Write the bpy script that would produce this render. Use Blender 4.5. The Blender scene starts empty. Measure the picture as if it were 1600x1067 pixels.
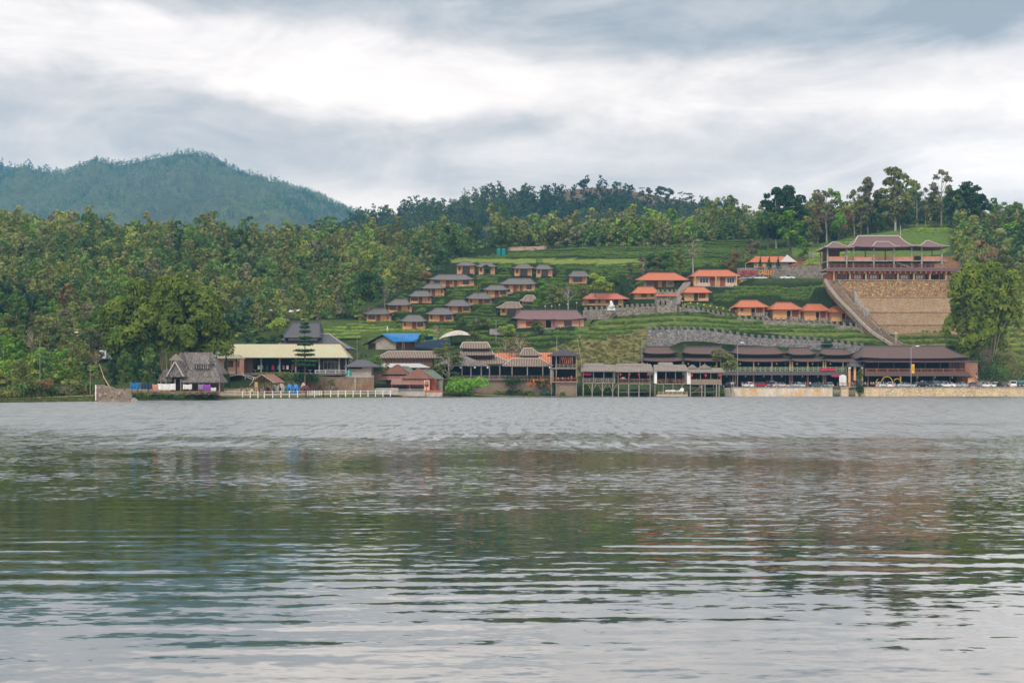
import bpy, math, random
import numpy as np
from mathutils import Vector, noise as mnoise

S = bpy.context.scene
C = S.collection
R = math.radians
# ------------------------------------------------------------------ camera
EYE, YH, F = 3.2, 600.0, 2000.0        # eye height over the lake; horizon row; focal length (on a 1600 px wide frame)
cd = bpy.data.cameras.new('camera'); cam = bpy.data.objects.new('camera', cd); C.objects.link(cam)
cam.location = (0, 0, EYE); cam.rotation_euler = (R(90), 0, 0)
cd.sensor_width = 36; cd.lens = 36 * F / 1600; cd.shift_y = 66.5 / 1600
cd.clip_start = 0.5; cd.clip_end = 20000
S.camera = cam
# ------------------------------------------------------------------ sky
SUN_EL, SUN_AZ = 48, 205               # degrees; azimuth clockwise from +Y (behind the camera, a little left)
w = bpy.data.worlds.new('World'); S.world = w; w.use_nodes = True
nt = w.node_tree; N = nt.nodes; L = nt.links; N.clear()
def nd(t, **k):
    n = N.new(t)
    for a, b in k.items(): setattr(n, a, b)
    return n
def mth(op, a, b=None, c=None, clamp=False):
    n = N.new('ShaderNodeMath'); n.operation = op; n.use_clamp = clamp
    for i, v in enumerate((a, b, c)):
        if v is None: continue
        if hasattr(v, 'is_linked'): L.new(v, n.inputs[i])
        else: n.inputs[i].default_value = v
    return n.outputs[0]
def ramp(fac, stops, interp='EASE'):
    n = N.new('ShaderNodeValToRGB'); cr = n.color_ramp; cr.interpolation = interp
    while len(cr.elements) < len(stops): cr.elements.new(0.5)
    for e, (p, c) in zip(cr.elements, stops):
        e.position = p; e.color = (c, c, c, 1) if not isinstance(c, tuple) else (*c, 1)
    L.new(fac, n.inputs[0]); return n.outputs[0]
def noi(vec, scale, detail=4, rough=.5, dist=0):
    n = N.new('ShaderNodeTexNoise'); n.inputs['Scale'].default_value = scale; n.inputs['Detail'].default_value = detail
    n.inputs['Roughness'].default_value = rough; n.inputs['Distortion'].default_value = dist
    L.new(vec, n.inputs['Vector']); return n
def mixc(fac, a, b, mode='MIX'):
    n = N.new('ShaderNodeMix'); n.data_type = 'RGBA'; n.blend_type = mode
    for i, v in ((0, fac), (6, a), (7, b)):
        if hasattr(v, 'is_linked'): L.new(v, n.inputs[i])
        else: n.inputs[i].default_value = v if i == 0 else (*v, 1)
    return n.outputs[2]
sky = nd('ShaderNodeTexSky', sky_type='NISHITA', sun_disc=False)
sky.sun_elevation = R(SUN_EL); sky.sun_rotation = R(SUN_AZ)
b1 = nd('ShaderNodeBackground'); b1.inputs[1].default_value = 0.08; L.new(sky.outputs[0], b1.inputs[0])
tc = nd('ShaderNodeTexCoord'); sp = nd('ShaderNodeSeparateXYZ'); L.new(tc.outputs['Generated'], sp.inputs[0])
az = mth('ARCTAN2', sp.outputs[0], sp.outputs[1]); el = mth('ARCSINE', sp.outputs[2])
def dirvec(sa, se, off=0):
    c = nd('ShaderNodeCombineXYZ'); L.new(mth('MULTIPLY', az, sa), c.inputs[0]); L.new(mth('MULTIPLY', el, se), c.inputs[1])
    c.inputs[2].default_value = off; return c.outputs[0]
n1 = noi(dirvec(3, 9, 1.7), 1.0, 3, .5, .3)        # large bands bend
n2 = noi(dirvec(5, 26, 5.1), 1.0, 7, .58, .5)      # streaks
n3 = noi(dirvec(14, 30, 9.3), 1.0, 6, .6, .2)      # puffs
e2 = mth('ADD', el, mth('MULTIPLY', mth('SUBTRACT', n1.outputs[0], .5), .09))
e2 = mth('ADD', e2, mth('MULTIPLY', mth('SUBTRACT', n3.outputs[0], .5), .035))
#SKYBANDS
# the band of thin bright cloud lies a little lower towards the right
e3 = mth('SUBTRACT', e2, mth('MULTIPLY', az, -.05))
band = ramp(mth('MULTIPLY', e3, 1.0), [(0.0, .60), (.130, .66), (.160, .49), (.190, .52), (.222, .74), (.256, .66), (.280, .34), (.315, .26), (.40, .55), (.8, .85)])
def blob(a0, e0, sa, se):
    da = mth('DIVIDE', mth('SUBTRACT', az, a0), sa); de = mth('DIVIDE', mth('SUBTRACT', e2, e0), se)
    return mth('EXPONENT', mth('MULTIPLY', mth('ADD', mth('MULTIPLY', da, da), mth('MULTIPLY', de, de)), -1))
n4 = noi(dirvec(6, 17, 3.3), 1.0, 10, .60, 1.1)       # billows
n5 = noi(dirvec(24, 60, 7.7), 1.0, 6, .6, .6)        # torn edges
v = mth('ADD', band, mth('MULTIPLY', mth('SUBTRACT', n2.outputs[0], .5), .35))
v = mth('ADD', v, mth('MULTIPLY', mth('SUBTRACT', n4.outputs[0], .5), .62))
v = mth('ADD', v, mth('MULTIPLY', mth('SUBTRACT', n5.outputs[0], .5), .14))
v = mth('ADD', v, mth('MULTIPLY', mth('SUBTRACT', n3.outputs[0], .5), .22))
v = mth('ADD', v, mth('MULTIPLY', blob(-.12, .240, .16, .035), .15))
v = mth('ADD', v, mth('MULTIPLY', blob(.40, .165, .14, .03), .26))
v = mth('ADD', v, mth('MULTIPLY', blob(.30, .262, .30, .022), -.16))
v = mth('ADD', v, mth('MULTIPLY', blob(-.28, .20, .18, .03), -.05))
v = mth('ADD', v, mth('MULTIPLY', blob(-.12, .145, .10, .02), .12))
v = mth('MINIMUM', mth('MAXIMUM', v, .2), 1.02)
tint = ramp(v, [(.2, (.27, .305, .34)), (.33, (.365, .40, .435)), (.5, (.54, .545, .56)), (.7, (.76, .75, .75)), (1.0, (1.06, 1.02, .985))], 'LINEAR')
low = ramp(el, [(0.0, (1.17, 1.03, .89)), (.20, (1.13, 1.01, .91)), (.34, (1.07, 1.0, .95)), (.6, (1, 1, 1))], 'LINEAR')      # warm tint low in the sky offsets the blue of the haze
b2 = nd('ShaderNodeBackground'); b2.inputs[1].default_value = 1.06; L.new(mixc(1.0, tint, low, 'MULTIPLY'), b2.inputs[0])
mx = nd('ShaderNodeMixShader'); mx.inputs[0].default_value = .97; L.new(b1.outputs[0], mx.inputs[1]); L.new(b2.outputs[0], mx.inputs[2])
wo = nd('ShaderNodeOutputWorld'); L.new(mx.outputs[0], wo.inputs[0])
# ------------------------------------------------------------------ sun behind thin cloud
sl = bpy.data.lights.new('sun', 'SUN'); so = bpy.data.objects.new('sun', sl); C.objects.link(so)
sl.energy = 1.5; sl.angle = R(11); sl.color = (1, .955, .87)
sd = Vector((math.sin(R(SUN_AZ)) * math.cos(R(SUN_EL)), math.cos(R(SUN_AZ)) * math.cos(R(SUN_EL)), math.sin(R(SUN_EL))))
so.rotation_euler = sd.to_track_quat('Z', 'Y').to_euler(); so.location = (0, -50, 300)
S.view_settings.view_transform = 'Standard'; S.view_settings.look = 'None'
S.view_settings.exposure = 0.45; S.view_settings.gamma = 1
S.render.engine = 'CYCLES'
S.cycles.max_bounces = 5; S.cycles.diffuse_bounces = 2; S.cycles.glossy_bounces = 3; S.cycles.transmission_bounces = 2
S.cycles.volume_bounces = 1; S.cycles.transparent_max_bounces = 6; S.cycles.use_denoising = True

# ------------------------------------------------------------------ helpers
def X(px, D): return (px - 800) * D / F
def Z(py, D): return EYE + (YH - py) * D / F
def PX(x, D): return 800 + x * F / D
def PY(z, D): return YH - (z - EYE) * F / D

class MB:
    def __init__(s): s.v = []; s.f = []
    def add(s, vs, fs):
        o = len(s.v); s.v += [tuple(p) for p in vs]; s.f += [tuple(i + o for i in f) for f in fs]; return s
    def box(s, x0, x1, y0, y1, z0, z1):
        return s.add([(x0,y0,z0),(x1,y0,z0),(x1,y1,z0),(x0,y1,z0),(x0,y0,z1),(x1,y0,z1),(x1,y1,z1),(x0,y1,z1)],
              [(0,3,2,1),(4,5,6,7),(0,1,5,4),(1,2,6,5),(2,3,7,6),(3,0,4,7)])
    def bar(s, p, q, t, t2=None):
        p = Vector(p); q = Vector(q); d = (q - p).normalized(); up = Vector((0, 0, 1)) if abs(d.z) < .95 else Vector((0, 1, 0))
        a = d.cross(up).normalized() * t / 2; b = a.cross(d).normalized() * (t2 or t) / 2
        vs = [p-a-b, p+a-b, p+a+b, p-a+b, q-a-b, q+a-b, q+a+b, q-a+b]
        return s.add(vs, [(0,3,2,1),(4,5,6,7),(0,1,5,4),(1,2,6,5),(2,3,7,6),(3,0,4,7)])
    def tube(s, pts, rs, n=6):
        o = len(s.v); pts = [Vector(p) for p in pts]
        for i, p in enumerate(pts):
            d = (pts[min(i + 1, len(pts) - 1)] - pts[max(i - 1, 0)]).normalized()
            a = d.cross(Vector((0, 1, 0)) if abs(d.y) < .9 else Vector((1, 0, 0))).normalized(); b = d.cross(a)
            for k in range(n):
                t = 2 * math.pi * k / n; s.v.append(tuple(p + (a * math.cos(t) + b * math.sin(t)) * rs[i]))
        for i in range(len(pts) - 1):
            for k in range(n):
                s.f.append((o + i*n + k, o + i*n + (k+1) % n, o + (i+1)*n + (k+1) % n, o + (i+1)*n + k))
        s.f.append(tuple(o + k for k in range(n))[::-1]); s.f.append(tuple(o + (len(pts)-1)*n + k for k in range(n)))
        return s
    def prism(s, outline, y0, y1):       # outline in x,z
        n = len(outline)
        vs = [(x, y0, z) for x, z in outline] + [(x, y1, z) for x, z in outline]
        return s.add(vs, [tuple(range(n)), tuple(range(2*n-1, n-1, -1))] + [(i, i+n, (i+1) % n + n, (i+1) % n) for i in range(n)])
    def ball(s, c, r, n=8, m=6, sz=1):
        o = len(s.v)
        for i in range(m + 1):
            t = math.pi * i / m
            for k in range(n):
                p = 2 * math.pi * k / n
                s.v.append((c[0] + r*math.sin(t)*math.cos(p), c[1] + r*math.sin(t)*math.sin(p), c[2] + r*sz*math.cos(t)))
        for i in range(m):
            for k in range(n): s.f.append((o+i*n+k, o+(i+1)*n+k, o+(i+1)*n+(k+1) % n, o+i*n+(k+1) % n))
        return s

def newobj(name, data, parent=None, loc=(0, 0, 0)):
    o = bpy.data.objects.new(name, data); C.objects.link(o); o.location = loc
    if parent: o.parent = parent
    return o
def meshobj(name, mb, mat, parent=None, origin=(0, 0, 0), smooth=False):
    me = bpy.data.meshes.new(name); ox, oy, oz = origin
    me.from_pydata([(x-ox, y-oy, z-oz) for x, y, z in mb.v], [], mb.f); me.materials.append(mat)
    if smooth: me.polygons.foreach_set('use_smooth', [True] * len(me.polygons))
    return newobj(name, me, parent)
def tag(o, label=None, cat=None, group=None, kind=None):
    if label:
        assert 4 <= len(label.split()) <= 16, label
        o['label'] = label
    if cat: o['category'] = cat
    if group: o['group'] = group
    if kind: o['kind'] = kind
    return o
class Thing:
    """an Empty at the thing's base; part() takes shapes in world coordinates"""
    def __init__(s, name, label, cat, loc, group=None):
        s.o = newobj(name, None, None, loc); s.o.empty_display_size = .5; s.loc = loc; tag(s.o, label, cat, group, 'thing')
    def part(s, name, mb, mat, parent=None, label=None, smooth=False):
        o = meshobj(name, mb, mat, parent or s.o, s.loc, smooth)
        if label: o['label'] = label
        return o
def single(name, mb, mat, label, cat, loc, group=None, smooth=False):
    o = meshobj(name, mb, mat, None, loc, smooth); o.location = loc; return tag(o, label, cat, group)
def copy_tree(o, parent=None):
    c = o.copy(); C.objects.link(c); c.parent = parent
    for ch in list(o.children): copy_tree(ch, c)
    return c
def fastmesh(name, verts, nper, mat, attr=None, smooth=False):
    """faces of nper consecutive vertices each"""
    verts = np.asarray(verts, dtype=np.float32).reshape(-1, 3); nv = len(verts); nf = nv // nper
    me = bpy.data.meshes.new(name); me.vertices.add(nv); me.vertices.foreach_set('co', verts.ravel())
    me.loops.add(nv); me.loops.foreach_set('vertex_index', np.arange(nv, dtype=np.int32))
    me.polygons.add(nf); me.polygons.foreach_set('loop_start', np.arange(0, nv, nper, dtype=np.int32))
    if attr is not None:
        a = me.color_attributes.new('tint', 'FLOAT_COLOR', 'POINT')
        col = np.ones((nv, 4), dtype=np.float32); col[:, :3] = np.repeat(attr, nper, axis=0) if len(attr) != nv else attr
        a.data.foreach_set('color', col.ravel())
    me.update(calc_edges=True); me.materials.append(mat)
    if smooth: me.polygons.foreach_set('use_smooth', [True] * nf)
    return me

# ------------------------------------------------------------------ materials
MATS = {}
def mat(name, c1, c2=None, scale=2.0, rough=.85, bump=0.0, stretch=(1, 1, 1), kind='noise', c3=None, spec=.3, lo=.35, hi=.65, var=0, fine=0.0, world=False, metal=0):
    """Principled with procedural colour: noise / cells (stones) / stripes (tiles, planks)"""
    m = bpy.data.materials.new(name); m.use_nodes = True; t = m.node_tree; n = t.nodes; l = t.links
    b = n['Principled BSDF']; b.inputs['Roughness'].default_value = rough; b.inputs['Specular IOR Level'].default_value = spec; b.inputs['Metallic'].default_value = metal
    MATS[name] = m
    if c2 is None: c2 = tuple(x * .8 for x in c1)
    if world: tcn = n.new('ShaderNodeNewGeometry'); src = tcn.outputs['Position']
    else: tcn = n.new('ShaderNodeTexCoord'); src = tcn.outputs['Object']
    mp = n.new('ShaderNodeMapping'); mp.inputs['Scale'].default_value = stretch; l.new(src, mp.inputs[0])
    cr = n.new('ShaderNodeValToRGB'); cr.color_ramp.elements[0].position = lo; cr.color_ramp.elements[1].position = hi
    cr.color_ramp.elements[0].color = (*c2, 1); cr.color_ramp.elements[1].color = (*c1, 1)
    if kind == 'noise':
        x = n.new('ShaderNodeTexNoise'); x.inputs['Scale'].default_value = scale; x.inputs['Detail'].default_value = 5; x.inputs['Roughness'].default_value = .65
        out = x.outputs['Fac']
    elif kind == 'cells':
        x = n.new('ShaderNodeTexVoronoi'); x.inputs['Scale'].default_value = scale; x.feature = 'F1'
        xx = n.new('ShaderNodeTexVoronoi'); xx.inputs['Scale'].default_value = scale; xx.feature = 'DISTANCE_TO_EDGE'; l.new(mp.outputs[0], xx.inputs['Vector'])
        sepc = n.new('ShaderNodeSeparateColor'); l.new(x.outputs['Color'], sepc.inputs[0]); out = sepc.outputs[0]
        cr.color_ramp.elements[0].position = 0; cr.color_ramp.elements[1].position = 1
    else:
        x = n.new('ShaderNodeTexWave'); x.inputs['Scale'].default_value = scale; x.bands_direction = 'X'; x.inputs['Distortion'].default_value = .6
        x.inputs['Detail'].default_value = 3; x.inputs['Detail Scale'].default_value = 2; out = x.outputs['Fac']
    l.new(mp.outputs[0], x.inputs['Vector']); l.new(out, cr.inputs[0]); col = cr.outputs[0]
    def mix(fac, a, bb, mode='MIX'):
        q = n.new('ShaderNodeMix'); q.data_type = 'RGBA'; q.blend_type = mode
        for i, v in ((0, fac), (6, a), (7, bb)):
            if hasattr(v, 'is_linked'): l.new(v, q.inputs[i])
            else: q.inputs[i].default_value = v if i == 0 else (*v, 1)
        return q.outputs[2]
    if kind == 'cells':
        mr = n.new('ShaderNodeMapRange'); mr.inputs[1].default_value = 0; mr.inputs[2].default_value = .12; l.new(xx.outputs['Distance'], mr.inputs[0])
        col = mix(mr.outputs[0], tuple(v * .55 for v in c2), col)
    if c3 is not None:                              # large weathering patches
        y = n.new('ShaderNodeTexNoise'); y.inputs['Scale'].default_value = .35; y.inputs['Detail'].default_value = 6; y.inputs['Roughness'].default_value = .7
        l.new(src, y.inputs['Vector'])
        mr = n.new('ShaderNodeMapRange'); mr.inputs[1].default_value = .45; mr.inputs[2].default_value = .65; l.new(y.outputs['Fac'], mr.inputs[0])
        col = mix(mr.outputs[0], col, c3)
    if fine:
        y = n.new('ShaderNodeTexNoise'); y.inputs['Scale'].default_value = 2.2; y.inputs['Detail'].default_value = 6; y.inputs['Roughness'].default_value = .8
        l.new(src, y.inputs['Vector'])
        mr = n.new('ShaderNodeMapRange'); mr.inputs[1].default_value = .3; mr.inputs[2].default_value = .7; mr.inputs[3].default_value = 1 - fine; mr.inputs[4].default_value = 1 + fine * .6
        l.new(y.outputs['Fac'], mr.inputs[0]); hs = n.new('ShaderNodeHueSaturation'); l.new(mr.outputs[0], hs.inputs['Value']); l.new(col, hs.inputs['Color']); col = hs.outputs[0]
    if var:
        oi = n.new('ShaderNodeObjectInfo'); mr = n.new('ShaderNodeMapRange'); mr.inputs[3].default_value = 1 - var; mr.inputs[4].default_value = 1 + var
        l.new(oi.outputs['Random'], mr.inputs[0]); hs = n.new('ShaderNodeHueSaturation'); l.new(mr.outputs[0], hs.inputs['Value']); l.new(col, hs.inputs['Color']); col = hs.outputs[0]
    l.new(col, b.inputs['Base Color'])
    if bump:
        bp = n.new('ShaderNodeBump'); bp.inputs['Strength'].default_value = bump; bp.inputs['Distance'].default_value = .1; l.new(out, bp.inputs['Height']); l.new(bp.outputs[0], b.inputs['Normal'])
    return m
def leafmat(name, c1=None, c2=None, trans=.25, var=.25, ns=.8):
    """foliage: each leaf clump takes a tone by its position; colour from the plant itself or its 'tint' attribute"""
    m = bpy.data.materials.new(name); m.use_nodes = True; t = m.node_tree; n = t.nodes; l = t.links; n.clear(); MATS[name] = m
    out = n.new('ShaderNodeOutputMaterial'); df = n.new('ShaderNodeBsdfDiffuse'); tr = n.new('ShaderNodeBsdfTranslucent'); mx = n.new('ShaderNodeMixShader')
    mx.inputs[0].default_value = trans; l.new(df.outputs[0], mx.inputs[1]); l.new(tr.outputs[0], mx.inputs[2]); l.new(mx.outputs[0], out.inputs[0])
    tcn = n.new('ShaderNodeTexCoord'); no = n.new('ShaderNodeTexNoise'); no.inputs['Scale'].default_value = ns; no.inputs['Detail'].default_value = 6; no.inputs['Roughness'].default_value = .75
    l.new(tcn.outputs['Object'], no.inputs['Vector'])
    cr = n.new('ShaderNodeMapRange'); cr.inputs[1].default_value = .36; cr.inputs[2].default_value = .64; l.new(no.outputs['Fac'], cr.inputs[0])
    mc = n.new('ShaderNodeMix'); mc.data_type = 'RGBA'; l.new(cr.outputs[0], mc.inputs[0])
    if c1 is None:
        at = n.new('ShaderNodeAttribute'); at.attribute_name = 'tint'
        hs0 = n.new('ShaderNodeHueSaturation'); hs0.inputs['Hue'].default_value = .515; hs0.inputs['Value'].default_value = .72; l.new(at.outputs['Color'], hs0.inputs['Color'])
        hs1 = n.new('ShaderNodeHueSaturation'); hs1.inputs['Hue'].default_value = .49; hs1.inputs['Value'].default_value = 1.25; l.new(at.outputs['Color'], hs1.inputs['Color'])
        l.new(hs0.outputs[0], mc.inputs[6]); l.new(hs1.outputs[0], mc.inputs[7])
    else:
        mc.inputs[6].default_value = (*c2, 1); mc.inputs[7].default_value = (*c1, 1)
    oi = n.new('ShaderNodeObjectInfo'); mr = n.new('ShaderNodeMapRange'); mr.inputs[3].default_value = 1 - var; mr.inputs[4].default_value = 1 + var; l.new(oi.outputs['Random'], mr.inputs[0])
    hs = n.new('ShaderNodeHueSaturation'); l.new(mr.outputs[0], hs.inputs['Value']); l.new(mc.outputs[2], hs.inputs['Color'])
    l.new(hs.outputs[0], df.inputs[0]); l.new(hs.outputs[0], tr.inputs[0]); return m

mat('grey_thatch', (.215,.195,.185), (.095,.088,.085), 3, .95, .6, (1,1,3), fine=.35)
mat('old_thatch', (.30,.265,.245), (.06,.052,.05), 1.6, .95, .8, (3,1,1), fine=.6, c3=(.14,.12,.11))
mat('hut_thatch', (.34,.295,.26), (.14,.115,.10), 4, .95, .8, (2,1,2), fine=.4)
mat('brown_tile', (.155,.098,.082), (.09,.055,.048), .9, .7, .3, (1,1,1), 'wave', fine=.25)
mat('purple_tile', (.23,.135,.135), (.14,.08,.08), .9, .7, .3, kind='wave', fine=.25)
mat('dark_roof', (.12,.11,.125), (.07,.065,.075), .9, .6, .3, kind='wave', fine=.2)
mat('orange_tile', (.62,.20,.09), (.38,.105,.05), .9, .65, .3, kind='wave', fine=.35, c3=(.50,.13,.06))
mat('red_tile', (.55,.17,.10), (.36,.10,.06), .9, .65, .3, kind='wave', fine=.35)
mat('barrel_tile', (.38,.29,.225), (.10,.065,.05), .72, .9, .6, kind='wave', fine=.4, lo=.45, hi=.75)
mat('orange_barrel', (.75,.30,.15), (.35,.11,.06), .72, .9, .5, kind='wave', fine=.4)
mat('rust_roof', (.33,.16,.115), (.19,.085,.065), .9, .7, .2, kind='wave', fine=.4, c3=(.30,.17,.13))
mat('green_roof', (.16,.22,.17), (.11,.15,.12), .9, .6, .2, kind='wave', fine=.2)
mat('cream_roof', (.50,.43,.26), (.42,.37,.24), .5, .6, .1, kind='wave', fine=.1, c3=(.43,.46,.32))
mat('sheet_metal', (.50,.50,.50), (.34,.34,.35), .9, .5, .2, kind='wave', fine=.2)
mat('blue_tarp', (.03,.25,.60), (.02,.18,.50), 1.2, .45, .4, fine=.2)
mat('white_tarp', (.60,.55,.49), (.36,.32,.27), 1.2, .6, .5)
mat('ridge_pale', (.52,.47,.44), None, 3, .8)
mat('orange_wall', (.80,.42,.20), (.70,.35,.165), .7, .9, fine=.1, c3=(.74,.44,.25))
mat('ochre_wall', (.66,.42,.20), (.58,.35,.17), .7, .9, fine=.12, c3=(.70,.47,.26))
mat('pink_wall', (.80,.43,.31), (.72,.37,.27), .7, .9, fine=.1)
mat('brick_red', (.42,.15,.075), (.33,.11,.06), 1.5, .9, fine=.25)
mat('coral_band', (.62,.30,.20), (.50,.23,.16), 1.5, .9, fine=.25)
mat('white_paint', (.80,.79,.77), (.66,.65,.63), 2, .6)
mat('concrete', (.42,.39,.35), (.27,.25,.22), 1.2, .9, .2, fine=.3)
mat('pale_render', (.52,.46,.40), (.34,.29,.25), .8, .9, .2, fine=.3, c3=(.38,.33,.28))
mat('grey_stone', (.40,.375,.36), (.17,.16,.155), 2.2, .95, .5, kind='cells', fine=.35)
mat('warm_stone', (.46,.40,.34), (.20,.17,.145), 2.2, .95, .5, kind='cells', fine=.35)
mat('ruin_stone', (.42,.33,.26), (.18,.135,.105), 1.6, .95, .5, kind='cells', fine=.45, c3=(.30,.24,.20))
mat('rubble', (.60,.39,.20), (.27,.165,.09), 1.9, .95, .5, kind='cells', fine=.3)
mat('tier_stone', (.68,.46,.28), (.42,.27,.16), 2.6, .95, .4, (1,1,2.2), 'cells', fine=.5, c3=(.50,.38,.27))
mat('quay_stone', (.70,.57,.39), (.50,.37,.23), 1.3, .9, .3, (1,1,2), 'cells', fine=.4, c3=(.66,.50,.31))
mat('quay_render', (.66,.60,.52), (.52,.44,.35), .8, .9, .2, (1,1,.25), fine=.35, c3=(.60,.36,.15))
mat('bank_wall', (.33,.25,.18), (.20,.14,.095), .9, .95, .3, (1,1,.5), fine=.35, c3=(.25,.13,.07))
mat('dark_wood', (.10,.065,.045), (.045,.03,.022), 2, .8, .3, (6,6,1), fine=.3)
mat('brown_wood', (.24,.13,.085), (.13,.07,.045), 2, .8, .3, (5,5,1), fine=.3)
mat('red_wood', (.33,.09,.05), (.22,.06,.035), 2, .7, .2, (5,5,1))
mat('grey_wood', (.36,.31,.26), (.18,.15,.125), 2.2, .9, .4, (6,6,1), fine=.35)
mat('plank_wall', (.36,.27,.20), (.17,.12,.085), 1.1, .9, .4, kind='wave', fine=.35)
mat('rail_red', (.42,.20,.14), (.30,.13,.09), 2, .7)
mat('rail_green', (.42,.50,.36), (.32,.38,.27), 2, .7)
mat('gold_post', (.55,.36,.18), (.40,.25,.12), 2, .7)
mat('interior_shade', (.022,.018,.017), (.009,.008,.008), 1.2, .9)  # near black colour stands in for the shade inside rooms and openings
mat('glass', (.03,.035,.04), (.02,.02,.025), 1, .12, spec=.6)
mat('frame_grey', (.50,.47,.44), None, 2, .6)
mat('lantern_red', (.65,.03,.05), (.5,.02,.03), 3, .5)
mat('lantern_orange', (.95,.45,.13), (.8,.3,.06), 3, .5)
mat('red_cloth', (.62,.02,.08), (.5,.015,.06), 2, .7)
mat('metal_grey', (.45,.45,.46), (.35,.35,.36), 3, .4, metal=.3)
mat('lamp_white', (.85,.85,.82), None, 3, .3)
mat('yellow_sign', (.80,.50,.04), (.72,.42,.03), 2, .5)
mat('teal', (.015,.26,.24), (.01,.20,.18), 2, .5)
mat('tyre', (.02,.02,.02), None, 5, .8)
mat('bamboo_wood', (.52,.44,.30), (.36,.29,.19), 3, .7)
mat('bark', (.20,.16,.12), (.10,.08,.06), 3, .95, .4, (4,4,1), fine=.3)
mat('pale_bark', (.50,.45,.38), (.30,.26,.21), 3, .9, .3, (4,4,1), fine=.3)
leafmat('leaf_tint', var=0)
LEAF = {'dark': ((.072,.140,.047), (.033,.072,.030)), 'green': ((.170,.269,.063), (.072,.137,.040)), 'olive': ((.250,.269,.085), (.125,.144,.052)),
        'lime': ((.440,.520,.090), (.200,.279,.056)), 'blue': ((.100,.200,.100), (.051,.109,.063)), 'rusty': ((.342,.229,.105), (.170,.120,.061)), 'grey': ((.279,.260,.149), (.160,.149,.090)),
        'bright': ((.229,.421,.056), (.109,.229,.036)), 'flower': ((1.087,.382,.100), (.900,.160,.061)), 'blossom': ((1.099,.999,.839), (.399,.481,.239))}
for k, (a, b) in LEAF.items(): leafmat('leaf_' + k, a, b)
leafmat('leaf_bamboo_dark', (.22,.28,.045), (.038,.074,.018), .2, 0, .3)  # brighter yellow tone paints lit highlights into the plumes
leafmat('leaf_bamboo_light', (.25,.29,.035), (.075,.135,.02), .2, 0, .3)
leafmat('tea', (.115,.175,.036), (.048,.082,.022), .1, .15)
leafmat('tea_pale', (.24,.32,.06), (.10,.16,.035), .1, .15)
# ------------------------------------------------------------------ terrain: profiles of the hillside along bearings from the lake
PROF = {
-400: [(195,634),(200,627),(225,620),(300,560),(400,460),(520,355),(600,345),(760,372),(900,420)],
0:    [(220.5,629),(221.5,625.6),(225,623.6),(229,622.8),(234,621.8),(246,617),(300,560),(400,460),(520,374),(570,366),(700,385),(900,425)],
150:  [(237,627),(238,621),(241,618.2),(245,617),(262,612),(310,565),(400,475),(520,392),(580,375),(700,395),(900,425)],
205:  [(251,625.5),(253,621),(258,618),(275,614),(312,565),(400,480),(500,404),(580,375),(700,400),(900,425)],
340:  [(267,624),(268.5,619.5),(276,617.5),(300,613),(312,604),(325,585),(345,578),(368,545),(410,495),(450,458),(500,418),(580,378),(700,400),(900,425)],
480:  [(290,622),(291.5,619),(300,613.5),(312,610),(313,588),(345,580),(366,560),(384,532),(410,502),(440,472),(500,422),(580,385),(640,382),(760,400),(900,425)],
605:  [(312,620.5),(313.5,617),(320,612),(322,606),(340,596),(352,572),(366,552),(384,532),(400,515),(430,487),(460,460),(500,430),(560,398),(620,382),(760,400),(900,425)],
700:  [(320,620.2),(321.5,618),(328,614),(342,600),(352,575),(372,548),(392,528),(412,508),(435,486),(460,464),(490,440),(530,415),(590,390),(640,380),(760,400),(900,425)],
800:  [(324,620),(325.5,618.9),(333,616.8),(338,606),(345,600),(356,570),(372,546),(392,527),(412,508),(432,494),(456,470),(480,450),(505,424),(545,403),(600,388),(650,382),(760,400),(900,425)],
900:  [(328,619.6),(329.5,618.6),(335,616.6),(340,606),(348,595),(358,572),(374,548),(394,522),(412,500),(424,488),(440,477),(460,464),(490,436),(540,405),(600,386),(650,380),(760,400),(900,425)],
1000: [(332,619.4),(333.5,618.4),(338,612),(344,604),(350,601),(358,580),(374,547),(394,520),(410,499),(420,486),(432,474),(450,458),(480,437),(530,408),(600,384),(650,376),(760,400),(900,425)],
1100: [(336,619.2),(337.2,605.6),(342,605.6),(366,605.2),(368,560),(370,520),(392,503),(408,492),(412,487),(430,470),(446,454),(470,438),(500,420),(550,394),(610,370),(660,366),(760,400),(900,425)],
1200: [(337,619.1),(337.4,605.6),(342,605.6),(366,605.2),(368,560),(370,532),(392,517),(407,508),(411,500),(424,487),(440,466),(458,446),(460,437),(480,434.5),(483,418),(500,412),(540,398),(600,374),(650,364),(760,400),(900,425)],
1300: [(337,619.1),(337.4,605.6),(342,605.6),(366,605.2),(368,560),(370,538),(386,524),(399,514),(403,504),(424,490),(440,468),(456,446),(460,438),(480,435),(483,418),(500,404),(540,386),(600,362),(650,354),(760,400),(900,425)],
1390: [(337,619.1),(337.4,605.6),(342,605.6),(366,605.2),(369,560),(378,542),(392,526),(402,522),(408,500),(411,441),(440,438),(450,417),(480,396),(540,368),(580,354),(640,350),(760,400),(900,425)],
1480: [(337,619.1),(337.4,605.6),(342,605.6),(366,605.2),(370,560),(380,540),(394,524),(402,520),(408,495),(412,441),(440,438),(452,418),(480,394),(540,362),(580,352),(640,350),(760,400),(900,425)],
1560: [(337,619.1),(337.4,605.6),(342,605.6),(362,605.2),(376,575),(400,535),(430,490),(460,450),(500,412),(560,376),(620,358),(660,355),(760,400),(900,425)],
1700: [(337,619.1),(337.4,605.6),(342,605.6),(360,605.2),(374,580),(400,545),(440,490),(480,445),(540,395),(600,370),(660,360),(760,400),(900,425)],
2100: [(337,619.1),(337.4,605.6),(342,605.6),(360,605.2),(374,580),(400,545),(440,490),(480,445),(540,395),(600,370),(660,360),(760,400),(900,425)],
}
US = sorted(PROF)
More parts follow.
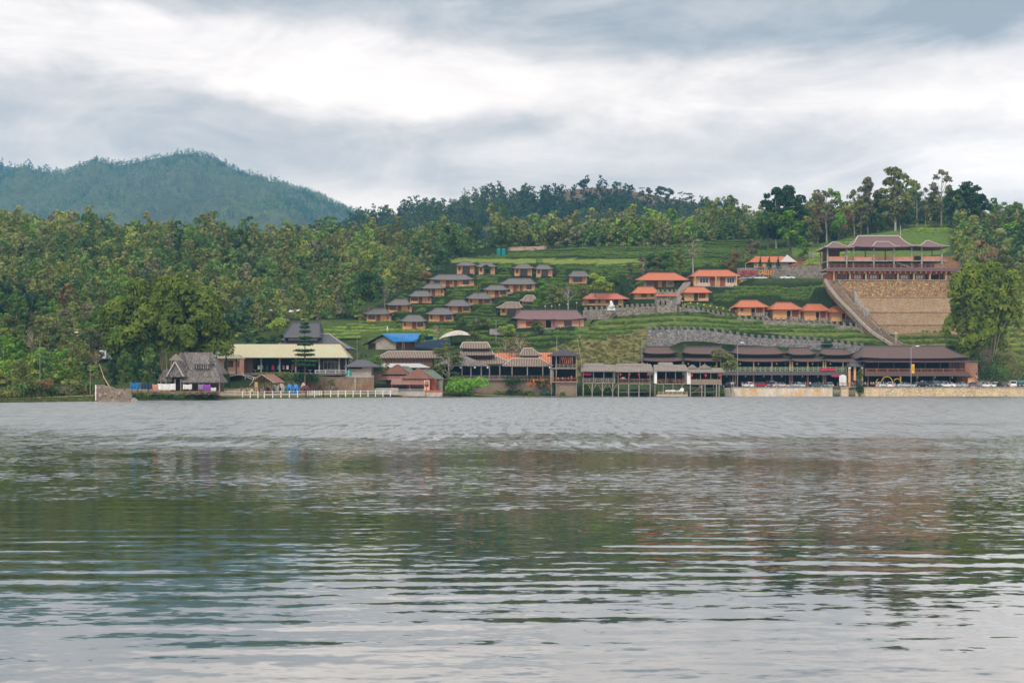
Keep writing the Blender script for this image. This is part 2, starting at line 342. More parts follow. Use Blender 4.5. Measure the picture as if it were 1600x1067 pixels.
DG = np.concatenate([np.arange(190, 345, .5), np.arange(345, 470, 1.0), np.arange(470, 902, 4.0)])
UG = np.arange(-400, 2101, 8.0)
# columns resampled onto the D grid (before the shore: lake bed), blended across bearings along their shore offsets
def _col(u):
    a = np.array(PROF[u]); return np.interp(DG, a[:, 0], a[:, 1])
SHORE = np.interp(UG, US, [PROF[u][0][0] for u in US])
cols = {}
for u in US: cols[u] = np.array(PROF[u], dtype=float)
G = np.zeros((len(UG), len(DG)))
for i, u in enumerate(UG):
    k = min(max(np.searchsorted(US, u) - 1, 0), len(US) - 2); u0, u1 = US[k], US[k+1]; t = min(max((u - u0) / (u1 - u0), 0), 1)
    # sample both neighbours at the same distance behind their own shore while near it, at the same distance from the eye further up
    s0, s1, s = cols[u0][0, 0], cols[u1][0, 0], SHORE[i]
    off = np.clip(1 - (DG - s) / 110.0, 0, 1)
    d0 = DG + (s0 - s) * off; d1 = DG + (s1 - s) * off
    y0 = np.interp(d0, cols[u0][:, 0], cols[u0][:, 1]); y1 = np.interp(d1, cols[u1][:, 0], cols[u1][:, 1])
    z0 = EYE + (YH - y0) * DG / F; z1 = EYE + (YH - y1) * DG / F
    z = z0 * (1 - t) + z1 * t
    lake = DG < s
    z = np.where(lake, -1.6, z)
    G[i] = z
PADS = []                                # level ground under buildings: x, y, half width, half depth, z
def zbase(x, y):
    u = PX(x, y); fu = min(max((u - UG[0]) / 8.0, 0), len(UG) - 1.001); i = int(fu); fu -= i
    j = min(max(int(np.searchsorted(DG, y)) - 1, 0), len(DG) - 2); fj = min(max((y - DG[j]) / (DG[j+1] - DG[j]), 0), 1)
    return float((G[i, j] * (1-fu) + G[i+1, j] * fu) * (1-fj) + (G[i, j+1] * (1-fu) + G[i+1, j+1] * fu) * fj)
def zrough(x, y):
    z = zbase(x, y)
    if z < .2 or y > 760: return z
    a = min(1, max(0, (y - 345) / 60)) if PX(x, y) > 1000 else min(1, max(0, (z - 1.5) / 8))
    return z + a * (mnoise.noise(Vector((x * .05, y * .05, 3))) * 1.1 + mnoise.noise(Vector((x * .2, y * .2, 7))) * .35)
def ground(x, y):
    z = zrough(x, y)
    for (cx, cy, hx, hy, pz) in PADS:
        d = max(abs(x - cx) - hx, abs(y - cy) - hy, 0)
        if d < 3:
            t = 1 - d / 3; t = t * t * (3 - 2 * t); z = z * (1 - t) + pz * t
    return z
def hitD(px, py, d0=190, base=True):
    """distance at which the ground is met along a bearing"""
    fu = min(max((px - UG[0]) / 8.0, 0), len(UG) - 1.001); i = int(fu); fu -= i
    zc = G[i] * (1-fu) + G[i+1] * fu; yc = YH - (zc - EYE) * F / DG
    ok = np.where((yc <= py) & (zc > 0) & (DG >= d0))[0]
    if not len(ok): return None
    j = ok[0]
    if j == 0: return float(DG[0])
    a, b = yc[j-1], yc[j]
    t = (a - py) / (a - b) if a > b else 0
    return float(DG[j-1] + (DG[j] - DG[j-1]) * min(max(t, 0), 1))
def inpoly(px, py, poly):
    c = False; n = len(poly)
    for i in range(n):
        x0, y0 = poly[i]; x1, y1 = poly[(i+1) % n]
        if (y0 > py) != (y1 > py) and px < (x1-x0) * (py-y0) / (y1-y0) + x0: c = not c
    return c
# planted or mown ground, as seen from the lake: (polygon, colour)
GRASS, LAWN, DRY, SOIL, FOREST, PATH = (.058,.088,.028), (.17,.21,.05), (.17,.155,.06), (.20,.10,.055), (.05,.07,.025), (.42,.34,.22)
ZONES = [
 ([(560,545),(500,520),(500,500),(570,490),(740,385),(820,380),(1180,375),(1180,440),(1340,440),(1410,545)], (.024,.036,.014)),  # tea ground darkened: shade of the gaps between rows put into its colour
 ([(500,545),(500,500),(575,500),(700,512),(700,545)], (.07,.10,.03)),
 ([(770,404),(1000,405),(1000,414),(770,412)], LAWN), ([(940,407),(1002,407),(1002,416),(940,415)], LAWN), ([(690,403),(770,404),(770,411),(690,410)], LAWN),
 ([(930,520),(1012,500),(1012,570),(830,600),(860,545)], DRY), ([(905,495),(1010,490),(1300,505),(1380,520),(1400,540),(1300,530),(1100,512),(1010,512),(900,530)], (.12,.15,.045)),
 ([(795,382),(850,383),(850,390),(800,392)], (.30,.22,.15)),
 ([(1240,385),(1300,350),(1500,350),(1480,395),(1310,425),(1240,420)], (.10,.15,.035)),
 ([(1215,412),(1290,392),(1300,425),(1240,425)], SOIL), ([(1290,400),(1500,400),(1500,430),(1290,430)], SOIL),
 ([(1400,520),(1500,505),(1500,545),(1400,545)], DRY), ([(1500,440),(1660,430),(1660,600),(1500,560)], (.13,.135,.045)),
 ([(1130,606),(1130,598),(1700,598),(1700,606)], (.36,.31,.25)),
]
def build_terrain():
    xs, ys = len(UG), len(DG); V = np.zeros((xs, ys, 3)); Cc = np.ones((xs, ys, 4))
    for i, u in enumerate(UG):
        for j, D in enumerate(DG):
            x = (u - 800) * D / F; z = ground(x, D); V[i, j] = (x, D, z)
    PYs = YH - (V[:, :, 2] - EYE) * F / V[:, :, 1]
    for i, u in enumerate(UG):
        for j, D in enumerate(DG):
            c = FOREST; py = PYs[i, j]
            if D < 640:
                for poly, col in ZONES:
                    if inpoly(u, py, poly): c = col
            if u < 160 and V[i, j, 2] > 0 and 4.5 + .004 * u < D - SHORE[i] < 8.5: c = PATH
            elif u < 1130 and D - SHORE[i] < 4: c = (.10, .11, .045)
            elif 150 < u < 1000 and V[i, j, 2] < 2.2 and D < 330: c = (.26, .20, .12)
            Cc[i, j, :3] = c
    me = bpy.data.meshes.new('ground')
    idx = np.arange(xs * ys).reshape(xs, ys)
    q = np.stack([idx[:-1, :-1], idx[1:, :-1], idx[1:, 1:], idx[:-1, 1:]], -1).reshape(-1, 4)
    me.vertices.add(xs * ys); me.vertices.foreach_set('co', V.astype(np.float32).ravel())
    me.loops.add(q.size); me.loops.foreach_set('vertex_index', q.ravel().astype(np.int32))
    me.polygons.add(len(q)); me.polygons.foreach_set('loop_start', np.arange(0, q.size, 4, dtype=np.int32))
    a = me.color_attributes.new('tint', 'FLOAT_COLOR', 'POINT'); a.data.foreach_set('color', Cc.astype(np.float32).ravel())
    me.update(calc_edges=True); me.polygons.foreach_set('use_smooth', [True] * len(q))
    m = leafmat('ground_cover', trans=0.0, var=0); m.node_tree.nodes['Noise Texture'].inputs['Scale'].default_value = .55; me.materials.append(m)
    o = newobj('ground', me); o['kind'] = 'structure'

# ------------------------------------------------------------------ lake
def build_water():
    mb = MB(); mb.add([(-1600, -60, 0), (1600, -60, 0), (1600, 345, 0), (-1600, 345, 0)], [(0, 1, 2, 3)])
    m = bpy.data.materials.new('lake_water'); m.use_nodes = True; t = m.node_tree; n = t.nodes; l = t.links; n.clear()
    def add(ty, **k):
        x = n.new(ty)
        for a, b in k.items(): setattr(x, a, b)
        return x
    def M(op, a, b=None, clamp=False):
        x = n.new('ShaderNodeMath'); x.operation = op; x.use_clamp = clamp
        for i, v in enumerate((a, b)):
            if v is None: continue
            if hasattr(v, 'is_linked'): l.new(v, x.inputs[i])
            else: x.inputs[i].default_value = v
        return x.outputs[0]
    geo = add('ShaderNodeNewGeometry'); sp = add('ShaderNodeSeparateXYZ'); l.new(geo.outputs['Position'], sp.inputs[0])
    def NZ(sx, sy, off, detail=2, rough=.5, dist=0):
        mp = add('ShaderNodeMapping'); mp.inputs['Scale'].default_value = (sx, sy, 1); mp.inputs['Location'].default_value = (off, off * .7, 0)
        l.new(geo.outputs['Position'], mp.inputs[0]); x = add('ShaderNodeTexNoise'); x.inputs['Scale'].default_value = 1
        x.inputs['Detail'].default_value = detail; x.inputs['Roughness'].default_value = rough; x.inputs['Distortion'].default_value = dist
        l.new(mp.outputs[0], x.inputs['Vector']); sc = add('ShaderNodeSeparateColor'); l.new(x.outputs['Color'], sc.inputs[0])
        return M('SUBTRACT', sc.outputs[0], .5), M('SUBTRACT', sc.outputs[1], .5), M('SUBTRACT', sc.outputs[2], .5)
    def MR(x, a, b, c, d, smooth=True):
        q = add('ShaderNodeMapRange', interpolation_type='SMOOTHSTEP' if smooth else 'LINEAR')
        l.new(x, q.inputs[0])
        for i, v in enumerate((a, b, c, d)): q.inputs[i + 1].default_value = v
        return q.outputs[0]
    wob = NZ(.03, .06, 3.1, 7, .68)
    yy = M('ADD', M('ADD', sp.outputs[1], M('MULTIPLY', wob[0], 150)), M('MULTIPLY', sp.outputs[0], .16))
    # long low swell: two trains of waves running ashore, their crests bent and broken by slow noise
    def train(ky, kx, off, warp, wx, wy):
        ph = M('ADD', M('MULTIPLY', sp.outputs[1], ky), M('MULTIPLY', sp.outputs[0], kx))
        ph = M('ADD', ph, M('MULTIPLY', NZ(wx, wy, off, 3, .6)[0], warp)); return M('SINE', ph)
    s2 = NZ(.55, 3.6, 8.2, 2, .5, .3); s3 = NZ(1.8, 5.0, 4.4, 2, .5); s4 = NZ(4, 9, 6.4, 2, .6); s5 = NZ(1.3, .15, 2.2, 7, .76)
    m1 = MR(NZ(.12, .22, 5.5, 2)[1], -.10, .14, .15, 1.3); m2 = MR(NZ(.10, .30, 9.5, 2)[1], -.12, .12, .1, 1.3)
    t1 = M('MULTIPLY', train(5.0, .16, 1.3, 7, .10, .30), m1); t2 = M('MULTIPLY', train(8.6, -.5, 6.3, 8, .16, .5), m2)
    calm = MR(sp.outputs[1], 13, 44, 1, .22)
    near_ = MR(sp.outputs[1], 13.5, 21, .75, 1)
    sy = M('MULTIPLY', M('ADD', M('ADD', M('MULTIPLY', t1, SW1), M('MULTIPLY', t2, SW2)), M('MULTIPLY', s2[1], SW3)), M('MULTIPLY', calm, near_))
    rip = MR(yy, 28, 90, RP0, RP1); rip2 = MR(yy, 60, 150, 0, RP2)
    r = M('ADD', rip, rip2)
    # further out only the ripple faces turned towards us are seen, and gusts roughen some patches more than others
    gust = MR(s5[0], -.11, .11, -.1, 2.3)
    rp = M('ADD', M('MULTIPLY', s3[1], 1), M('MULTIPLY', s4[1], .8)); face = MR(yy, 42, 112, 0, 1); rp = M('ADD', M('MULTIPLY', M('ABSOLUTE', rp), face), M('MULTIPLY', rp, MR(yy, 45, 90, 1, .3)))
    sy = M('ADD', sy, M('MULTIPLY', M('MULTIPLY', rp, r), MR(face, 0, 1, 1, 1)))
    sy = M('ADD', sy, M('MULTIPLY', M('MULTIPLY', face, gust), BIAS))
    sx = M('ADD', M('MULTIPLY', s3[0], M('MULTIPLY', r, .8)), M('MULTIPLY', s4[0], M('MULTIPLY', r, .9)))
    cb = add('ShaderNodeCombineXYZ'); l.new(M('MULTIPLY', sx, -1), cb.inputs[0]); l.new(M('MULTIPLY', sy, -1), cb.inputs[1]); cb.inputs[2].default_value = 1
    vn = add('ShaderNodeVectorMath', operation='NORMALIZE'); l.new(cb.outputs[0], vn.inputs[0])
    fr = add('ShaderNodeFresnel'); fr.inputs['IOR'].default_value = 1.55; l.new(vn.outputs[0], fr.inputs['Normal'])
    fac = M('ADD', M('MULTIPLY', fr.outputs[0], .64), .38, True)
    df = add('ShaderNodeBsdfDiffuse'); df.inputs[0].default_value = (.030, .032, .019, 1)
    gl = add('ShaderNodeBsdfGlossy'); gl.inputs['Roughness'].default_value = .04; gl.inputs['Color'].default_value = (.97, .96, .945, 1)
    l.new(vn.outputs[0], gl.inputs['Normal'])
    mx = add('ShaderNodeMixShader'); l.new(fac, mx.inputs[0]); l.new(df.outputs[0], mx.inputs[1]); l.new(gl.outputs[0], mx.inputs[2])
    out = add('ShaderNodeOutputMaterial'); l.new(mx.outputs[0], out.inputs[0])
    o = meshobj('lake_water', mb, m); o['kind'] = 'structure'
SW1, SW2, SW3, RP0, RP1, RP2, BIAS = .021, .011, .045, .06, 1.0, .6, .066

# ------------------------------------------------------------------ far mountains
def build_mountain(name, ridge, D0, D1, zfoot, seed, u0=-900, u1=2500, step=16, rug=1.0, flat=0, tree=None):
    us = np.arange(u0, u1 + 1, step); ts = np.linspace(0, 1.35, 40)
    rx = [p[0] for p in ridge]; ry = [p[1] for p in ridge]; v = []
    def surf(u, t):
        D = D0 + (D1 - D0) * t; zr = EYE + (YH - np.interp(u, rx, ry)) * D1 / F
        k = t if t <= 1 else 2 - t * 1.0
        f = k ** .8 if t <= 1 else 1 - (t - 1) * 1.4
        x = (u - 800) * D / F; sc = 1 / (D1 * .06)
        nz = mnoise.fractal(Vector((x * sc, D * sc * .6, seed)), 1, 2, 4)
        rid = (1 - abs(mnoise.noise(Vector((x * sc * 1.3, D * sc * .3, seed + 9))))) - .7
        amp = zr * .13 * rug * math.sin(math.pi * min(max(t, 0), 1)) ** .6
        return x, D, zfoot + (zr - zfoot) * f + (nz * .6 + rid) * amp
    for u in us:
        for t in ts: v.append(surf(u, t))
    nt_ = len(ts); f = [(i*nt_+j, (i+1)*nt_+j, (i+1)*nt_+j+1, i*nt_+j+1) for i in range(len(us)-1) for j in range(nt_-1)]
    mb = MB(); mb.add(v, f); o = meshobj(name, mb, MATS['mountain_soil'], smooth=True); o['kind'] = 'structure'
    return surf
# ------------------------------------------------------------------ foliage
rs = np.random.RandomState(7)
def leaves(lobes, n, size, seed=0, out=.75, flat=.0, aspect=1.5, shell=.55, jit=.45):
    """n leaf sprays scattered through ellipsoid lobes (cx,cy,cz,rx,ry,rz); returns quads (n*4,3)"""
    g = np.random.RandomState(seed); lobes = np.array(lobes, dtype=float)
    wts = (lobes[:, 3] * lobes[:, 5]) ; wts /= wts.sum(); k = g.choice(len(lobes), n, p=wts); lb = lobes[k]
    d = g.normal(size=(n, 3)); d /= np.linalg.norm(d, axis=1)[:, None]; d[:, 2] = np.where(d[:, 2] < -.5, -d[:, 2], d[:, 2])
    rad = (shell + (1.08 - shell) * g.rand(n) ** .7)[:, None]
    p = lb[:, :3] + d * lb[:, 3:] * rad
    nn = d * out + g.normal(size=(n, 3)) * jit; nn[:, 2] += flat; nn /= np.linalg.norm(nn, axis=1)[:, None]
    t = np.cross(nn, g.normal(size=(n, 3))); t /= np.linalg.norm(t, axis=1)[:, None]; b = np.cross(nn, t)
    s = size * (.6 + .8 * g.rand(n))[:, None]; t = t * s * aspect * .5; b = b * s * .5
    q = np.stack([p - t, p - b * .9 + t * .1, p + t, p + b * .9 - t * .1], 1)
    return q.reshape(-1, 3)
def lobes_broad(R_, h0, h1, n, seed, lump=.42, top=.75):
    g = np.random.RandomState(seed); L_ = []; H_ = h1 - h0
    for i in range(n):
        a = g.rand() * 6.283; t = (i + .5) / n; r = R_ * math.sqrt(max(.05, 1 - (2 * t - 1) ** 2)) * (.45 + .5 * g.rand()) * (1 if t < top else .8)
        s = R_ * lump * (.7 + .6 * g.rand())
        L_.append((r * math.cos(a), r * math.sin(a), h0 + H_ * t, s, s, s * .8))
    return L_
def trunk_mesh(name, h, r, limbs, matl, seed=0, n=6):
    g = random.Random(seed); mb = MB(); lean = g.uniform(-.04, .04)
    pts = [(lean * h * t + .03 * h * math.sin(3 * t + seed) * t, 0, h * t) for t in (-.06, .15, .4, .7, 1)]
    mb.tube(pts, [r * 1.25, r, r * .82, r * .6, r * .25], n)
    for (x, y, z) in limbs:
        t = min(.95, max(.3, (z / h) * .72)); b = (lean * h * t, 0, h * t)
        mid = (b[0] + (x-b[0]) * .55, b[1] + (y-b[1]) * .55, b[2] + (z - b[2]) * .42)
        mb.tube([b, mid, (x, y, z)], [r * .42, r * .28, r * .1], 4)
    me = bpy.data.meshes.new(name); me.from_pydata(mb.v, [], mb.f); me.materials.append(matl); return me
PROTO = {}
def proto(kind, var):
    key = (kind, var)
    if key in PROTO: return PROTO[key]
    sd = hash_(kind) + var * 17; g = random.Random(sd); bark = MATS['bark']
    if kind == 'round':      # dense rounded crown, 10 m
        L_ = lobes_broad(3.3, 3.2, 9.2, 11, sd, .42); q = leaves(L_, 1500, .44, sd); lim = [(a[0]*.8, a[1]*.8, a[2]) for a in L_[::2]]; h, r = 8.2, .2
    elif kind == 'tall':     # narrow upright crown, 13 m
        L_ = lobes_broad(2.2, 3.0, 12.6, 13, sd, .52, .9); L_ = [(a[0]*(1.25-.05*a[2]), a[1]*(1.25-.05*a[2]), a[2], *a[3:]) for a in L_]
        q = leaves(L_, 1400, .42, sd); lim = [(a[0]*.7, a[1]*.7, a[2]) for a in L_[::3]]; h, r = 11.5, .19
    elif kind == 'airy':     # see-through crown on a visible pale trunk, 13 m
        L_ = lobes_broad(3.3, 4.6, 12.6, 15, sd, .28, .9); q = leaves(L_, 950, .40, sd, shell=.2); lim = [a[:3] for a in L_]; h, r = 12, .17; bark = MATS['pale_bark']
    elif kind == 'bare':     # nearly leafless, 9 m
        L_ = lobes_broad(2.8, 4, 9, 16, sd, .25); q = leaves(L_, 170, .34, sd, shell=.1); lim = [a[:3] for a in L_] + [(a[1], a[0], a[2] * .9 + .6) for a in L_]; h, r = 7.5, .16; bark = MATS['pale_bark']
    elif kind == 'wide':     # spreading, several storeys of foliage
        L_ = [(g.uniform(-4, 4), g.uniform(-3, 3), 5.5 + i * .42 + g.uniform(-.4, .4), g.uniform(1.1, 2.0), g.uniform(1.1, 2.0), g.uniform(.5, .9)) for i in range(11)]
        q = leaves(L_, 900, .6, sd, flat=.5); lim = [a[:3] for a in L_]; h, r = 8.5, .26
    elif kind == 'flat':     # flat-topped umbrella crown on a bare stem, 14 m
        L_ = [(g.uniform(-4.6, 4.6), g.uniform(-4, 4), 12.6 + g.uniform(-.7, .7), g.uniform(1.3, 2.2), g.uniform(1.3, 2.2), g.uniform(.35, .6)) for i in range(9)]
        q = leaves(L_, 620, .65, sd, flat=1.2); lim = [a[:3] for a in L_]; h, r = 11.5, .24
    elif kind == 'big':      # tall forest tree with separate foliage heads, 20 m
        L_ = lobes_broad(5.2, 3.5, 19, 26, sd, .30, .92) + [(g.uniform(-1,1), g.uniform(-1,1), z, 1.7, 1.7, 1.3) for z in np.arange(5, 18.5, 1.9)]; q = leaves(L_, 2900, .72, sd, shell=.3); lim = [a[:3] for a in L_]; h, r = 18, .32; bark = MATS['pale_bark']
    elif kind == 'conic':
        L_ = [(g.uniform(-.2, .2), g.uniform(-.2, .2), z, max(.4, (11 - z) * .27), max(.4, (11 - z) * .27), .7) for z in np.arange(1.6, 10.8, .8)]
        q = leaves(L_, 900, .45, sd, flat=-.2); lim = []; h, r = 10.5, .16
    cm = fastmesh('crown', q, 4, MATS['leaf_green']); tm = trunk_mesh('trunk', h, r, lim, bark, sd)
    zt = float(np.asarray(q)[:, 2].max())
    PROTO[key] = (cm, tm, zt); return PROTO[key]
def hash_(s): return sum(ord(c) * (i + 3) for i, c in enumerate(s)) % 1000
NV = 4
def tree(name, kind, x, y, height, tone, label, cat='tree', group=None, z=None, var=None, width=1.0, sink=.25):
    v = (int(abs(x * 13 + y * 7)) % NV) if var is None else var
    cm, tm, zt = proto(kind, v); s = height / zt
    o = newobj(name, None, None, (x, y, (ground(x, y) if z is None else z) - sink)); tag(o, label, cat, group)
    o.rotation_euler = (0, 0, (x * 3.7 + y * 1.3) % 6.283); o.scale = (s * width, s * width, s)
    t = newobj('trunk', tm, o); c = newobj('crown', cm, o); c.material_slots[0].link = 'OBJECT'; c.material_slots[0].material = MATS['leaf_' + tone]
    return o
# low detail trees for the far-off woods
LOD = []
def lod(i):
    if not LOD:
        for k in range(8):
            if k < 5: L_ = lobes_broad(3.2, 2.2, 9, 7, 50 + k, .5)
            else: L_ = lobes_broad(2.2, 1.8, 12, 8, 50 + k, .55, .9)
            LOD.append(leaves(L_, 210, .85, 80 + k, jit=.35))
    return LOD[i % 8]
def wood(name, items, label, cat, mat_='leaf_tint', kind='stuff', nq=999):
    """items: (x,y,z,scale,rgb,variant)"""
    vs = []; cs = []
    for i, (x, y, z, s, c, v) in enumerate(items):
        q = lod(v)[:nq * 4]; a = (x * 1.7 + y) % 6.283; ca, sa = math.cos(a), math.sin(a)
        p = np.empty_like(q); p[:, 0] = (q[:, 0]*ca - q[:, 1]*sa) * s + x; p[:, 1] = (q[:, 0]*sa + q[:, 1]*ca) * s + y; p[:, 2] = q[:, 2] * s + z
        vs.append(p); cs.append(np.tile(np.array(c, dtype=np.float32), (len(q), 1)))
    me = fastmesh(name, np.concatenate(vs), 4, MATS[mat_], np.concatenate(cs)); o = newobj(name, me); tag(o, label, None, None, kind); return o
def scatter_low(name, pts, label, size, n, tone_of, h=.8):
    """bushes, herbs and grass: tufts at points (x,y,z,r)"""
    vs = []; cs = []
    base = [leaves([(0, 0, .35, 1, 1, h)], n, size, 300 + k, flat=.2) for k in range(5)]
    for i, (x, y, z, r) in enumerate(pts):
        q = base[i % 5]; p = q * r; p = p + np.array([x, y, z]); vs.append(p); cs.append(np.tile(np.array(tone_of(i, x, y), dtype=np.float32), (len(q), 1)))
    me = fastmesh(name, np.concatenate(vs), 4, MATS['leaf_tint'], np.concatenate(cs)); o = newobj(name, me); tag(o, label, None, None, 'stuff'); return o
def bush(name, x, y, z, r, h, tone, label, cat='bush', group=None, n=500, size=.35, seed=1, wide=1.0, stems=True):
    g = random.Random(seed); L_ = [(g.uniform(-.6, .6) * r * wide, g.uniform(-.5, .5) * r, h * g.uniform(.25, .68), r * .45 * wide ** .5, r * .45, h * .3) for _ in range(int(7 + 3 * wide))]
    o = newobj(name, None, None, (x, y, z)); tag(o, label, cat, group)
    newobj('foliage', fastmesh('foliage', leaves(L_, n, size, seed), 4, MATS['leaf_' + tone]), o)
    if stems:
        mb = MB()
        for l in L_: mb.tube([(l[0]*.2, l[1]*.2, -.3), (l[0]*.7, l[1]*.7, l[2]*.5), l[:3]], [.07, .05, .02], 4)
        meshobj('stem', mb, MATS['bark'], o)
    return o
def bamboo(name, x, y, z, plumes, label, tone, seed, leafn=420, group=None):
    """culms arching out of one clump; each ends in a hanging plume. plumes: (dx, dy, top height, droop x, plume radius)"""
    g = random.Random(seed); o = newobj(name, None, None, (x, y, z)); tag(o, label, 'bamboo', group); cul = MB(); qs = []
    for i, (dx, dy, th, dr, pr) in enumerate(plumes):
        bx, by = dx * .25, dy * .3
        P = [Vector((bx, by, -.4)), Vector((bx + (dx - bx) * .35, by + (dy - by) * .4, th * .55)), Vector((dx, dy, th)), Vector((dx + dr, dy + (dy*.12), th * .90)), Vector((dx + dr * 1.35, dy + dy * .2, th * .70))]
        cul.tube(P[:4], [.10, .08, .05, .02], 4)
        L_ = []; m = 7
        for k in range(m):                      # lobes along the upper culm, thinning to the hanging tip
            t = k / (m - 1); s = 1.2 + t * 2.8; j = min(int(s), 3); p = P[j].lerp(P[j+1], s - j)
            r = pr * (.62 + .6 * math.sin(math.pi * (.15 + .75 * t))) * (1 if k < m - 1 else .6)
            L_.append((p.x + g.uniform(-.3, .3), p.y + g.uniform(-.3, .3), p.z - .1 * pr, r, r, r * .85))
        qs.append(leaves(L_, leafn, .55, seed * 31 + i, out=.9, aspect=1.7, shell=.86, jit=.16))
    meshobj('culm', cul, MATS['bamboo_wood'], o)
    newobj('foliage', fastmesh('foliage', np.concatenate(qs), 4, MATS['leaf_' + tone]), o); return o
def hedge(pts, hw, hh, tone, label, group, seed=0):
    """a clipped tea row along ground points"""
    g = np.random.RandomState(seed); n = len(pts); P = np.array(pts, dtype=float); prof = [(-1, -.3), (-1.0, .45), (-.62, .92), (0, 1.05), (.62, .92), (1.0, .45), (1, -.3)]
    T = np.gradient(P, axis=0); T[:, 2] = 0; T /= np.linalg.norm(T, axis=1)[:, None] + 1e-9; Nn = np.stack([-T[:, 1], T[:, 0], 0*T[:, 0]], 1)
    v = []
    for i in range(n):
        k = 1 if 0 < i < n - 1 else .35; kw = hw * (k * (.8 + .4 * g.rand())); kh = hh * (k * (.75 + .45 * g.rand()))
        for a, b in prof:
            jit = g.normal(size=3) * .09 * hh
            v.append(P[i] + Nn[i] * a * kw + np.array([0, 0, b * kh]) + jit)
    m = len(prof); f = [(i*m+j, i*m+j+1, (i+1)*m+j+1, (i+1)*m+j) for i in range(n-1) for j in range(m-1)]
    f += [tuple(range(m))[::-1], tuple((n-1)*m + j for j in range(m))]
    c = P.mean(0); mb = MB(); mb.v = [tuple(p - c) for p in v]; mb.f = f
    o = meshobj('tea_hedge', mb, MATS[tone]); o.location = c; return tag(o, label, 'hedge', group)
# ------------------------------------------------------------------ building kit (world coordinates)
def roof_mb(x0, x1, y0, y1, ze, zr, r0, r1, p=1.25, up=.12, th=.14, axis='x', N_=6, M_=5):
    """hipped or gabled roof with sagging slopes and lifted corners; ridge from r0 to r1 along its axis"""
    mb = MB(); cx, cy = (x0 + x1) / 2, (y0 + y1) / 2; rings = []
    for i in range(N_ + 1):
        t = i / N_
        if axis == 'x': a0 = r0 + (x0 - r0) * t; a1 = r1 + (x1 - r1) * t; b0 = cy + (y0 - cy) * t; b1 = cy + (y1 - cy) * t
        else: a0 = cx + (x0 - cx) * t; a1 = cx + (x1 - cx) * t; b0 = r0 + (y0 - r0) * t; b1 = r1 + (y1 - r1) * t
        ring = []
        def z_(s): return ze + (zr - ze) * (1 - t) ** p + up * t ** 3 * abs(2 * s - 1) ** 4
        for k in range(M_): s = k / M_; ring.append((a0 + (a1 - a0) * s, b0, z_(s)))
        for k in range(M_): s = k / M_; ring.append((a1, b0 + (b1 - b0) * s, z_(s)))
        for k in range(M_): s = k / M_; ring.append((a1 + (a0 - a1) * s, b1, z_(s)))
        for k in range(M_): s = k / M_; ring.append((a0, b1 + (b0 - b1) * s, z_(s)))
        rings.append(ring)
    rings.append([(x, y, z - th) for x, y, z in rings[-1]])
    m = len(rings[0])
    for r in rings: mb.v += r
    for i in range(len(rings) - 1):
        for k in range(m): mb.f.append((i*m+k, (i+1)*m+k, (i+1)*m+(k+1) % m, i*m+(k+1) % m))
    mb.f.append(tuple((len(rings)-1) * m + k for k in range(m))[::-1]); mb.corners = [[rings[i][c * M_] for i in range(N_ + 1)] for c in range(4)]
    mb.top = [rings[0][0], rings[0][M_], rings[0][2*M_]]; return mb
def add_roof(T, x0, x1, y0, y1, ze, zr, r0, r1, m, cap=None, p=1.25, up=.12, th=.14, axis='x', capr=.11, name='roof', fin=0, lab=None):
    mb = roof_mb(x0, x1, y0, y1, ze, zr, r0, r1, p, up, th, axis); r = T.part(name, mb, MATS[m], label=lab)
    if cap:
        c = MB(); lift = Vector((0, 0, capr * .5))
        for cn in mb.corners: c.tube([Vector(q) + lift for q in cn], [capr] * len(cn), 4)
        a, b = (mb.top[0], mb.top[1]) if axis == 'x' else (mb.corners[0][0], mb.corners[2][0])
        a = Vector(a); b = Vector(b)
        if (a - b).length > .2:
            pts = [a + lift * 1.5, b + lift * 1.5]
            if fin: d = (b - a).normalized(); pts = [a - d*fin + Vector((0, 0, fin)), a + d*.2 + lift*1.5, b - d*.2 + lift*1.5, b + d*fin + Vector((0, 0, fin))]
            c.tube(pts, [capr * 1.3] * len(pts), 5)
        T.part('ridge_cap', c, MATS[cap], parent=r)
    return r
def add_window(T, x0, x1, y, z0, z1, fm='dark_wood', glass='glass', mull=2, name='window', fw=.12):
    g = MB(); g.box(x0, x1, y - .04, y + .02, z0, z1); o = T.part(name, g, MATS[glass])
    f = MB(); yy0, yy1 = y - .10, y - .02
    f.box(x0 - fw, x0, yy0, yy1, z0 - fw, z1 + fw); f.box(x1, x1 + fw, yy0, yy1, z0 - fw, z1 + fw); f.box(x0, x1, yy0, yy1, z1, z1 + fw); f.box(x0, x1, yy0, yy1, z0 - fw, z0)
    for k in range(1, mull): xx = x0 + (x1 - x0) * k / mull; f.box(xx - .04, xx + .04, yy0, yy1, z0, z1)
    T.part('frame', f, MATS[fm], parent=o); return o
def add_door(T, x0, x1, y, z0, z1, dm='red_wood'):
    g = MB(); g.box(x0, x1, y - .05, y + .02, z0, z1); o = T.part('door', g, MATS[dm])
    f = MB(); f.box(x0 - .1, x0, y - .09, y - .01, z0, z1 + .1); f.box(x1, x1 + .1, y - .09, y - .01, z0, z1 + .1); f.box(x0, x1, y - .09, y - .01, z1, z1 + .1)
    T.part('frame', f, MATS['dark_wood'], parent=o); return o
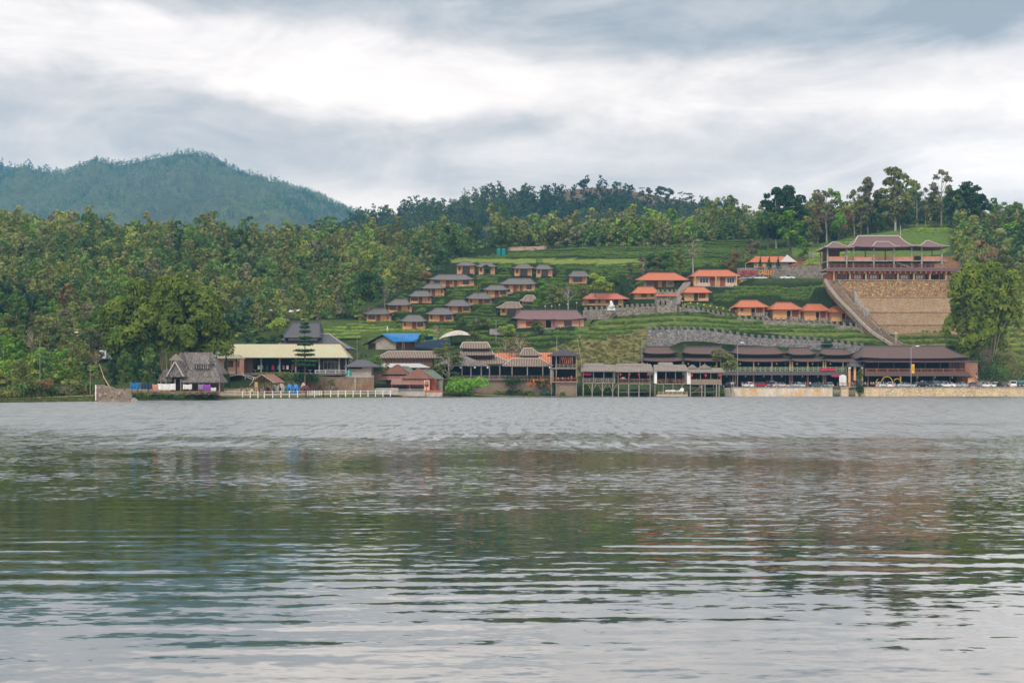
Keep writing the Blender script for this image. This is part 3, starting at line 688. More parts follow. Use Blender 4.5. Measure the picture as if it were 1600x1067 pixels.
def rail_mb(x0, x1, y, z, h=.95, step=1.6, bal=.28, t=.09, mid=True, end=None):
    mb = MB(); n = max(1, round((x1 - x0) / step))
    for i in range(n + 1): xx = x0 + (x1 - x0) * i / n; mb.box(xx - t*.6, xx + t*.6, y - t*.6, y + t*.6, z, z + h + .05)
    mb.box(x0, x1, y - t*.4, y + t*.4, z + h - t, z + h); mb.box(x0, x1, y - t*.35, y + t*.35, z + .12, z + .12 + t*.8)
    if mid and not bal: mb.box(x0, x1, y - t*.3, y + t*.3, z + h*.55, z + h*.55 + t*.8)
    if bal:
        m = int((x1 - x0) / bal)
        for i in range(m): xx = x0 + (x1 - x0) * (i + .5) / m; mb.box(xx - .03, xx + .03, y - .02, y + .02, z + .2, z + h - t)
    if end:                                  # returns to the wall at both ends
        for xx in (x0, x1): mb.box(xx - t*.4, xx + t*.4, y, y + end, z + h - t, z + h); mb.box(xx - t*.35, xx + t*.35, y, y + end, z + .12, z + .2)
    return mb
def posts(T, xs, y, z0, z1, m, t=.2, name='post', round_=False):
    for x in xs:
        mb = MB()
        if round_: mb.tube([(x, y, z0), (x, y, z1)], [t / 2, t / 2 * .9], 7)
        else: mb.box(x - t/2, x + t/2, y - t/2, y + t/2, z0, z1)
        T.part(name, mb, MATS[m])
def span(a, b, n): return [a + (b - a) * i / (n - 1) for i in range(n)]

GREY = 'grey roofed cottages on the tea slope'; ORG = 'orange roofed bungalows on the tea slope'
# label, group, wall px0,px1,base,eave | roof px0,px1,ridge py, ridge px0,px1 | wall mat, roof mat, openings, porch
HOUSES = [
 ('grey roofed orange cottage lowest on the left edge of the tea slope', GREY, 573,609,503,490.5, 568,612,481, 583,600, 'A'),
 ('grey roofed orange cottage second from bottom along the forest edge', GREY, 607,641.5,488,476.5, 602,643.5,467, 616,634, 'A'),
 ('grey roofed orange cottage third from bottom along the forest edge', GREY, 641,673,473.5,463, 638,677,454, 648,667, 'A'),
 ('grey roofed orange cottage just below the wide cottage by the forest', GREY, 661,693,463,450.5, 657,697,442.5, 669,687, 'A'),
 ('wide grey roofed double cottage by the forest edge with two dark windows', GREY, 672,740,448,437, 669,742,428, 684,727, 'W'),
 ('grey roofed cottage with pale window at top left of the tea slope', GREY, 714,741,428,415, 712,745,408, 721,734, 'T'),
 ('half hidden grey roofed cottage behind dark tree at top left slope', GREY, 748,773,429,417, 743,777,409.5, 753,766, 'T'),
 ('grey roofed orange cottage at the bottom of the middle diagonal row above the blue tarpaulin', GREY, 629,663,514,502, 625,668,492, 636,655, 'B'),
 ('grey roofed orange cottage second from the bottom of the middle row', GREY, 670,708,503.5,491, 665,713,481, 679,698, 'B'),
 ('grey roofed orange cottage third from the bottom of the middle row', GREY, 700,735,488.5,478, 694,739,468, 706,724, 'B'),
 ('grey roofed orange cottage fourth from the bottom of the middle row', GREY, 732,768,477,466.5, 727,773,457, 740,759, 'B'),
 ('grey roofed orange cottage directly below the wide cottage of the middle row', GREY, 757,793,464,453, 754,797,445, 766,784, 'B'),
 ('wide grey roofed double cottage at the top of the middle row with seated terrace', GREY, 783,836,456,444, 779,839,434, 795,829, 'W'),
 ('left one of the twin grey roofed cottages below the mown strip', GREY, 804,831,431,419.5, 800,836,412, 812,825, 'T'),
 ('right one of the twin grey roofed cottages below the mown strip', GREY, 838,863,432,420.5, 835,865,413, 842,856, 'T'),
 ('lone grey roofed cottage with small balcony on stilts beside yellow green trees', GREY, 890,917,443.5,432, 887,923,423, 896,914, 'S'),
 ('small tan roofed cottage half hidden behind the bright green trees', 'tan roofed cottages behind the trees', 816,838,477,471, 812,842,461, 822,834, 'T'),
 ('tan roofed cottage with ochre wall behind shrubs above the long pink house', 'tan roofed cottages behind the trees', 782,814,492,481.5, 775,817,472, 790,811, 'T'),
 ('low long bungalow with red tiled roof behind the white statue', ORG, 912,974,477,467, 910,983,457.5, 920,966, 'L'),
 ('small orange roofed bungalow just left of the stone gate tower', ORG, 992,1027,467,458, 986,1031,447.5, 998,1022, 'C'),
 ('large orange roofed bungalow with deep porch above the stone gate tower', ORG, 1006,1054,449,437.5, 992,1077,425, 1015,1057, 'P'),
 ('largest orange roofed bungalow raised on a stone base right of the stair', ORG, 1084,1151,447.5,431.5, 1077,1157,420.5, 1094,1141, 'Q'),
 ('small ochre bungalow with orange roof under the one on the stone base', ORG, 1070,1107,470,457, 1066,1112,447.5, 1076,1102, 'C'),
 ('orange roofed bungalow leftmost of the four along the battlemented wall', ORG, 1153,1195,493,479.5, 1146,1201,468.5, 1160,1186, 'D'),
 ('orange roofed bungalow second from left of the four along the wall', ORG, 1208,1251,499,483, 1202,1255,472, 1216,1240, 'D'),
 ('orange roofed bungalow third from left of the four along the wall', ORG, 1257,1293,501,485, 1252,1298,474.5, 1264,1286, 'D'),
 ('orange roofed bungalow rightmost of the four, nearest the long stair', ORG, 1299,1333,503,487, 1295,1341,477.5, 1306,1328, 'D'),
]
HD = []
def layout_houses():
    for h in HOUSES:
        px0, px1, pb, pe = h[2:6]; pm = (px0 + px1) / 2
        D = hitD(pm, pb, 340) or 450
        x0, x1, zb = X(px0, D), X(px1, D), Z(pb, D); dep = min(8.5, max(5.5, (x1 - x0) * .8))
        HD.append((D, x0, x1, zb, dep)); PADS.append(((x0+x1)/2, D + dep/2 + .3, (x1-x0)/2 + .6, dep/2 + .8, zb - .1))
PADS += [(X(860, 408), 412, 12, 6, Z(511, 406)), (X(1400, 420), 424, 22, 17, Z(438.5, 406)), (X(1210, 484), 488, 9, 5, Z(415, 484)),  (X(600, 372), 376, 8, 5, Z(546, 371)), (X(485, 372), 378, 12, 8, Z(560, 368)), (X(1222, 470), 472, 17.5, 11, Z(436.6, 466))]
def build_house(h, hd):
    lab, grp, px0, px1, pb, pe, rx0, rx1, pr, rr0, rr1, typ = h; D, x0, x1, zb, dep = hd
    grey = typ in 'AWTBS'; ze, zr = Z(pe, D), Z(pr, D); w_ = x1 - x0; H_ = ze - zb
    T = Thing('cottage' if grey else 'bungalow', lab, 'cottage' if grey else 'bungalow', ((x0+x1)/2, D, zb), grp)
    wm = 'ochre_wall' if (typ in 'LCPQ' or 'tan' in lab) else 'orange_wall'
    fm, dm = ('dark_wood', 'red_wood')
    y0, y1 = D, D + dep
    if typ == 'P': y0 = D + 1.6
    body = MB(); body.box(x0, x1, y0, y1, zb, ze + .1); wall = T.part('wall', body, MATS[wm])
    pl = MB(); pl.box(x0 - .15, x1 + .15, y0 - .15, y1, zb - 1.6, zb); T.part('plinth', pl, MATS['concrete' if typ != 'Q' else 'warm_stone'])
    if 'tan' in lab: rm, cap = 'barrel_tile', 'ridge_pale'
    elif grey: rm, cap = 'grey_thatch', 'grey_thatch'
    else: rm, cap = ('red_tile' if typ == 'L' else 'orange_tile'), 'rust_roof'
    ov = 1.3
    add_roof(T, X(rx0, D), X(rx1, D), D - ov, y1 + ov, ze - .12, zr, X(rr0, D), X(rr1, D), rm, cap, p=1.22 if grey else 1.08, up=.28 if grey else .08, th=.16)
    fx = lambda f: x0 + w_ * f
    zz = lambda f: zb + H_ * f
    def win(a, b, c=.38, d=.85, **k): add_window(T, fx(a), fx(b), y0, zz(c), zz(d), **k)
    def shut(a, b, c=.36, d=.86):
        m = MB(); m.box(fx(a), fx(b), y0 - .08, y0, zz(c), zz(d)); T.part('shutter', m, MATS['red_wood'])
    def door(a, b): add_door(T, fx(a), fx(b), y0, zb, zz(.84))
    def deck(a, b, out=1.6, m='dark_wood', h=.85, drop=1.5):
        q = MB(); q.box(fx(a), fx(b), y0 - out, y0 - .16, zb - .22, zb - .06)
        for f in (a, b): q.box(fx(f) - (.1 if f == b else 0), fx(f) + (.1 if f == a else 0), y0 - out, y0 - out + .1, zb - drop, zb - .22)
        d_ = T.part('deck', q, MATS[m]); T.part('railing', rail_mb(fx(a), fx(b), y0 - out + .06, zb - .06, h, 1.2, 0, .08, end=out - .25), MATS[m], parent=d_)
        return d_
    def eaveposts(fs, m='brown_wood', out=1.0): posts(T, [fx(f) for f in fs], y0 - out, zb - .4, ze - .1, m, .14)
    if typ == 'A': win(.12, .34); shut(.04, .09, .3, .8); door(.44, .57); shut(.88, .95); deck(.42, .92)
    elif typ == 'B': shut(.07, .15); door(.46, .60); win(.70, .92); deck(.62, .97)
    elif typ == 'W': win(.10, .21); door(.37, .44); shut(.46, .50); door(.56, .62); win(.76, .89); deck(.36, .66)
    elif typ == 'T': win(.34, .72, .1, .86, mull=3); shut(.08, .2); deck(.28, .92); eaveposts((.02, .3, .98), 'gold_post')
    elif typ == 'S': win(.22, .7, .3, .86, mull=3); deck(.1, .98, 2.0, drop=2.4); eaveposts((.02, .98), 'gold_post', 1.2)
    elif typ == 'L':
        win(.14, .27, glass='red_wood'); shut(.36, .42); shut(.56, .64); add_door(T, fx(.76), fx(.86), y0, zb, zz(.85), 'dark_wood'); eaveposts((.03, .34, .66, .97), 'gold_post')
    elif typ == 'C': win(.3, .52, glass='red_wood') if px0 < 1050 else win(.62, .86, glass='red_wood'); (shut(.7, .84) if px0 < 1050 else add_door(T, fx(.4), fx(.54), y0, zb, zz(.85), 'dark_wood'))
    elif typ == 'P':
        win(.12, .28, .3, .82); door(.36, .46); door(.62, .72); win(.8, .96, .3, .82, fm='white_paint', mull=3)
        posts(T, [X(p, D) for p in (995, 1002, 1021, 1038)], D + .2, zb - .5, ze - .1, 'brown_wood', .16)
        q = MB(); q.box(X(994, D), x1, D, D + 1.45, zb - .5, zb - .02); T.part('deck', q, MATS['concrete'])
    elif typ == 'Q':
        win(.14, .34, .35, .85, fm='white_paint', mull=3); door(.38, .48); door(.62, .72); win(.78, .94, .35, .85, fm='white_paint', mull=3)
        q = MB(); q.box(fx(0), fx(1), y0 - 1.9, y0 - .16, zb - 1.6, zb - .05); T.part('terrace', q, MATS['warm_stone'])
        q = MB(); q.box(fx(.46), fx(.98), y0 - 2.6, y0 - 1.9, zb - 4.2, zb - .1); T.part('stone_base', q, MATS['warm_stone'])
        T.part('railing', rail_mb(fx(.02), fx(.36), y0 - 1.8, zb - .05, .9, 1.2, .3), MATS['white_paint']); T.part('railing', rail_mb(fx(.74), fx(.98), y0 - 1.8, zb - .05, .9, 1.2, .3), MATS['white_paint'])
        posts(T, [fx(.02), fx(.5), fx(.98)], y0 - 1.5, zb, ze - .1, 'ochre_wall', .3)
    elif typ == 'D':
        m = MB(); m.box(fx(.50), fx(.63), y0 - .04, y0 + .01, zb, zz(.84)); T.part('door', m, MATS['interior_shade'])
        win(.70, .90, .34, .84, glass='red_wood', fm='dark_wood', mull=3)
        shut(.10, .2, .5, .85) if px0 == 1153 else None
        q = MB(); q.box(fx(.44), fx(1.08), y0 - 2.1, y0 - .16, zb - 2.2, zb - .05)
        n = 8
        for i in range(n): a = .44 + (1.08 - .44) * i / n; q.box(fx(a) + .02, fx(a + .045), y0 - 2.1, y0 - 1.85, zb - .05, zb + .75)
        q.box(fx(.44), fx(1.08), y0 - 2.15, y0 - 1.8, zb + .75, zb + .87); T.part('stone_terrace', q, MATS['warm_stone'])

def crenel(name, pts, label, matn, thick=.6, down=4.0, gap=1.5, mw=.85, mh=.8, cat='wall', cap=None, group=None):
    """battlemented wall; pts: (px, py of wall top without merlons, D)"""
    P = [Vector((X(a, d), d, Z(b, d))) for a, b, d in pts]; o0 = tuple(P[0]); T = Thing(name, label, cat, (o0[0], o0[1], o0[2] - down), group)
    # resample
    S_ = [P[0]]; 
    for a, b in zip(P, P[1:]):
        n = max(1, int((b - a).length / gap)); S_ += [a.lerp(b, (i + 1) / n) for i in range(n)]
    mb = MB()
    for a, b in zip(S_, S_[1:]):
        d = (b - a); d.z = 0; nn = Vector((-d.y, d.x, 0)).normalized() * thick / 2
        vs = [a - nn, b - nn, b + nn, a + nn]; z = Vector((0, 0, -down))
        mb.add([v + z for v in vs] + vs, [(0,3,2,1),(4,5,6,7),(0,1,5,4),(2,3,7,6)])
    a, b = S_[0], S_[-1]
    for e, q in ((a, S_[1]), (b, S_[-2])):
        d = (q - e); d.z = 0; nn = Vector((-d.y, d.x, 0)).normalized() * thick / 2; z = Vector((0, 0, -down)); mb.add([e - nn, e + nn, e + nn + z, e - nn + z], [(0, 1, 2, 3)])
    T.part('wall', mb, MATS[matn])
    k = MB(); k.box(-mw/2, mw/2, -thick/2 - .02, thick/2 + .02, -.02, mh); k.box(-mw/2 - .05, mw/2 + .05, -thick/2 - .08, thick/2 + .08, mh, mh + .14)
    me = None
    for a, b in zip(S_, S_[1:]):
        m = (a + b) / 2
        if me is None: o = meshobj('merlon', k, MATS[cap or matn], T.o); me = o.data
        else: o = newobj('merlon', me, T.o)
        o.location = m - Vector(T.loc); o.rotation_euler = (0, 0, math.atan2(b.y - a.y, b.x - a.x))
    return T
def skin(name, chain, matn, parent, loc=(0, 0, 0), sub=1, root=0):
    """one continuous surface grown round a jointed skeleton; chain: {id: (pos, radius)}, edges"""
    vs, es = chain; ids = list(vs); me = bpy.data.meshes.new(name); me.from_pydata([vs[i][0] for i in ids], [(ids.index(a), ids.index(b)) for a, b in es], [])
    o = bpy.data.objects.new(name, me); C.objects.link(o); md = o.modifiers.new('skin', 'SKIN')
    for k, i in enumerate(ids): r = vs[i][1]; me.skin_vertices[0].data[k].radius = (r, r) if not isinstance(r, tuple) else r
    me.skin_vertices[0].data[root].use_root = True
    if sub: s = o.modifiers.new('sub', 'SUBSURF'); s.levels = sub
    dg = bpy.context.evaluated_depsgraph_get(); dg.update(); ev = o.evaluated_get(dg); nm = bpy.data.meshes.new_from_object(ev)
    bpy.data.objects.remove(o); nm.materials.clear(); nm.materials.append(MATS[matn]); nm.name = name
    nm.polygons.foreach_set('use_smooth', [True] * len(nm.polygons))
    return newobj(name, nm, parent, loc)
# ------------------------------------------------------------------ hilltop pavilion, walls, stairs, tower
def build_hotel():
    D = 405.5; zf = Z(438, D)
    # stone tiers under it: (px0, px1, py bottom, py top, distance, stone, label)
    for (a, b, pb, pt, d, m, lab) in [
        (1309, 1512, 466, 438.2, 405.2, 'rubble', 'uppermost rough rubble tier of the tall retaining wall under the pavilion'),
        (1334, 1508, 489, 464.5, 403.6, 'tier_stone', 'smooth tan tier of the retaining wall just below the rubble tier'),
        (1350, 1504, 509, 488, 402.4, 'tier_stone', 'smooth tan tier of the retaining wall third from the top'),
        (1366, 1496, 530, 508, 401.2, 'tier_stone', 'lowest smooth tan tier of the retaining wall above the tea rows')]:
        mb = MB(); x0, x1, z0, z1 = X(a, d), X(b, d), Z(pb, d) - .6, Z(pt, d)
        sl = (X(a + 14, d) - x0) if a > 1310 else 2
        mb.prism([(x0 + sl + 1.5, z0), (x1, z0), (x1, z1), (x0, z1), (x0 + .3, z1 - 1)], d, d + 5)
        T = Thing('retaining_wall', lab, 'wall', ((x0+x1)/2, d, z0), 'tiers of the tall retaining wall'); T.part('wall', mb, MATS[m])
        cp = MB(); cp.box(x0 - .1, x1, d - .18, d + .5, z1 + .003, z1 + .22); T.part('coping', cp, MATS['concrete' if a == 1309 else 'tier_stone'])
    x0, x1 = X(1294, D), X(1506, D); T = Thing('pavilion', 'large hilltop pavilion with curved brown roofs on tall posts above orange rooms', 'building', ((x0+x1)/2, D, zf))
    sx = lambda p: X(p, D); sz = lambda p: Z(p, D)
    # lower orange storey
    w = MB(); w.box(sx(1300), sx(1506), D + 1.2, D + 12, zf - .5, sz(425)); T.part('wall', w, MATS['brick_red'], label='brick red lower storey with lanterns under the eave')
    for i, p in enumerate((1311, 1336, 1361, 1386, 1409, 1433, 1457, 1481)):
        add_window(T, sx(p), sx(p + 11), D + 1.2, sz(435.5), sz(429.5), fm='dark_wood', glass=('glass', 'frame_grey', 'frame_grey', 'glass', 'frame_grey', 'frame_grey', 'interior_shade', 'frame_grey')[i], mull=3)
        add_door(T, sx(p + 14.5), sx(p + 18.5), D + 1.2, zf, sz(428.5), 'dark_wood')
    posts(T, [sx(p) for p in (1303, 1328, 1353, 1378, 1403, 1428, 1453, 1478, 1503)], D + .1, zf - .2, sz(424.5), 'gold_post', .45)
    lr = MB(); lr.prism([(0, 0)] * 0 or [(sx(1290), sz(424.6)), (sx(1510), sz(424.6)), (sx(1506), sz(419)), (sx(1295), sz(419))], D - .9, D + .3); r = T.part('skirt_roof', lr, MATS['purple_tile'])
    dk = MB(); dk.box(sx(1294), sx(1507), D + .3, D + 13, sz(420.5), sz(418.2)); T.part('floor_slab', dk, MATS['concrete'])
    T.part('railing', rail_mb(sx(1296), sx(1503), D + .5, sz(418.2), 1.15, 1.9, 0, .1), MATS['rail_red'])
    for p in list(range(1302, 1506, 8)):
        b = MB(); b.ball((sx(p), D - .6, sz(426.2)), .22, 6, 5, 1.4); T.part('lantern', b, MATS['gold_post'])
    # upper floor strips and parapets between tall posts
    zu = sz(406.5)
    s_ = MB(); s_.box(sx(1294), sx(1481), D + 1.0, D + 11, zu - .25, zu); T.part('floor_slab', s_, MATS['pale_render'])
    for a, b, h, m in ((1295, 1321, 6.2, 'coral_band'), (1336, 1364, 5.2, 'coral_band'), (1398, 1428, 5.6, 'coral_band'), (1441, 1472, 6.2, 'coral_band')):
        q = MB(); q.box(sx(a), sx(b), D + 1.1, D + 1.35, zu + .003, zu + h * D / F); T.part('parapet', q, MATS[m])
    bw = MB(); bw.box(sx(1295), sx(1322), D + 8, D + 8.3, zu, sz(389)); T.part('rear_wall', bw, MATS['brown_wood'])
    bw = MB(); bw.box(sx(1441), sx(1460), D + 8, D + 8.3, zu, sz(396)); T.part('rear_wall', bw, MATS['brown_wood'])
    bw = MB(); bw.box(sx(1296), sx(1475), D + 9.4, D + 9.7, sz(418), sz(408)); T.part('rear_wall', bw, MATS['brown_wood'])
    posts(T, [sx(p) for p in (1294, 1324)] + [sx(p) for p in (1366.5, 1398)] + [sx(p) for p in (1441.5, 1473)], D + .9, sz(418.5), sz(386), 'concrete', .42)
    posts(T, [sx(p) for p in (1337, 1428.5)], D + 2.6, sz(418.5), sz(385), 'concrete', .4)
    posts(T, [sx(p) for p in (1294, 1324, 1366, 1398, 1441, 1473)], D + 10.2, sz(418.5), sz(386), 'concrete', .35)
    rm, cap = 'purple_tile', 'ridge_pale'
    add_roof(T, sx(1328), sx(1437), D + 1.2, D + 13, sz(385), sz(365.5), sx(1350), sx(1415), rm, cap, p=1.75, up=.3, capr=.17, lab='tall main roof with steep concave ends')
    add_roof(T, sx(1287), sx(1334), D - .9, D + 11, sz(387.5), sz(376), sx(1307), sx(1313), rm, cap, p=1.45, up=.2, capr=.12)
    add_roof(T, sx(1434), sx(1482), D - .9, D + 11, sz(386), sz(374), sx(1455), sx(1461), rm, cap, p=1.45, up=.2, capr=.12)
    add_roof(T, sx(1360), sx(1404), D - 1.3, D + 6, sz(386.8), sz(377), sx(1372), sx(1393), rm, cap, p=1.6, up=.2, capr=.12)
    st = MB(); st.bar((sx(1404), D + 3, sz(408)), (sx(1425), D + 1.6, sz(417.5)), 1.0, .25); T.part('stair', st, MATS['concrete'])
    T.part('railing', rail_mb(sx(1474), sx(1504), D + 3, sz(413), 1.0, 1.6, 0, .1), MATS['rail_red'])

def build_walls():
    crenel('battlement_wall', [(911,485,411),(945,483,412),(992,479.5,413),(1024,479,413)], 'grey battlemented wall left of the stone gate tower', 'warm_stone', down=3.2, gap=1.62)
    crenel('battlement_wall', [(1056,479,412),(1080,482,411.5),(1103,487,411),(1142,495,409.5),(1180,500,408),(1242,502.5,404),(1304,507,399.5),(1335,510,396),(1360,516,391),(1379,519,387),(1398,537,378)], 'long battlemented wall curving below the four orange roofed bungalows', 'warm_stone', down=3.0, gap=1.6)
    crenel('battlement_wall', [(1011,516,369.6),(1060,514.5,369.6),(1100,516,369.6),(1136,521,369.6),(1181,528,369.6),(1246,530,369.6),(1290,533,369.6),(1352,542,369.6)], 'high grey stone battlemented wall behind the lakeside pavilions', 'grey_stone', down=13, gap=1.75, mw=.95, mh=.75)
    # gate tower
    D = 411; sx = lambda p: X(p, D); sz = lambda p: Z(p, D)
    T = Thing('gate_tower', 'square stone gate tower with slit windows and red tiled band', 'tower', (sx(1040), D, sz(484)))
    b = MB(); b.box(sx(1025.5), sx(1057), D - 1.2, D + 5, sz(486) - 2, sz(463)); T.part('wall', b, MATS['warm_stone'])
    b = MB(); b.prism([(D - 1.9, sz(463.4)), (D - 1.3, sz(460)), (D - 1.15, sz(463.4))], 0, 1); 
    rb = MB(); x0, x1 = sx(1023), sx(1059.5)
    rb.add([(x0, D-1.9, sz(463.4)), (x1, D-1.9, sz(463.4)), (x1-.4, D-1.25, sz(460)), (x0+.4, D-1.25, sz(460)), (x0, D-1.22, sz(463.4)), (x1, D-1.22, sz(463.4))], [(0,1,2,3), (0,4,5,1), (0,3,4), (1,5,2)])
    T.part('tile_band', rb, MATS['red_tile'])
    b = MB(); b.box(sx(1026), sx(1057), D - 1.2, D - .8, sz(463) + .003, sz(456.5)); b.box(sx(1026), sx(1026) + .4, D - .8, D + 5, sz(463) + .003, sz(456.5)); b.box(sx(1057) - .4, sx(1057), D - .8, D + 5, sz(463) + .003, sz(456.5)); T.part('parapet', b, MATS['warm_stone'])
    for i in range(5):
        k = MB(); a = sx(1026 + i * 7.1); k.box(a, a + .75, D - 1.22, D - .78, sz(456.5) + .003, sz(453)); T.part('merlon', k, MATS['warm_stone'])
    for p in (1029.8, 1037.8, 1046):
        k = MB(); k.prism([(sx(p), sz(477)), (sx(p + 2.6), sz(477)), (sx(p + 2.6), sz(472)), (sx(p + 1.3), sz(469.6)), (sx(p), sz(472))], D - 1.26, D - 1.15); T.part('window', k, MATS['interior_shade'] if p < 1045 else MATS['concrete'])
    # white topped stair wall rising to the right of the tower
    S1 = [(a, b, hitD(a, b + 3, 412)) for a, b in ((1057, 472), (1062, 462), (1067, 453), (1074, 444), (1086, 436))]
    crenel('stair_wall', S1, 'pale stepped wall climbing right from the stone gate tower', 'concrete', thick=2.6, down=1.6, gap=1.9, mw=1.1, mh=.5, cap='pale_render')
    # long stair
    pts = [(1296, 437, 407), (1303, 450, 405.5), (1318, 468, 402), (1336, 486, 398), (1352, 503, 394), (1370, 520, 388), (1386, 530, 382), (1402, 540, 376)]
    P = [Vector((X(a, d), d, Z(b, d))) for a, b, d in pts]; T = Thing('hillside_stair', 'long straight stair falling diagonally from the hilltop pavilion', 'stair', tuple(P[-1]))
    st = MB(); tot = 95; W_ = 1.5
    def at(t):
        s = t * (len(P) - 1); i = min(int(s), len(P) - 2); return P[i].lerp(P[i+1], s - i)
    for i in range(tot):
        a = at(i / tot); b = at((i + 1) / tot); st.box(min(a.x, b.x) - W_ * .9, max(a.x, b.x) + W_ * .9, min(a.y, b.y) - .2, max(a.y, b.y) + W_, a.z - 2.2, a.z)
    T.part('steps', st, MATS['bank_wall'])
    for sgn, m in ((-1, 'brick_red'), (1, 'concrete')):
        k = MB(); 
        for i in range(40):
            a = at(i / 40) + Vector((sgn * 1.55, -.25, 0)); b = at((i + 1) / 40) + Vector((sgn * 1.55, -.25, 0))
            k.bar(a + Vector((0, 0, .1)), b + Vector((0, 0, .1)), .38, .9)
        T.part('parapet', k, MATS['pale_render'] if sgn < 0 else MATS['warm_stone'])
    h = MB()
    for i in range(24): a = at(i / 24) + Vector((1.6, -.2, .5)); h.box(a.x - .05, a.x + .05, a.y - .05, a.y + .05, a.z, a.z + .9)
    h.tube([at(t / 20) + Vector((1.6, -.2, 1.4)) for t in range(21)], [.05] * 21, 4); T.part('handrail', h, MATS['brown_wood'])
    # pier at the inner corner of the tiers
    T = Thing('buttress', 'pale plastered buttress at the corner between stair and retaining wall', 'buttress', (X(1352, 400), 400, Z(498, 400)))
    b = MB(); b.prism([(X(1336, 401), Z(478, 401)), (X(1334, 401), Z(452, 401)), (X(1340, 401), Z(462, 401)), (X(1350, 401), Z(480, 401)), (X(1358, 401), Z(482, 401)), (X(1358, 401), Z(500, 401)), (X(1348, 401), Z(494, 401))], 400.6, 403); T.part('wall', b, MATS['pale_render'])
    # upper car park walls
    D = 481.6; T = Thing('stone_wall', 'long grey brown stone wall behind the upper car park carrying big letters', 'wall', (X(1220, D), D, Z(434, D)))
    b = MB(); top = [(1152, 419), (1180, 418), (1230, 417), (1262, 416.5), (1276, 415), (1284, 419), (1293, 421)]
    b.prism([(X(1152, D), Z(437, D)), (X(1293, D), Z(437, D))] + [(X(a, D), Z(c, D)) for a, c in top[::-1]], D, D + .8); T.part('wall', b, MATS['warm_stone'])
    D = 459.6; T = Thing('retaining_wall', 'low orange brown retaining wall along the front of the upper car park', 'wall', (X(1225, D), D, Z(444, D)))
    b = MB(); b.box(X(1151, D), X(1297, D), D, D + .8, Z(446, D) - 1, Z(437.2, D)); T.part('wall', b, MATS['rubble'])
    # big letters on the wall
    for wd, px, col, lab, sz_ in (('LEE WINE', 1156, 'lantern_red', 'red raised letters on the stone wall above the car park', 2.25), ('GALLERY', 1185.5, 'lantern_orange', 'orange raised letters on the stone wall right of the red letters', 2.3)):
        D = 481.3; T = Thing('lettering', lab, 'sign', (X(px, D), D, Z(429.5, D))); xx = 0
        for ch in wd:
            if ch == ' ': xx += .35; continue
            cu = bpy.data.curves.new('letter', 'FONT'); cu.body = ch; cu.size = sz_ * 1.28; cu.extrude = .08; cu.offset = .035; cu.resolution_u = 2; cu.materials.append(MATS[col])
            tmp = bpy.data.objects.new('letter', cu); me = bpy.data.meshes.new_from_object(tmp); bpy.data.objects.remove(tmp); o = newobj('letter', me, T.o); o.rotation_euler = (R(90), 0, 0); o.location = (xx, 0, 0); o.scale = (.52, .86, 1)
            xx += {'W': 1.12, 'I': .42, 'L': .74, 'E': .80, 'G': 1.0, 'A': .92, 'R': .92, 'Y': .9, 'N': .98}.get(ch, .85)
    # lake wall
    segs = [(1144, 1300, 'quay_render', 'pale rust streaked quay wall below the parked cars in front of the pavilions'), (1313, 1325, 'quay_stone', 'short block of the stone quay wall between two openings'), (1336, 1720, 'quay_stone', 'long yellowish stone quay wall below the right hand car park')]
    D = 337
    for a, b_, m, lab in segs:
        T = Thing('quay_wall', lab, 'wall', (X((a+b_)/2, D), D, 0)); b = MB(); b.box(X(a, D), X(b_, D), D - .6, D + .6, -1, 2.24); T.part('wall', b, MATS[m])
        b = MB(); b.box(X(a, D), X(b_, D), D - .75, D + .7, 2.243, 2.42); T.part('coping', b, MATS['concrete'])
    T = Thing('boat_slip', 'dark recessed slip with a plank footbridge in the quay wall', 'slipway', (X(1306, D), D, 0))
    b = MB(); b.box(X(1300, D), X(1336, D), D + .8, D + 1.2, -1, 2.2); T.part('wall', b, MATS['bank_wall'])
    b = MB(); b.box(X(1298, D), X(1340, D), D - .3, D + .8, 2.45, 2.6); T.part('footbridge', b, MATS['grey_wood'])
    T.part('railing', rail_mb(X(1308, D), X(1334, D), D - .2, 2.6, 1.0, 1.6, 0, .12), MATS['brown_wood'])
    T = Thing('lake_steps', 'short flight of brown steps down to the water beside the last stilt hut', 'steps', (X(1137, D), D - 1, 0)); b = MB()
    for i in range(7): b.box(X(1131, D), X(1141, D), D - 1.6 + i * .25, D + .8, -.2 + i * .34, .14 + i * .34)
    T.part('steps', b, MATS['pale_render']); b = MB(); b.box(X(1141.2, D), X(1144, D), D - 1.8, D + .6, -.5, 2.3); T.part('side_wall', b, MATS['concrete'])
    # ruined wall at the left
    D = 236; T = Thing('ruined_wall', 'broken brown stone wall standing at the water on the left bank', 'wall', (X(178, D), D, .4)); b = MB()
    out = [(150, 628), (206, 627.5), (203, 610), (190, 611), (184, 609), (172, 604), (166, 603), (160, 601), (150, 602)]
    b.prism([(X(p, D), Z(q, D)) for p, q in out], D, D + .7); T.part('wall', b, MATS['ruin_stone'])
    b = MB(); b.box(X(149, D), X(150.5, D), D - .1, D + .2, Z(626, D), Z(601, D)); T.part('post', b, MATS['white_paint'])
    b = MB(); b.prism([(X(206.3, D), Z(627, D)), (X(214, D), Z(627, D)), (X(210, D), Z(622, D)), (X(206.3, D), Z(621, D))], D - .5, D + 1); T.part('rubble_heap', b, MATS['warm_stone'])

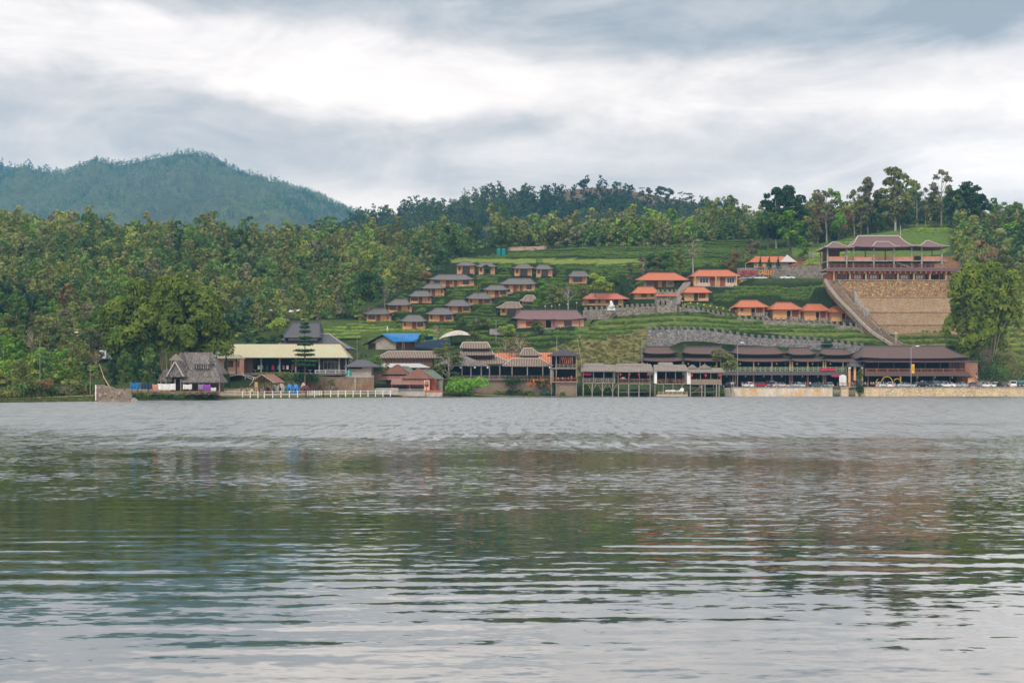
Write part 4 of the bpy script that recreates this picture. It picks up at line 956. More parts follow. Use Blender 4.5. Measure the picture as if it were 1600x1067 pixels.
def pavilion_unit(lab, ex0, ex1, pe, rx0, rx1, pr, lx0, lx1, ple, plr, D=356, rail=(0, 0), posts_px=()):
    sx = lambda p: X(p, D); sz = lambda p: Z(p, D)
    T = Thing('pavilion_restaurant', lab, 'building', (sx((lx0+lx1)/2), D, 2.3), 'row of double roofed lakeside pavilions')
    add_roof(T, sx(ex0), sx(ex1), D + 1.5, D + 8.5, sz(pe), sz(pr), sx(rx0), sx(rx1), 'brown_tile', 'dark_roof', p=1.5, up=.5, capr=.13, fin=.5)
    n = MB(); n.box(sx(ex0 + 5), sx(ex1 - 5), D + 3, D + 7, sz(556), sz(pe) - .16); T.part('clerestory', n, MATS['dark_wood'])
    add_roof(T, sx(lx0), sx(lx1), D - 1.4, D + 10, sz(ple), sz(plr), sx(lx0 + 9), sx(lx1 - 9), 'brown_tile', 'dark_roof', p=1.3, up=.35, capr=.12, name='lower_roof')
    a, b = sx(lx0 + 1.2), sx(lx1 - 1.2); zf = sz(581.5)
    w = MB(); w.box(a, b, D + 7, D + 7.3, 2.25, sz(ple)); T.part('rear_wall', w, MATS['interior_shade'])
    f = MB(); f.box(a, b, D - .6, D + 7, zf, zf + .25); T.part('floor', f, MATS['brown_wood'])
    s_ = MB(); s_.add([(a - .2, D - 1.7, sz(586)), (b + .2, D - 1.7, sz(586)), (b + .2, D - .5, zf + .1), (a - .2, D - .5, zf + .1), (a - .2, D - .5, sz(586)), (b + .2, D - .5, sz(586))], [(0,1,2,3), (0,4,5,1), (0,3,4), (1,5,2)]); T.part('skirt_roof', s_, MATS['dark_roof'])
    ps = posts_px or [lx0 + 2 + (lx1 - lx0 - 4) * i / max(1, round((lx1 - lx0) / 27)) for i in range(max(1, round((lx1 - lx0) / 27)) + 1)]
    posts(T, [sx(p) for p in ps], D - .25, zf + .25, sz(ple) + .1, 'gold_post', .34); posts(T, [sx(p) for p in ps], D - .1, 2.2, zf, 'rust_roof', .42)
    for p in ps[:-1]:
        b_ = MB(); b_.ball((sx(p + 7), D - .7, sz(568.5)), .2, 6, 5, 1.5); T.part('lantern', b_, MATS['gold_post'])
        b_ = MB(); b_.ball((sx(p + 15), D - .9, sz(588)), .2, 6, 5, 1.5); T.part('lantern', b_, MATS['gold_post'])
    if rail[1]:
        r = rail_mb(sx(rail[0]), sx(rail[1]), D - .5, zf + .25, 1.15, 1.45, 0, .12)
        n_ = max(1, round((sx(rail[1]) - sx(rail[0])) / 1.45))
        for i in range(n_):                  # open fret panels
            c0 = sx(rail[0]) + (sx(rail[1]) - sx(rail[0])) * (i + .28) / n_; c1 = c0 + .62; r.box(c0, c0 + .07, D - .53, D - .47, zf + .45, zf + 1.25); r.box(c1, c1 + .07, D - .53, D - .47, zf + .45, zf + 1.25); r.box(c0, c1, D - .53, D - .47, zf + .82, zf + .89)
        T.part('railing', r, MATS['rail_green'])
    # tables inside
    g = random.Random(int(lx0))
    for i in range(max(2, int((lx1 - lx0) / 14))):
        x = a + 1 + (b - a - 2) * g.random(); t = MB(); t.box(x - .6, x + .6, D + 1.5, D + 2.3, zf + .95, zf + 1.02); t.box(x - .08, x + .08, D + 1.8, D + 1.96, zf + .25, zf + .95); T.part('table', t, MATS['brown_wood'])
    return T
def build_restaurants():
    pavilion_unit('leftmost small double roofed pavilion of the row, behind the stilt huts', 1004,1060,552,1013,1047,541,1002,1068,564,555)
    pavilion_unit('double roofed pavilion second from left, half behind a round green tree', 1067,1145,552.5,1075,1130,541.5,1066,1147,564,555.5, rail=(1133,1146))
    pavilion_unit('widest double roofed pavilion of the row, in the middle behind the red car', 1144,1233,553,1156,1217,542,1147,1236,564.5,556, rail=(1148,1235))
    pavilion_unit('narrow double roofed pavilion of the row, above the silver hatchback', 1232,1279,553.5,1240,1270,543,1235.5,1288,564.5,556, rail=(1237,1287))
    pavilion_unit('rightmost double roofed pavilion of the row, with red banner on its railing', 1283,1337,554,1292,1329,544.5,1287.5,1346,565,557, rail=(1289,1322))
    D = 355.2; T = Thing('banner', 'long red banner tied to the green railing', 'banner', (X(1293, D), D, Z(578, D))); b = MB(); b.box(X(1281, D), X(1305, D), D - .1, D - .05, Z(579, D), Z(575.6, D)); T.part('cloth', b, MATS['red_cloth'])
    D = 352.5; T = Thing('banner', 'short red banner above the white sign board', 'banner', (X(1306, D), D, Z(588, D))); b = MB(); b.box(X(1299, D), X(1312, D), D - .1, D - .05, Z(588.5, D), Z(586, D)); T.part('cloth', b, MATS['red_cloth'])
    D = 340.5; T = Thing('sign_board', 'white arched sign board standing by the quay opening', 'sign', (X(1316, D), D, 2.3)); b = MB(); b.prism([(X(1311.5, D), Z(602, D)), (X(1322.5, D), Z(602, D)), (X(1322.5, D), Z(587.5, D)), (X(1320, D), Z(586, D)), (X(1317, D), Z(585, D)), (X(1314, D), Z(586, D)), (X(1311.5, D), Z(587.5, D))], D, D + .12); T.part('panel', b, MATS['white_paint'])
    ln = MB()
    for i in range(4): ln.box(X(1313, D), X(1316.5, D), D - .012, D - .002, Z(589.5 + i * 2.6, D), Z(589.1 + i * 2.6, D))
    T.part('lettering', ln, MATS['metal_grey']); b = MB(); b.box(X(1313, D), X(1314, D), D + .01, D + .11, 2.2, Z(602, D) - .003); b.box(X(1320, D), X(1321, D), D + .01, D + .11, 2.2, Z(602, D) - .003); T.part('leg', b, MATS['metal_grey'])
    # gateway with small roof
    D = 353; T = Thing('gateway', 'small tiled gateway on orange pillars between the two big restaurants', 'gate', (X(1334, D), D, 2.3))
    add_roof(T, X(1325, D), X(1348, D), D - 1, D + 3, Z(572.5, D), Z(566.5, D), X(1330, D), X(1343, D), 'dark_roof', 'dark_roof', p=1.4, up=.4)
    posts(T, [X(p, D) for p in (1327, 1335.5, 1346.5)], D, 2.2, Z(572, D), 'orange_wall', .55); b = MB()
    for p in (1327, 1346.5): b.ball((X(p, D), D - .5, Z(575, D)), .35, 8, 6)
    T.part('lantern', b, MATS['lamp_white']); b = MB(); b.box(X(1324, D), X(1349, D), D + 3.2, D + 3.6, 2.2, Z(585, D)); T.part('stone_wall', b, MATS['rubble'])
    # big brown roofed restaurant
    D = 352; sx = lambda p: X(p, D); sz = lambda p: Z(p, D)
    T = Thing('restaurant', 'big restaurant with one long dark brown roof, red railing and pink end wall', 'building', (sx(1435), D, 2.3))
    add_roof(T, sx(1343), sx(1512), D - .6, D + 14, sz(559.5), sz(540), sx(1361), sx(1486), 'brown_tile', 'dark_roof', p=1.12, up=.35, capr=.13)
    cb = MB(); cb.box(sx(1350), sx(1506), D + .4, D + 12, sz(564), sz(559.5) - .16); T.part('clerestory', cb, MATS['dark_wood'])
    add_roof(T, sx(1343), sx(1530), D - 1.9, D + 14.5, sz(565), sz(561), sx(1352), sx(1508), 'dark_roof', None, p=1.0, up=.2, name='lower_roof')
    w = MB(); w.box(sx(1348), sx(1507), D + 6.5, D + 6.8, 2.2, sz(564)); T.part('rear_wall', w, MATS['interior_shade'])
    w = MB(); w.prism([(sx(1507.3), 2.0), (sx(1530), 2.0), (sx(1529), sz(566)), (sx(1507.3), sz(566))], D + .8, D + 12); T.part('end_wall', w, MATS['pink_wall'], label='pink plastered end wall')
    zf = sz(582.5); f = MB(); f.box(sx(1346), sx(1508), D - .4, D + 6.5, zf - .2, zf); T.part('floor', f, MATS['brown_wood'])
    s_ = MB(); s_.add([(sx(1348), D - 2.1, sz(587.5)), (sx(1515), D - 2.1, sz(587.5)), (sx(1511), D - .42, sz(581)), (sx(1352), D - .42, sz(581)), (sx(1350), D - .42, sz(587.5)), (sx(1513), D - .42, sz(587.5))], [(0,1,2,3), (0,4,5,1), (0,3,4), (1,5,2)]); T.part('skirt_roof', s_, MATS['brown_tile'])
    T.part('railing', rail_mb(sx(1352), sx(1508), D - .3, zf + .1, 1.1, 2.9, .34, .14), MATS['rail_red'])
    T.part('valance', MB().box(sx(1350), sx(1512), D - 1.75, D - 1.6, sz(566.2), sz(564.7)), MATS['red_cloth'], label='thin red valance under the eave')
    posts(T, [sx(p) for p in (1350, 1373, 1397, 1421, 1446, 1470, 1494, 1507)], D + .2, zf, sz(564), 'dark_wood', .25); posts(T, [sx(p) for p in (1356, 1380, 1406, 1432, 1458, 1484, 1508)], D - .2, 2.2, zf - .2, 'brown_wood', .35)
    for p in (1404, 1431, 1458, 1485): T.part('lantern', MB().ball((sx(p), D - 1.5, sz(589.5)), .22, 6, 5, 1.6), MATS['gold_post'])
    st = MB()
    for i in range(10): a = sx(1510 + i * 1.9); st.box(a, a + .42, D - .6, D + .6, sz(580 + i * 2.2) - .3, sz(580 + i * 2.2))
    st.bar((sx(1509), D - .6, sz(574)), (sx(1529), D - .6, sz(597)), .14); st.bar((sx(1509), D - .6, sz(577.5)), (sx(1529), D - .6, sz(600.5)), .12); st.bar((sx(1509), D - .6, sz(581)), (sx(1529), D - .6, sz(603)), .4, .2); T.part('outside_stair', st, MATS['rail_red'])
    T.part('stair_housing', MB().box(sx(1510), sx(1521), D - 1.4, D - .7, 2.2, sz(590)), MATS['orange_wall'])
    w = MB(); w.box(sx(1490), sx(1506), D + 4, D + 4.2, zf, sz(566)); T.part('partition', w, MATS['rust_roof'])
    g = random.Random(4)
    for i in range(9): x = sx(1360 + i * 15 + g.uniform(-3, 3)); t = MB().box(x - .7, x + .7, D + 1.4, D + 2.3, zf + .72, zf + .8); t.box(x - .08, x + .08, D + 1.8, D + 1.96, zf, zf + .72); T.part('table', t, MATS['brown_wood'])
    T2 = Thing('entrance_arch', 'yellow curly metal arch behind the white hatchbacks', 'arch', (sx(1392), D - 3, 2.3)); a = MB(); d = D - 3
    for c0, r0, s0, s1 in ((1386, 9, 0, 3.14), (1402, 6, -.6, 2.6), (1376, 7, 2.2, 4.0)):
        a.tube([(X(c0, d) + r0 * .17 * math.cos(s0 + (s1 - s0) * k / 10), d, Z(598, d) + r0 * .17 * math.sin(s0 + (s1 - s0) * k / 10) * 1.1) for k in range(11)], [.08] * 11, 5)
    a.bar((X(1377.5, d), d, 2.2), (X(1377.5, d), d, Z(597, d)), .12); a.bar((X(1407.5, d), d, 2.2), (X(1407.5, d), d, Z(588, d)), .12); T2.part('metalwork', a, MATS['yellow_sign'])
    T3 = Thing('yellow_banner', 'upright yellow banner hanging on the tall street lamp', 'banner', (X(1426.5, 341), 341, Z(590, 341))); T3.part('cloth', MB().box(X(1424.3, 341), X(1428.7, 341), 340.95, 341.0, Z(583, 341), Z(569, 341)), MATS['yellow_sign'])
    T3.part('red_mark', MB().box(X(1425.6, 341), X(1427.4, 341), 340.93, 340.948, Z(579.5, 341), Z(572, 341)), MATS['orange_tile'])
    T = Thing('tarpaulin_awning', 'green tarpaulin awning beyond the last parked cars', 'awning', (X(1590, 348), 348, 2.3)); b = MB(); d = 348
    b.add([(X(1583, d), d - 1, Z(597, d)), (X(1602, d), d - 1, Z(596.5, d)), (X(1604, d), d + 3, Z(594, d)), (X(1585, d), d + 3, Z(594.3, d))], [(0, 1, 2, 3)]); b.add([(x, y, z - .05) for x, y, z in b.v[:4]], [(3, 2, 1, 0)]); T.part('sheet', b, MATS['teal'])
    posts(T, [X(1584, d), X(1601, d)], d - .8, 2.2, Z(597, d), 'metal_grey', .1)

def build_huts():
    spec = [
     ('leftmost stilt hut over the water with red cloth inside', 907, 964.5, 569.5, 579.3, 597.5, (912, 945, 567), (911, 925, 941, 957), 'x'),
     ('second stilt hut from left with pink parasol and slatted rail', 961.5, 1020.5, 568.5, 580, 598.5, (965, 1011, 567.4), (966, 982, 998, 1015.5), 'r'),
     ('third stilt hut, with white sheet at its side above the pot raft', 1021, 1075, 569.5, 579, 599, (1030, 1054, 565.6), (1023, 1036, 1051, 1065), 'm'),
     ('rightmost stilt hut with bamboo rail and red lanterns', 1073.5, 1131.5, 574.5, 581, 599.5, None, (1078, 1096, 1101, 1119, 1123), 'b')]
    for i, (lab, p0, p1, pt, pe, pf, up, st, ty) in enumerate(spec):
        D = 330.5 - .4 * i; sx = lambda p: X(p, D); sz = lambda p: Z(p, D)
        T = Thing('stilt_hut', lab, 'hut', (sx((p0+p1)/2), D, 0), 'stilt huts along the shore')
        z1 = sz(pe); add_roof(T, sx(p0), sx(p1), D - 1.2, D + 6, z1, sz(pt), sx(p0 + 2), sx(p1 - 2), 'hut_thatch', None, p=.9, up=0, th=.25)
        if up: add_roof(T, sx(up[0]), sx(up[1]), D + 1.4, D + 5, sz(pt) - .35, sz(up[2]), sx(up[0] + 1), sx(up[1] - 1), 'hut_thatch', None, p=1, up=0, th=.2, name='ridge_vent')
        if ty == 'b':
            for a, b, c in ((1077, 1091, 1085), (1094, 1113, 1104)): add_roof(T, sx(a), sx(b), D + 1, D + 5, sz(575), sz(569.5), D + 1.2, D + 5, 'hut_thatch', None, p=1, up=0, th=.2, axis='y', name='dormer_roof')
        zf = sz(pf); a, b = sx(p0 + 3.5), sx(p1 - 4.5)
        T.part('deck', MB().box(a - .1, b + .1, D - .6, D + 5.6, zf - .22, zf), MATS['grey_wood'])
        w = MB(); w.box(a, b, D + 5.3, D + 5.6, zf, z1); T.part('rear_wall', w, MATS['interior_shade'])
        posts(T, [a + .1 + (b - a - .2) * k / 3 for k in range(4)], D - .45, zf, z1 + .1, 'grey_wood', .16); posts(T, [a + .1, b - .1], D + 5, zf, z1, 'grey_wood', .16)
        for k, p in enumerate(st):
            for yy in ((D - .4, D + 4.6) if k in (0, len(st)-1) or ty != 'x' else (D - .4,)):
                m = MB(); m.tube([(sx(p), yy, -1.2), (sx(p) + .05, yy, zf - .2)], [.13, .12], 6); T.part('stilt', m, MATS['concrete' if ty != 'm' else 'grey_wood'])
        if ty == 'x':
            m = MB()
            for p in st[1:]: m.bar((sx(p), D - .35, 1.2), (sx(p + 7), D - .35, zf - .2), .12); m.bar((sx(p), D - .35, 1.2), (sx(p - 7), D - .35, zf - .2), .12)
            T.part('brace', m, MATS['grey_wood'])
        if ty in 'rb':
            m = MB(); m.bar((sx(st[0]), D - .35, 1.1), (sx(st[-1]), D - .35, 1.3), .1)
            if ty == 'b': m.bar((sx(st[0]), D + 4.6, 2.0), (sx(st[-1]), D + 4.6, .6), .1); m.bar((sx(1078), D - .3, .6), (sx(1101), D - .3, zf - .3), .09)
            T.part('brace', m, MATS['grey_wood'])
        if ty == 'b': T.part('bamboo_screen', MB().box(a, b, D - .62, D - .5, zf, zf + 1.15), MATS['plank_wall'])
        else:
            rl = rail_mb(a, b, D - .5, zf, 1.1, 2.3 if ty == 'r' else 1.6, 0, .1); g = random.Random(i)
            if ty == 'r':
                for k in range(3): rl.box(a, b, D - .53, D - .47, zf + .3 + .28 * k, zf + .42 + .28 * k)
            else:
                n = int((b - a) / .5)
                for k in range(n):
                    xx = a + (b - a) * k / n
                    if ty == 'm' and .32 < k / n < .62: continue
                    rl.bar((xx, D - .5, zf + .15), (xx + .45, D - .5, zf + .95), .07); rl.bar((xx + .45, D - .5, zf + .15), (xx, D - .5, zf + .95), .07)
            T.part('railing', rl, MATS['brown_wood'] if ty != 'x' else MATS['grey_wood'])
        if ty in 'mb':
            c = MB(); q = (p0 + 1, p0 + 5) if ty == 'm' else (1073, 1078.5); c.box(sx(q[0]), sx(q[1]), D - .7, D + 4, zf if ty == 'm' else zf - .1, z1 + .05); T.part('side_sheet', c, MATS['white_paint'])
        for k in range(4):
            xx = a + (b - a) * (.12 + .25 * k); t = MB().box(xx - .55, xx + .55, D + .6, D + 1.4, zf + .68, zf + .75); t.box(xx - .06, xx + .06, D + .95, D + 1.05, zf, zf + .68); T.part('table', t, MATS['brown_wood'] if k % 2 else MATS['pale_render'])
        if ty in 'rb':
            for k in range(4 if ty == 'r' else 3):
                xx = a + (b - a) * ((.08 + .28 * k) if ty == 'r' else (.06 + .44 * k)); L_ = Thing('red_lantern', ('red paper lantern under the eave of the second stilt hut' if ty == 'r' else 'large red paper lantern under the eave of the rightmost stilt hut'), 'lantern', (xx, D - .8, z1 - 1), 'red lanterns of the second stilt hut' if ty == 'r' else 'red lanterns of the rightmost stilt hut')
                r = .26 if ty == 'r' else .33; L_.part('shade', MB().ball((xx, D - .8, z1 - .55 - r), r, 8, 6, 1.15), MATS['lantern_red'], smooth=True); L_.part('tassel', MB().box(xx - .05, xx + .05, D - .85, D - .75, z1 - .55 - r * 2.9, z1 - .55 - r * 2.1), MATS['lantern_red'])
        if ty == 'x': c = Thing('red_cloth', 'red cloth hanging inside the leftmost stilt hut', 'cloth', (a + 1.3, D + 1, z1 - 1)); c.part('cloth', MB().prism([(a + .2, z1 - .5), (a + 2.6, z1 - .7), (a + 1.9, z1 - 1.25), (a + .25, z1 - 1.1)], D + .9, D + .98), MATS['red_cloth'])
        if ty == 'r':
            c = Thing('parasol', 'open pink parasol inside the second stilt hut', 'parasol', (a + 1.4, D + .5, zf)); m = MB(); m.ball((a + 1.4, D + .4, zf + 1.25), .75, 10, 6, .45); c.part('canopy', m, MATS['pink_wall']); c.part('pole', MB().tube([(a + 1.4, D + .4, zf), (a + 1.4, D + .4, zf + 1.5)], [.03, .03], 5), MATS['white_paint'])
    # raft with pots under the third hut
    D = 328.4; T = Thing('floating_raft', 'low wooden raft under the third stilt hut', 'raft', (X(1047, D), D, 0)); r = MB().box(X(1026, D), X(1074, D), D - .8, D + 1.5, .05, .55); T.part('deck', r, MATS['bamboo_wood'])
    T.part('railing', rail_mb(X(1028, D), X(1073, D), D - .7, .55, .75, 1.2, .3, .08), MATS['bamboo_wood']); g = random.Random(3)
    for i in range(9):
        x = X(1041 + i * 3.1, D); r_ = g.uniform(.22, .36); P_ = Thing('clay_pot', 'whitish round pot standing on the wooden raft', 'pot', (x, D + .3, .55), 'pots on the raft'); P_.part('body', MB().ball((x, D + .3, 1.35 + r_ * .2), r_, 8, 6, 1.1), MATS['white_paint'], smooth=True); P_.part('stand', MB().box(x - .14, x + .14, D + .16, D + .44, .55, 1.35 + r_ * .2 - r_), MATS['brown_wood'])
    d = Thing('white_dish', 'large round white dish standing at the right end of the raft', 'dish', (X(1066, D), D, 1.3)); d.part('dish', MB().tube([(X(1065.5, D), D - .3, 1.75), (X(1065.5, D), D - .15, 1.75)], [.5, .46], 14), MATS['white_paint']); d.part('stand', MB().box(X(1065.5, D) - .05, X(1065.5, D) + .05, D - .1, D, .55, 1.7), MATS['metal_grey'])
def P_(D): return (lambda p: X(p, D)), (lambda p: Z(p, D))
def simple_house(lab, D, depth, wall, roofp, wm, rm, name='house', cat='house', cap=None, axis='x', p=1.0, up=0, ov=.8, drop=1.0, hip=True, group=None, drum=None):
    """wall: px0,px1,base,eave ; roofp: px0,px1,ridge py, ridge px0,px1"""
    sx, sz = P_(D); T = Thing(name, lab, cat, (sx((wall[0]+wall[1])/2), D, sz(wall[2])), group)
    T.part('wall', MB().box(sx(wall[0]), sx(wall[1]), D, D + depth, sz(wall[2]) - drop, sz(wall[3])), MATS[wm])
    if axis == 'x': add_roof(T, sx(roofp[0]), sx(roofp[1]), D - ov, D + depth + ov, sz(wall[3]) + .02, sz(roofp[2]), sx(roofp[3]), sx(roofp[4]), rm, cap, p=p, up=up)
    else: add_roof(T, sx(roofp[0]), sx(roofp[1]), D - ov, D + depth + ov, sz(wall[3]) + .02, sz(roofp[2]), D - ov, D + depth + ov, rm, cap, p=p, up=up, axis='y')
    return T, sx, sz
def build_midshore():
    # two storey timber house
    D = 330; sx, sz = P_(D); T = Thing('timber_house', 'two storey timber house with open gable room and diners on its balcony', 'house', (sx(882), D, 0))
    T.part('wall', MB().box(sx(868), sx(900), D - .3, D + 7, -.6, sz(597.5)), MATS['plank_wall'], label='weathered plank wall at the water')
    T.part('side_wall', MB().box(sx(860), sx(865), D, D + 7, sz(598), sz(578)), MATS['pale_render'])
    T.part('floor', MB().box(sx(862), sx(903), D - 1.0, D + 7, sz(597.4), sz(596)), MATS['grey_wood']); T.part('floor', MB().box(sx(861), sx(902), D - .8, D + 7, sz(576.5), sz(574.8)), MATS['grey_wood'])
    T.part('railing', rail_mb(sx(863), sx(902.5), D - .9, sz(596), 1.0, 1.5, 0, .12), MATS['red_wood']); T.part('railing', rail_mb(sx(868), sx(900), D - .7, sz(574.8), .9, 1.0, .3, .1), MATS['grey_wood'])
    posts(T, [sx(p) for p in (861.5, 869, 900.5)], D - .6, -.8, sz(556), 'grey_wood', .22); posts(T, [sx(p) for p in (875, 895)], D - .3, sz(574.8), sz(556), 'brown_wood', .18)
    T.part('rear_wall', MB().box(sx(862), sx(901), D + 5, D + 5.3, sz(596), sz(556)), MATS['interior_shade'])
    add_roof(T, sx(856), sx(906), D - 1.4, D + 8, sz(555), sz(544.5), D - 1.4, D + 8, 'dark_roof', None, p=1.0, up=0, axis='y')
    g = MB(); 
    for k in range(9): a = 866 + k * 4; hh = 9.5 - abs(882 - a) * .42; g.bar((sx(a), D - .5, sz(556)), (sx(a), D - .5, sz(556 - max(.5, hh))), .14)
    g.bar((sx(862), D - .5, sz(556)), (sx(901), D - .5, sz(556)), .22); g.bar((sx(864), D - .52, sz(555)), (sx(882), D - .52, sz(547)), .18); g.bar((sx(900), D - .52, sz(555)), (sx(882), D - .52, sz(547)), .18); T.part('gable_frame', g, MATS['brown_wood'])
    c = MB()
    for k in range(6): a = 877 + k * 3.1; c.add([(sx(a), D + .2, sz(558)), (sx(a + 1.7), D + .1, sz(558)), (sx(a + 3.4), D + .2, sz(568)), (sx(a + 1.9), D + .1, sz(568))], [(0, 1, 2, 3)])
    T.part('curtain', c, MATS['orange_barrel'], label='striped orange white curtain'); T.part('gable_panel', MB().prism([(sx(868), sz(556)), (sx(896), sz(556)), (sx(882), sz(549))], D - .2, D - .1), MATS['brown_wood'])
    # stepped roof restaurant
    D = 332; sx, sz = P_(D); T = Thing('restaurant', 'rambling lakeside restaurant with three stacked striped tile roofs', 'building', (sx(770), D, 0))
    add_roof(T, sx(717), sx(766), D + 6, D + 11, sz(543), sz(534), sx(721), sx(761), 'barrel_tile', 'ridge_pale', p=1.1, up=.15, capr=.13)
    add_roof(T, sx(716), sx(772), D + 4, D + 13, sz(554), sz(544.5), sx(722), sx(766), 'barrel_tile', 'ridge_pale', p=1.0, up=.1, name='middle_roof')
    add_roof(T, sx(716), sx(802), D + 1.5, D + 15, sz(568), sz(556), sx(730), sx(776), 'barrel_tile', 'ridge_pale', p=1.0, up=.1, name='lower_roof')
    add_roof(T, sx(678), sx(765), D - 1.2, D + 8, sz(571.5), sz(553.5), sx(712), sx(722), 'old_thatch', None, p=1.0, up=0, name='porch_roof', lab='plain grey brown porch roof')
    add_roof(T, sx(785), sx(864), D - .9, D + 9, sz(572), sz(560), sx(800), sx(845), 'barrel_tile', 'ridge_pale', p=1.15, up=.1, name='lower_roof')
    add_roof(T, sx(812), sx(848), D + 4, D + 8, sz(554.5), sz(543.5), sx(818), sx(832), 'barrel_tile', 'ridge_pale', p=1.25, up=.1, name='turret_roof'); T.part('turret', MB().box(sx(818), sx(842), D + 4.8, D + 7.4, sz(566), sz(554.3)), MATS['brown_wood'])
    T.part('clerestory', MB().box(sx(722), sx(762), D + 7, D + 10, sz(556), sz(543.3)), MATS['dark_wood']); T.part('clerestory', MB().box(sx(724), sx(768), D + 5.5, D + 12, sz(568), sz(554.3)), MATS['dark_wood'])
    for a, b, dd, z0, z1 in ((764, 812, D + 12, 562, 549.5), (838, 868, D + 10, 566, 549)):
        add_roof(T, sx(a), sx(b), dd, dd + 5, sz(z0), sz(z1), sx(a + 1), sx(b - 1), 'orange_barrel', None, p=1, up=0, name='rear_roof', lab='orange striped tile roof behind')
    T.part('rear_wall', MB().box(sx(690), sx(860), D + 6, D + 6.3, sz(592), sz(571)), MATS['interior_shade']); T.part('floor', MB().box(sx(686), sx(862), D - 1.0, D + 6, sz(593.6), sz(591.8)), MATS['grey_wood'])
    T.part('wall', MB().box(sx(690), sx(865), D - .4, D + .2, -.5, sz(593.8)), MATS['plank_wall'], label='vertical plank wall along the water')
    posts(T, [sx(p) for p in (722, 736, 752, 765, 781, 800, 824, 848)], D - .7, sz(592), sz(571.5), 'grey_wood', .24)
    T.part('railing', rail_mb(sx(722), sx(792), D - .9, sz(591.8), .85, 2.2, 0, .12), MATS['grey_wood']); T.part('railing', rail_mb(sx(792), sx(858), D - .9, sz(591.8), .85, 2.2, 0, .12), MATS['brown_wood'])
    for p in (720, 742, 762, 859): T.part('lamp', MB().ball((sx(p), D - 1.0, sz(574.3)), .26, 8, 6), MATS['lamp_white'])
    for i in range(6): x = sx(728 + i * 21); T.part('table', MB().box(x - .6, x + .6, D + 1, D + 2, sz(591.8) + .7, sz(591.8) + .78).box(x - .07, x + .07, D + 1.4, D + 1.55, sz(591.8), sz(591.8) + .7), MATS['brown_wood'])
    # flowering climbers over the rail
    bush('flowering_climber', sx(845), D - 1.2, sz(606), 3.2, 3.4, 'dark', 'dark climber with hanging orange flowers over the plank wall', 'climber', n=900, size=.3, seed=5, wide=1.3)
    fl = leaves([(0, -.9, 1.2, 3.2, .5, 1.3)], 170, .22, 9, flat=0, aspect=2.5); o = newobj('orange_flowers', fastmesh('flowers', fl, 4, MATS['leaf_flower']), None, (sx(843), D - 1.6, sz(606))); tag(o, 'orange trumpet flowers hanging from the dark climber', None, None, 'stuff')
    bush('shrub', sx(803), D - 1.1, sz(605), 2.4, 3.0, 'dark', 'dark shrub hanging over the rail left of the orange flowers', n=600, size=.32, seed=8, wide=1.4)
    for i, (p, r, h) in enumerate(((782, 2.0, 1.6), (800, 2.6, 2.0), (822, 2.2, 1.7), (856, 2.3, 1.7), (872, 1.8, 1.4))):
        bush('shrub', sx(p), D - 1.6, -.1, r, h, ('green', 'dark', 'green', 'blue', 'green')[i], ['low green shrub at the water right of the huge fig bush', 'low dark shrub at the foot of the plank wall, under the restaurant middle', 'low green shrub at the water under the hanging dark shrub', 'bluish shrub at the water under the orange flowers', 'small shrub at the water below the timber house'][i], n=420, size=.3, seed=20 + i)
    # huge light green bush in front
    D = 323; bush('fig_bush', X(731, D), D, -.1, 5.2, 5.6, 'bright', 'huge bright green leafy bush overhanging the water left of the plank wall', n=3600, size=.42, seed=12, wide=1.25)
    # two rust roofed houses
    for k, (D, lab, g0, g1, ge, gr, gx, s0, s1, se, sr, r1) in enumerate([
        (324, 'left one of two rust red roofed wooden houses at the water, set farther back', 597, 643, 584, 570.5, 621, 581, 646, 593, 586, 655),
        (319, 'right one of two rust red roofed wooden houses, with white door frame at front', 629, 678, 591, 576, 652, 612, 671, 600, 592, 694)]):
        sx, sz = P_(D); T = Thing('wooden_house', lab, 'house', (sx(gx), D, sz(611)))
        T.part('wall', MB().box(sx(g0 + 6), sx(g1 + 4), D + .5, D + 7, sz(613), sz(ge)), MATS['red_wood' if k else 'brown_wood'])
        add_roof(T, sx(g0), sx(g1), D - .8, D + 8, sz(ge), sz(gr), D - .8, D + 8, 'rust_roof', 'rust_roof', p=1, up=0, axis='y')
        T.part('gable', MB().prism([(sx(g0 + 4), sz(ge)), (sx(g1 - 4), sz(ge)), (sx(gx), sz(gr + 3))], D - .55, D - .4), MATS['rust_roof'])
        T.part('gable_panel', MB().prism([(sx(gx - 10), sz(ge - 4.5)), (sx(gx + 10), sz(ge - 4.5)), (sx(gx), sz(gr + 4))], D - .7, D - .6), MATS['red_wood'])
        q = MB(); q.prism([(D - 3.2, sz(se)), (D + .4, sz(sr) + .1), (D + .4, sz(sr) - .1), (D - 3.2, sz(se) - .15)], 0, 1); v = [((sx(s0) if x < .5 else sx(s1)), y, z) for (y, x, z) in q.v]; T.part('porch_roof', MB().add(v, q.f), MATS['rust_roof'])
        q = MB().add([(sx(gx + 6), D + 2, sz(gr + 1)), (sx(r1 - 18), D + 2.2, sz(gr + 1.5)), (sx(r1), D + 2, sz(ge + 1)), (sx(g1 - 2), D + 1, sz(ge + .5))], [(0, 1, 2, 3)]); q.add([(x, y + .1, z - .15) for x, y, z in q.v[:4]], [(3, 2, 1, 0)]); T.part('side_roof', q, MATS['green_roof'], label='faded green sheet roof at the right side')
        T.part('side_wall', MB().box(sx(g1 + 4.5), sx(r1 - 3), D + 2, D + 6, sz(613), sz(ge + 1)), MATS['grey_wood'])
        posts(T, [sx(p) for p in (s0 + 2, (s0 + s1) / 2, s1 - 3)], D - 2.9, sz(612), sz(se), 'red_wood' if k else 'metal_grey', .22 if k else .1)
        add_window(T, sx(g0 + 14), sx(g0 + 30), D + .5, sz(604), sz(597), fm='red_wood')
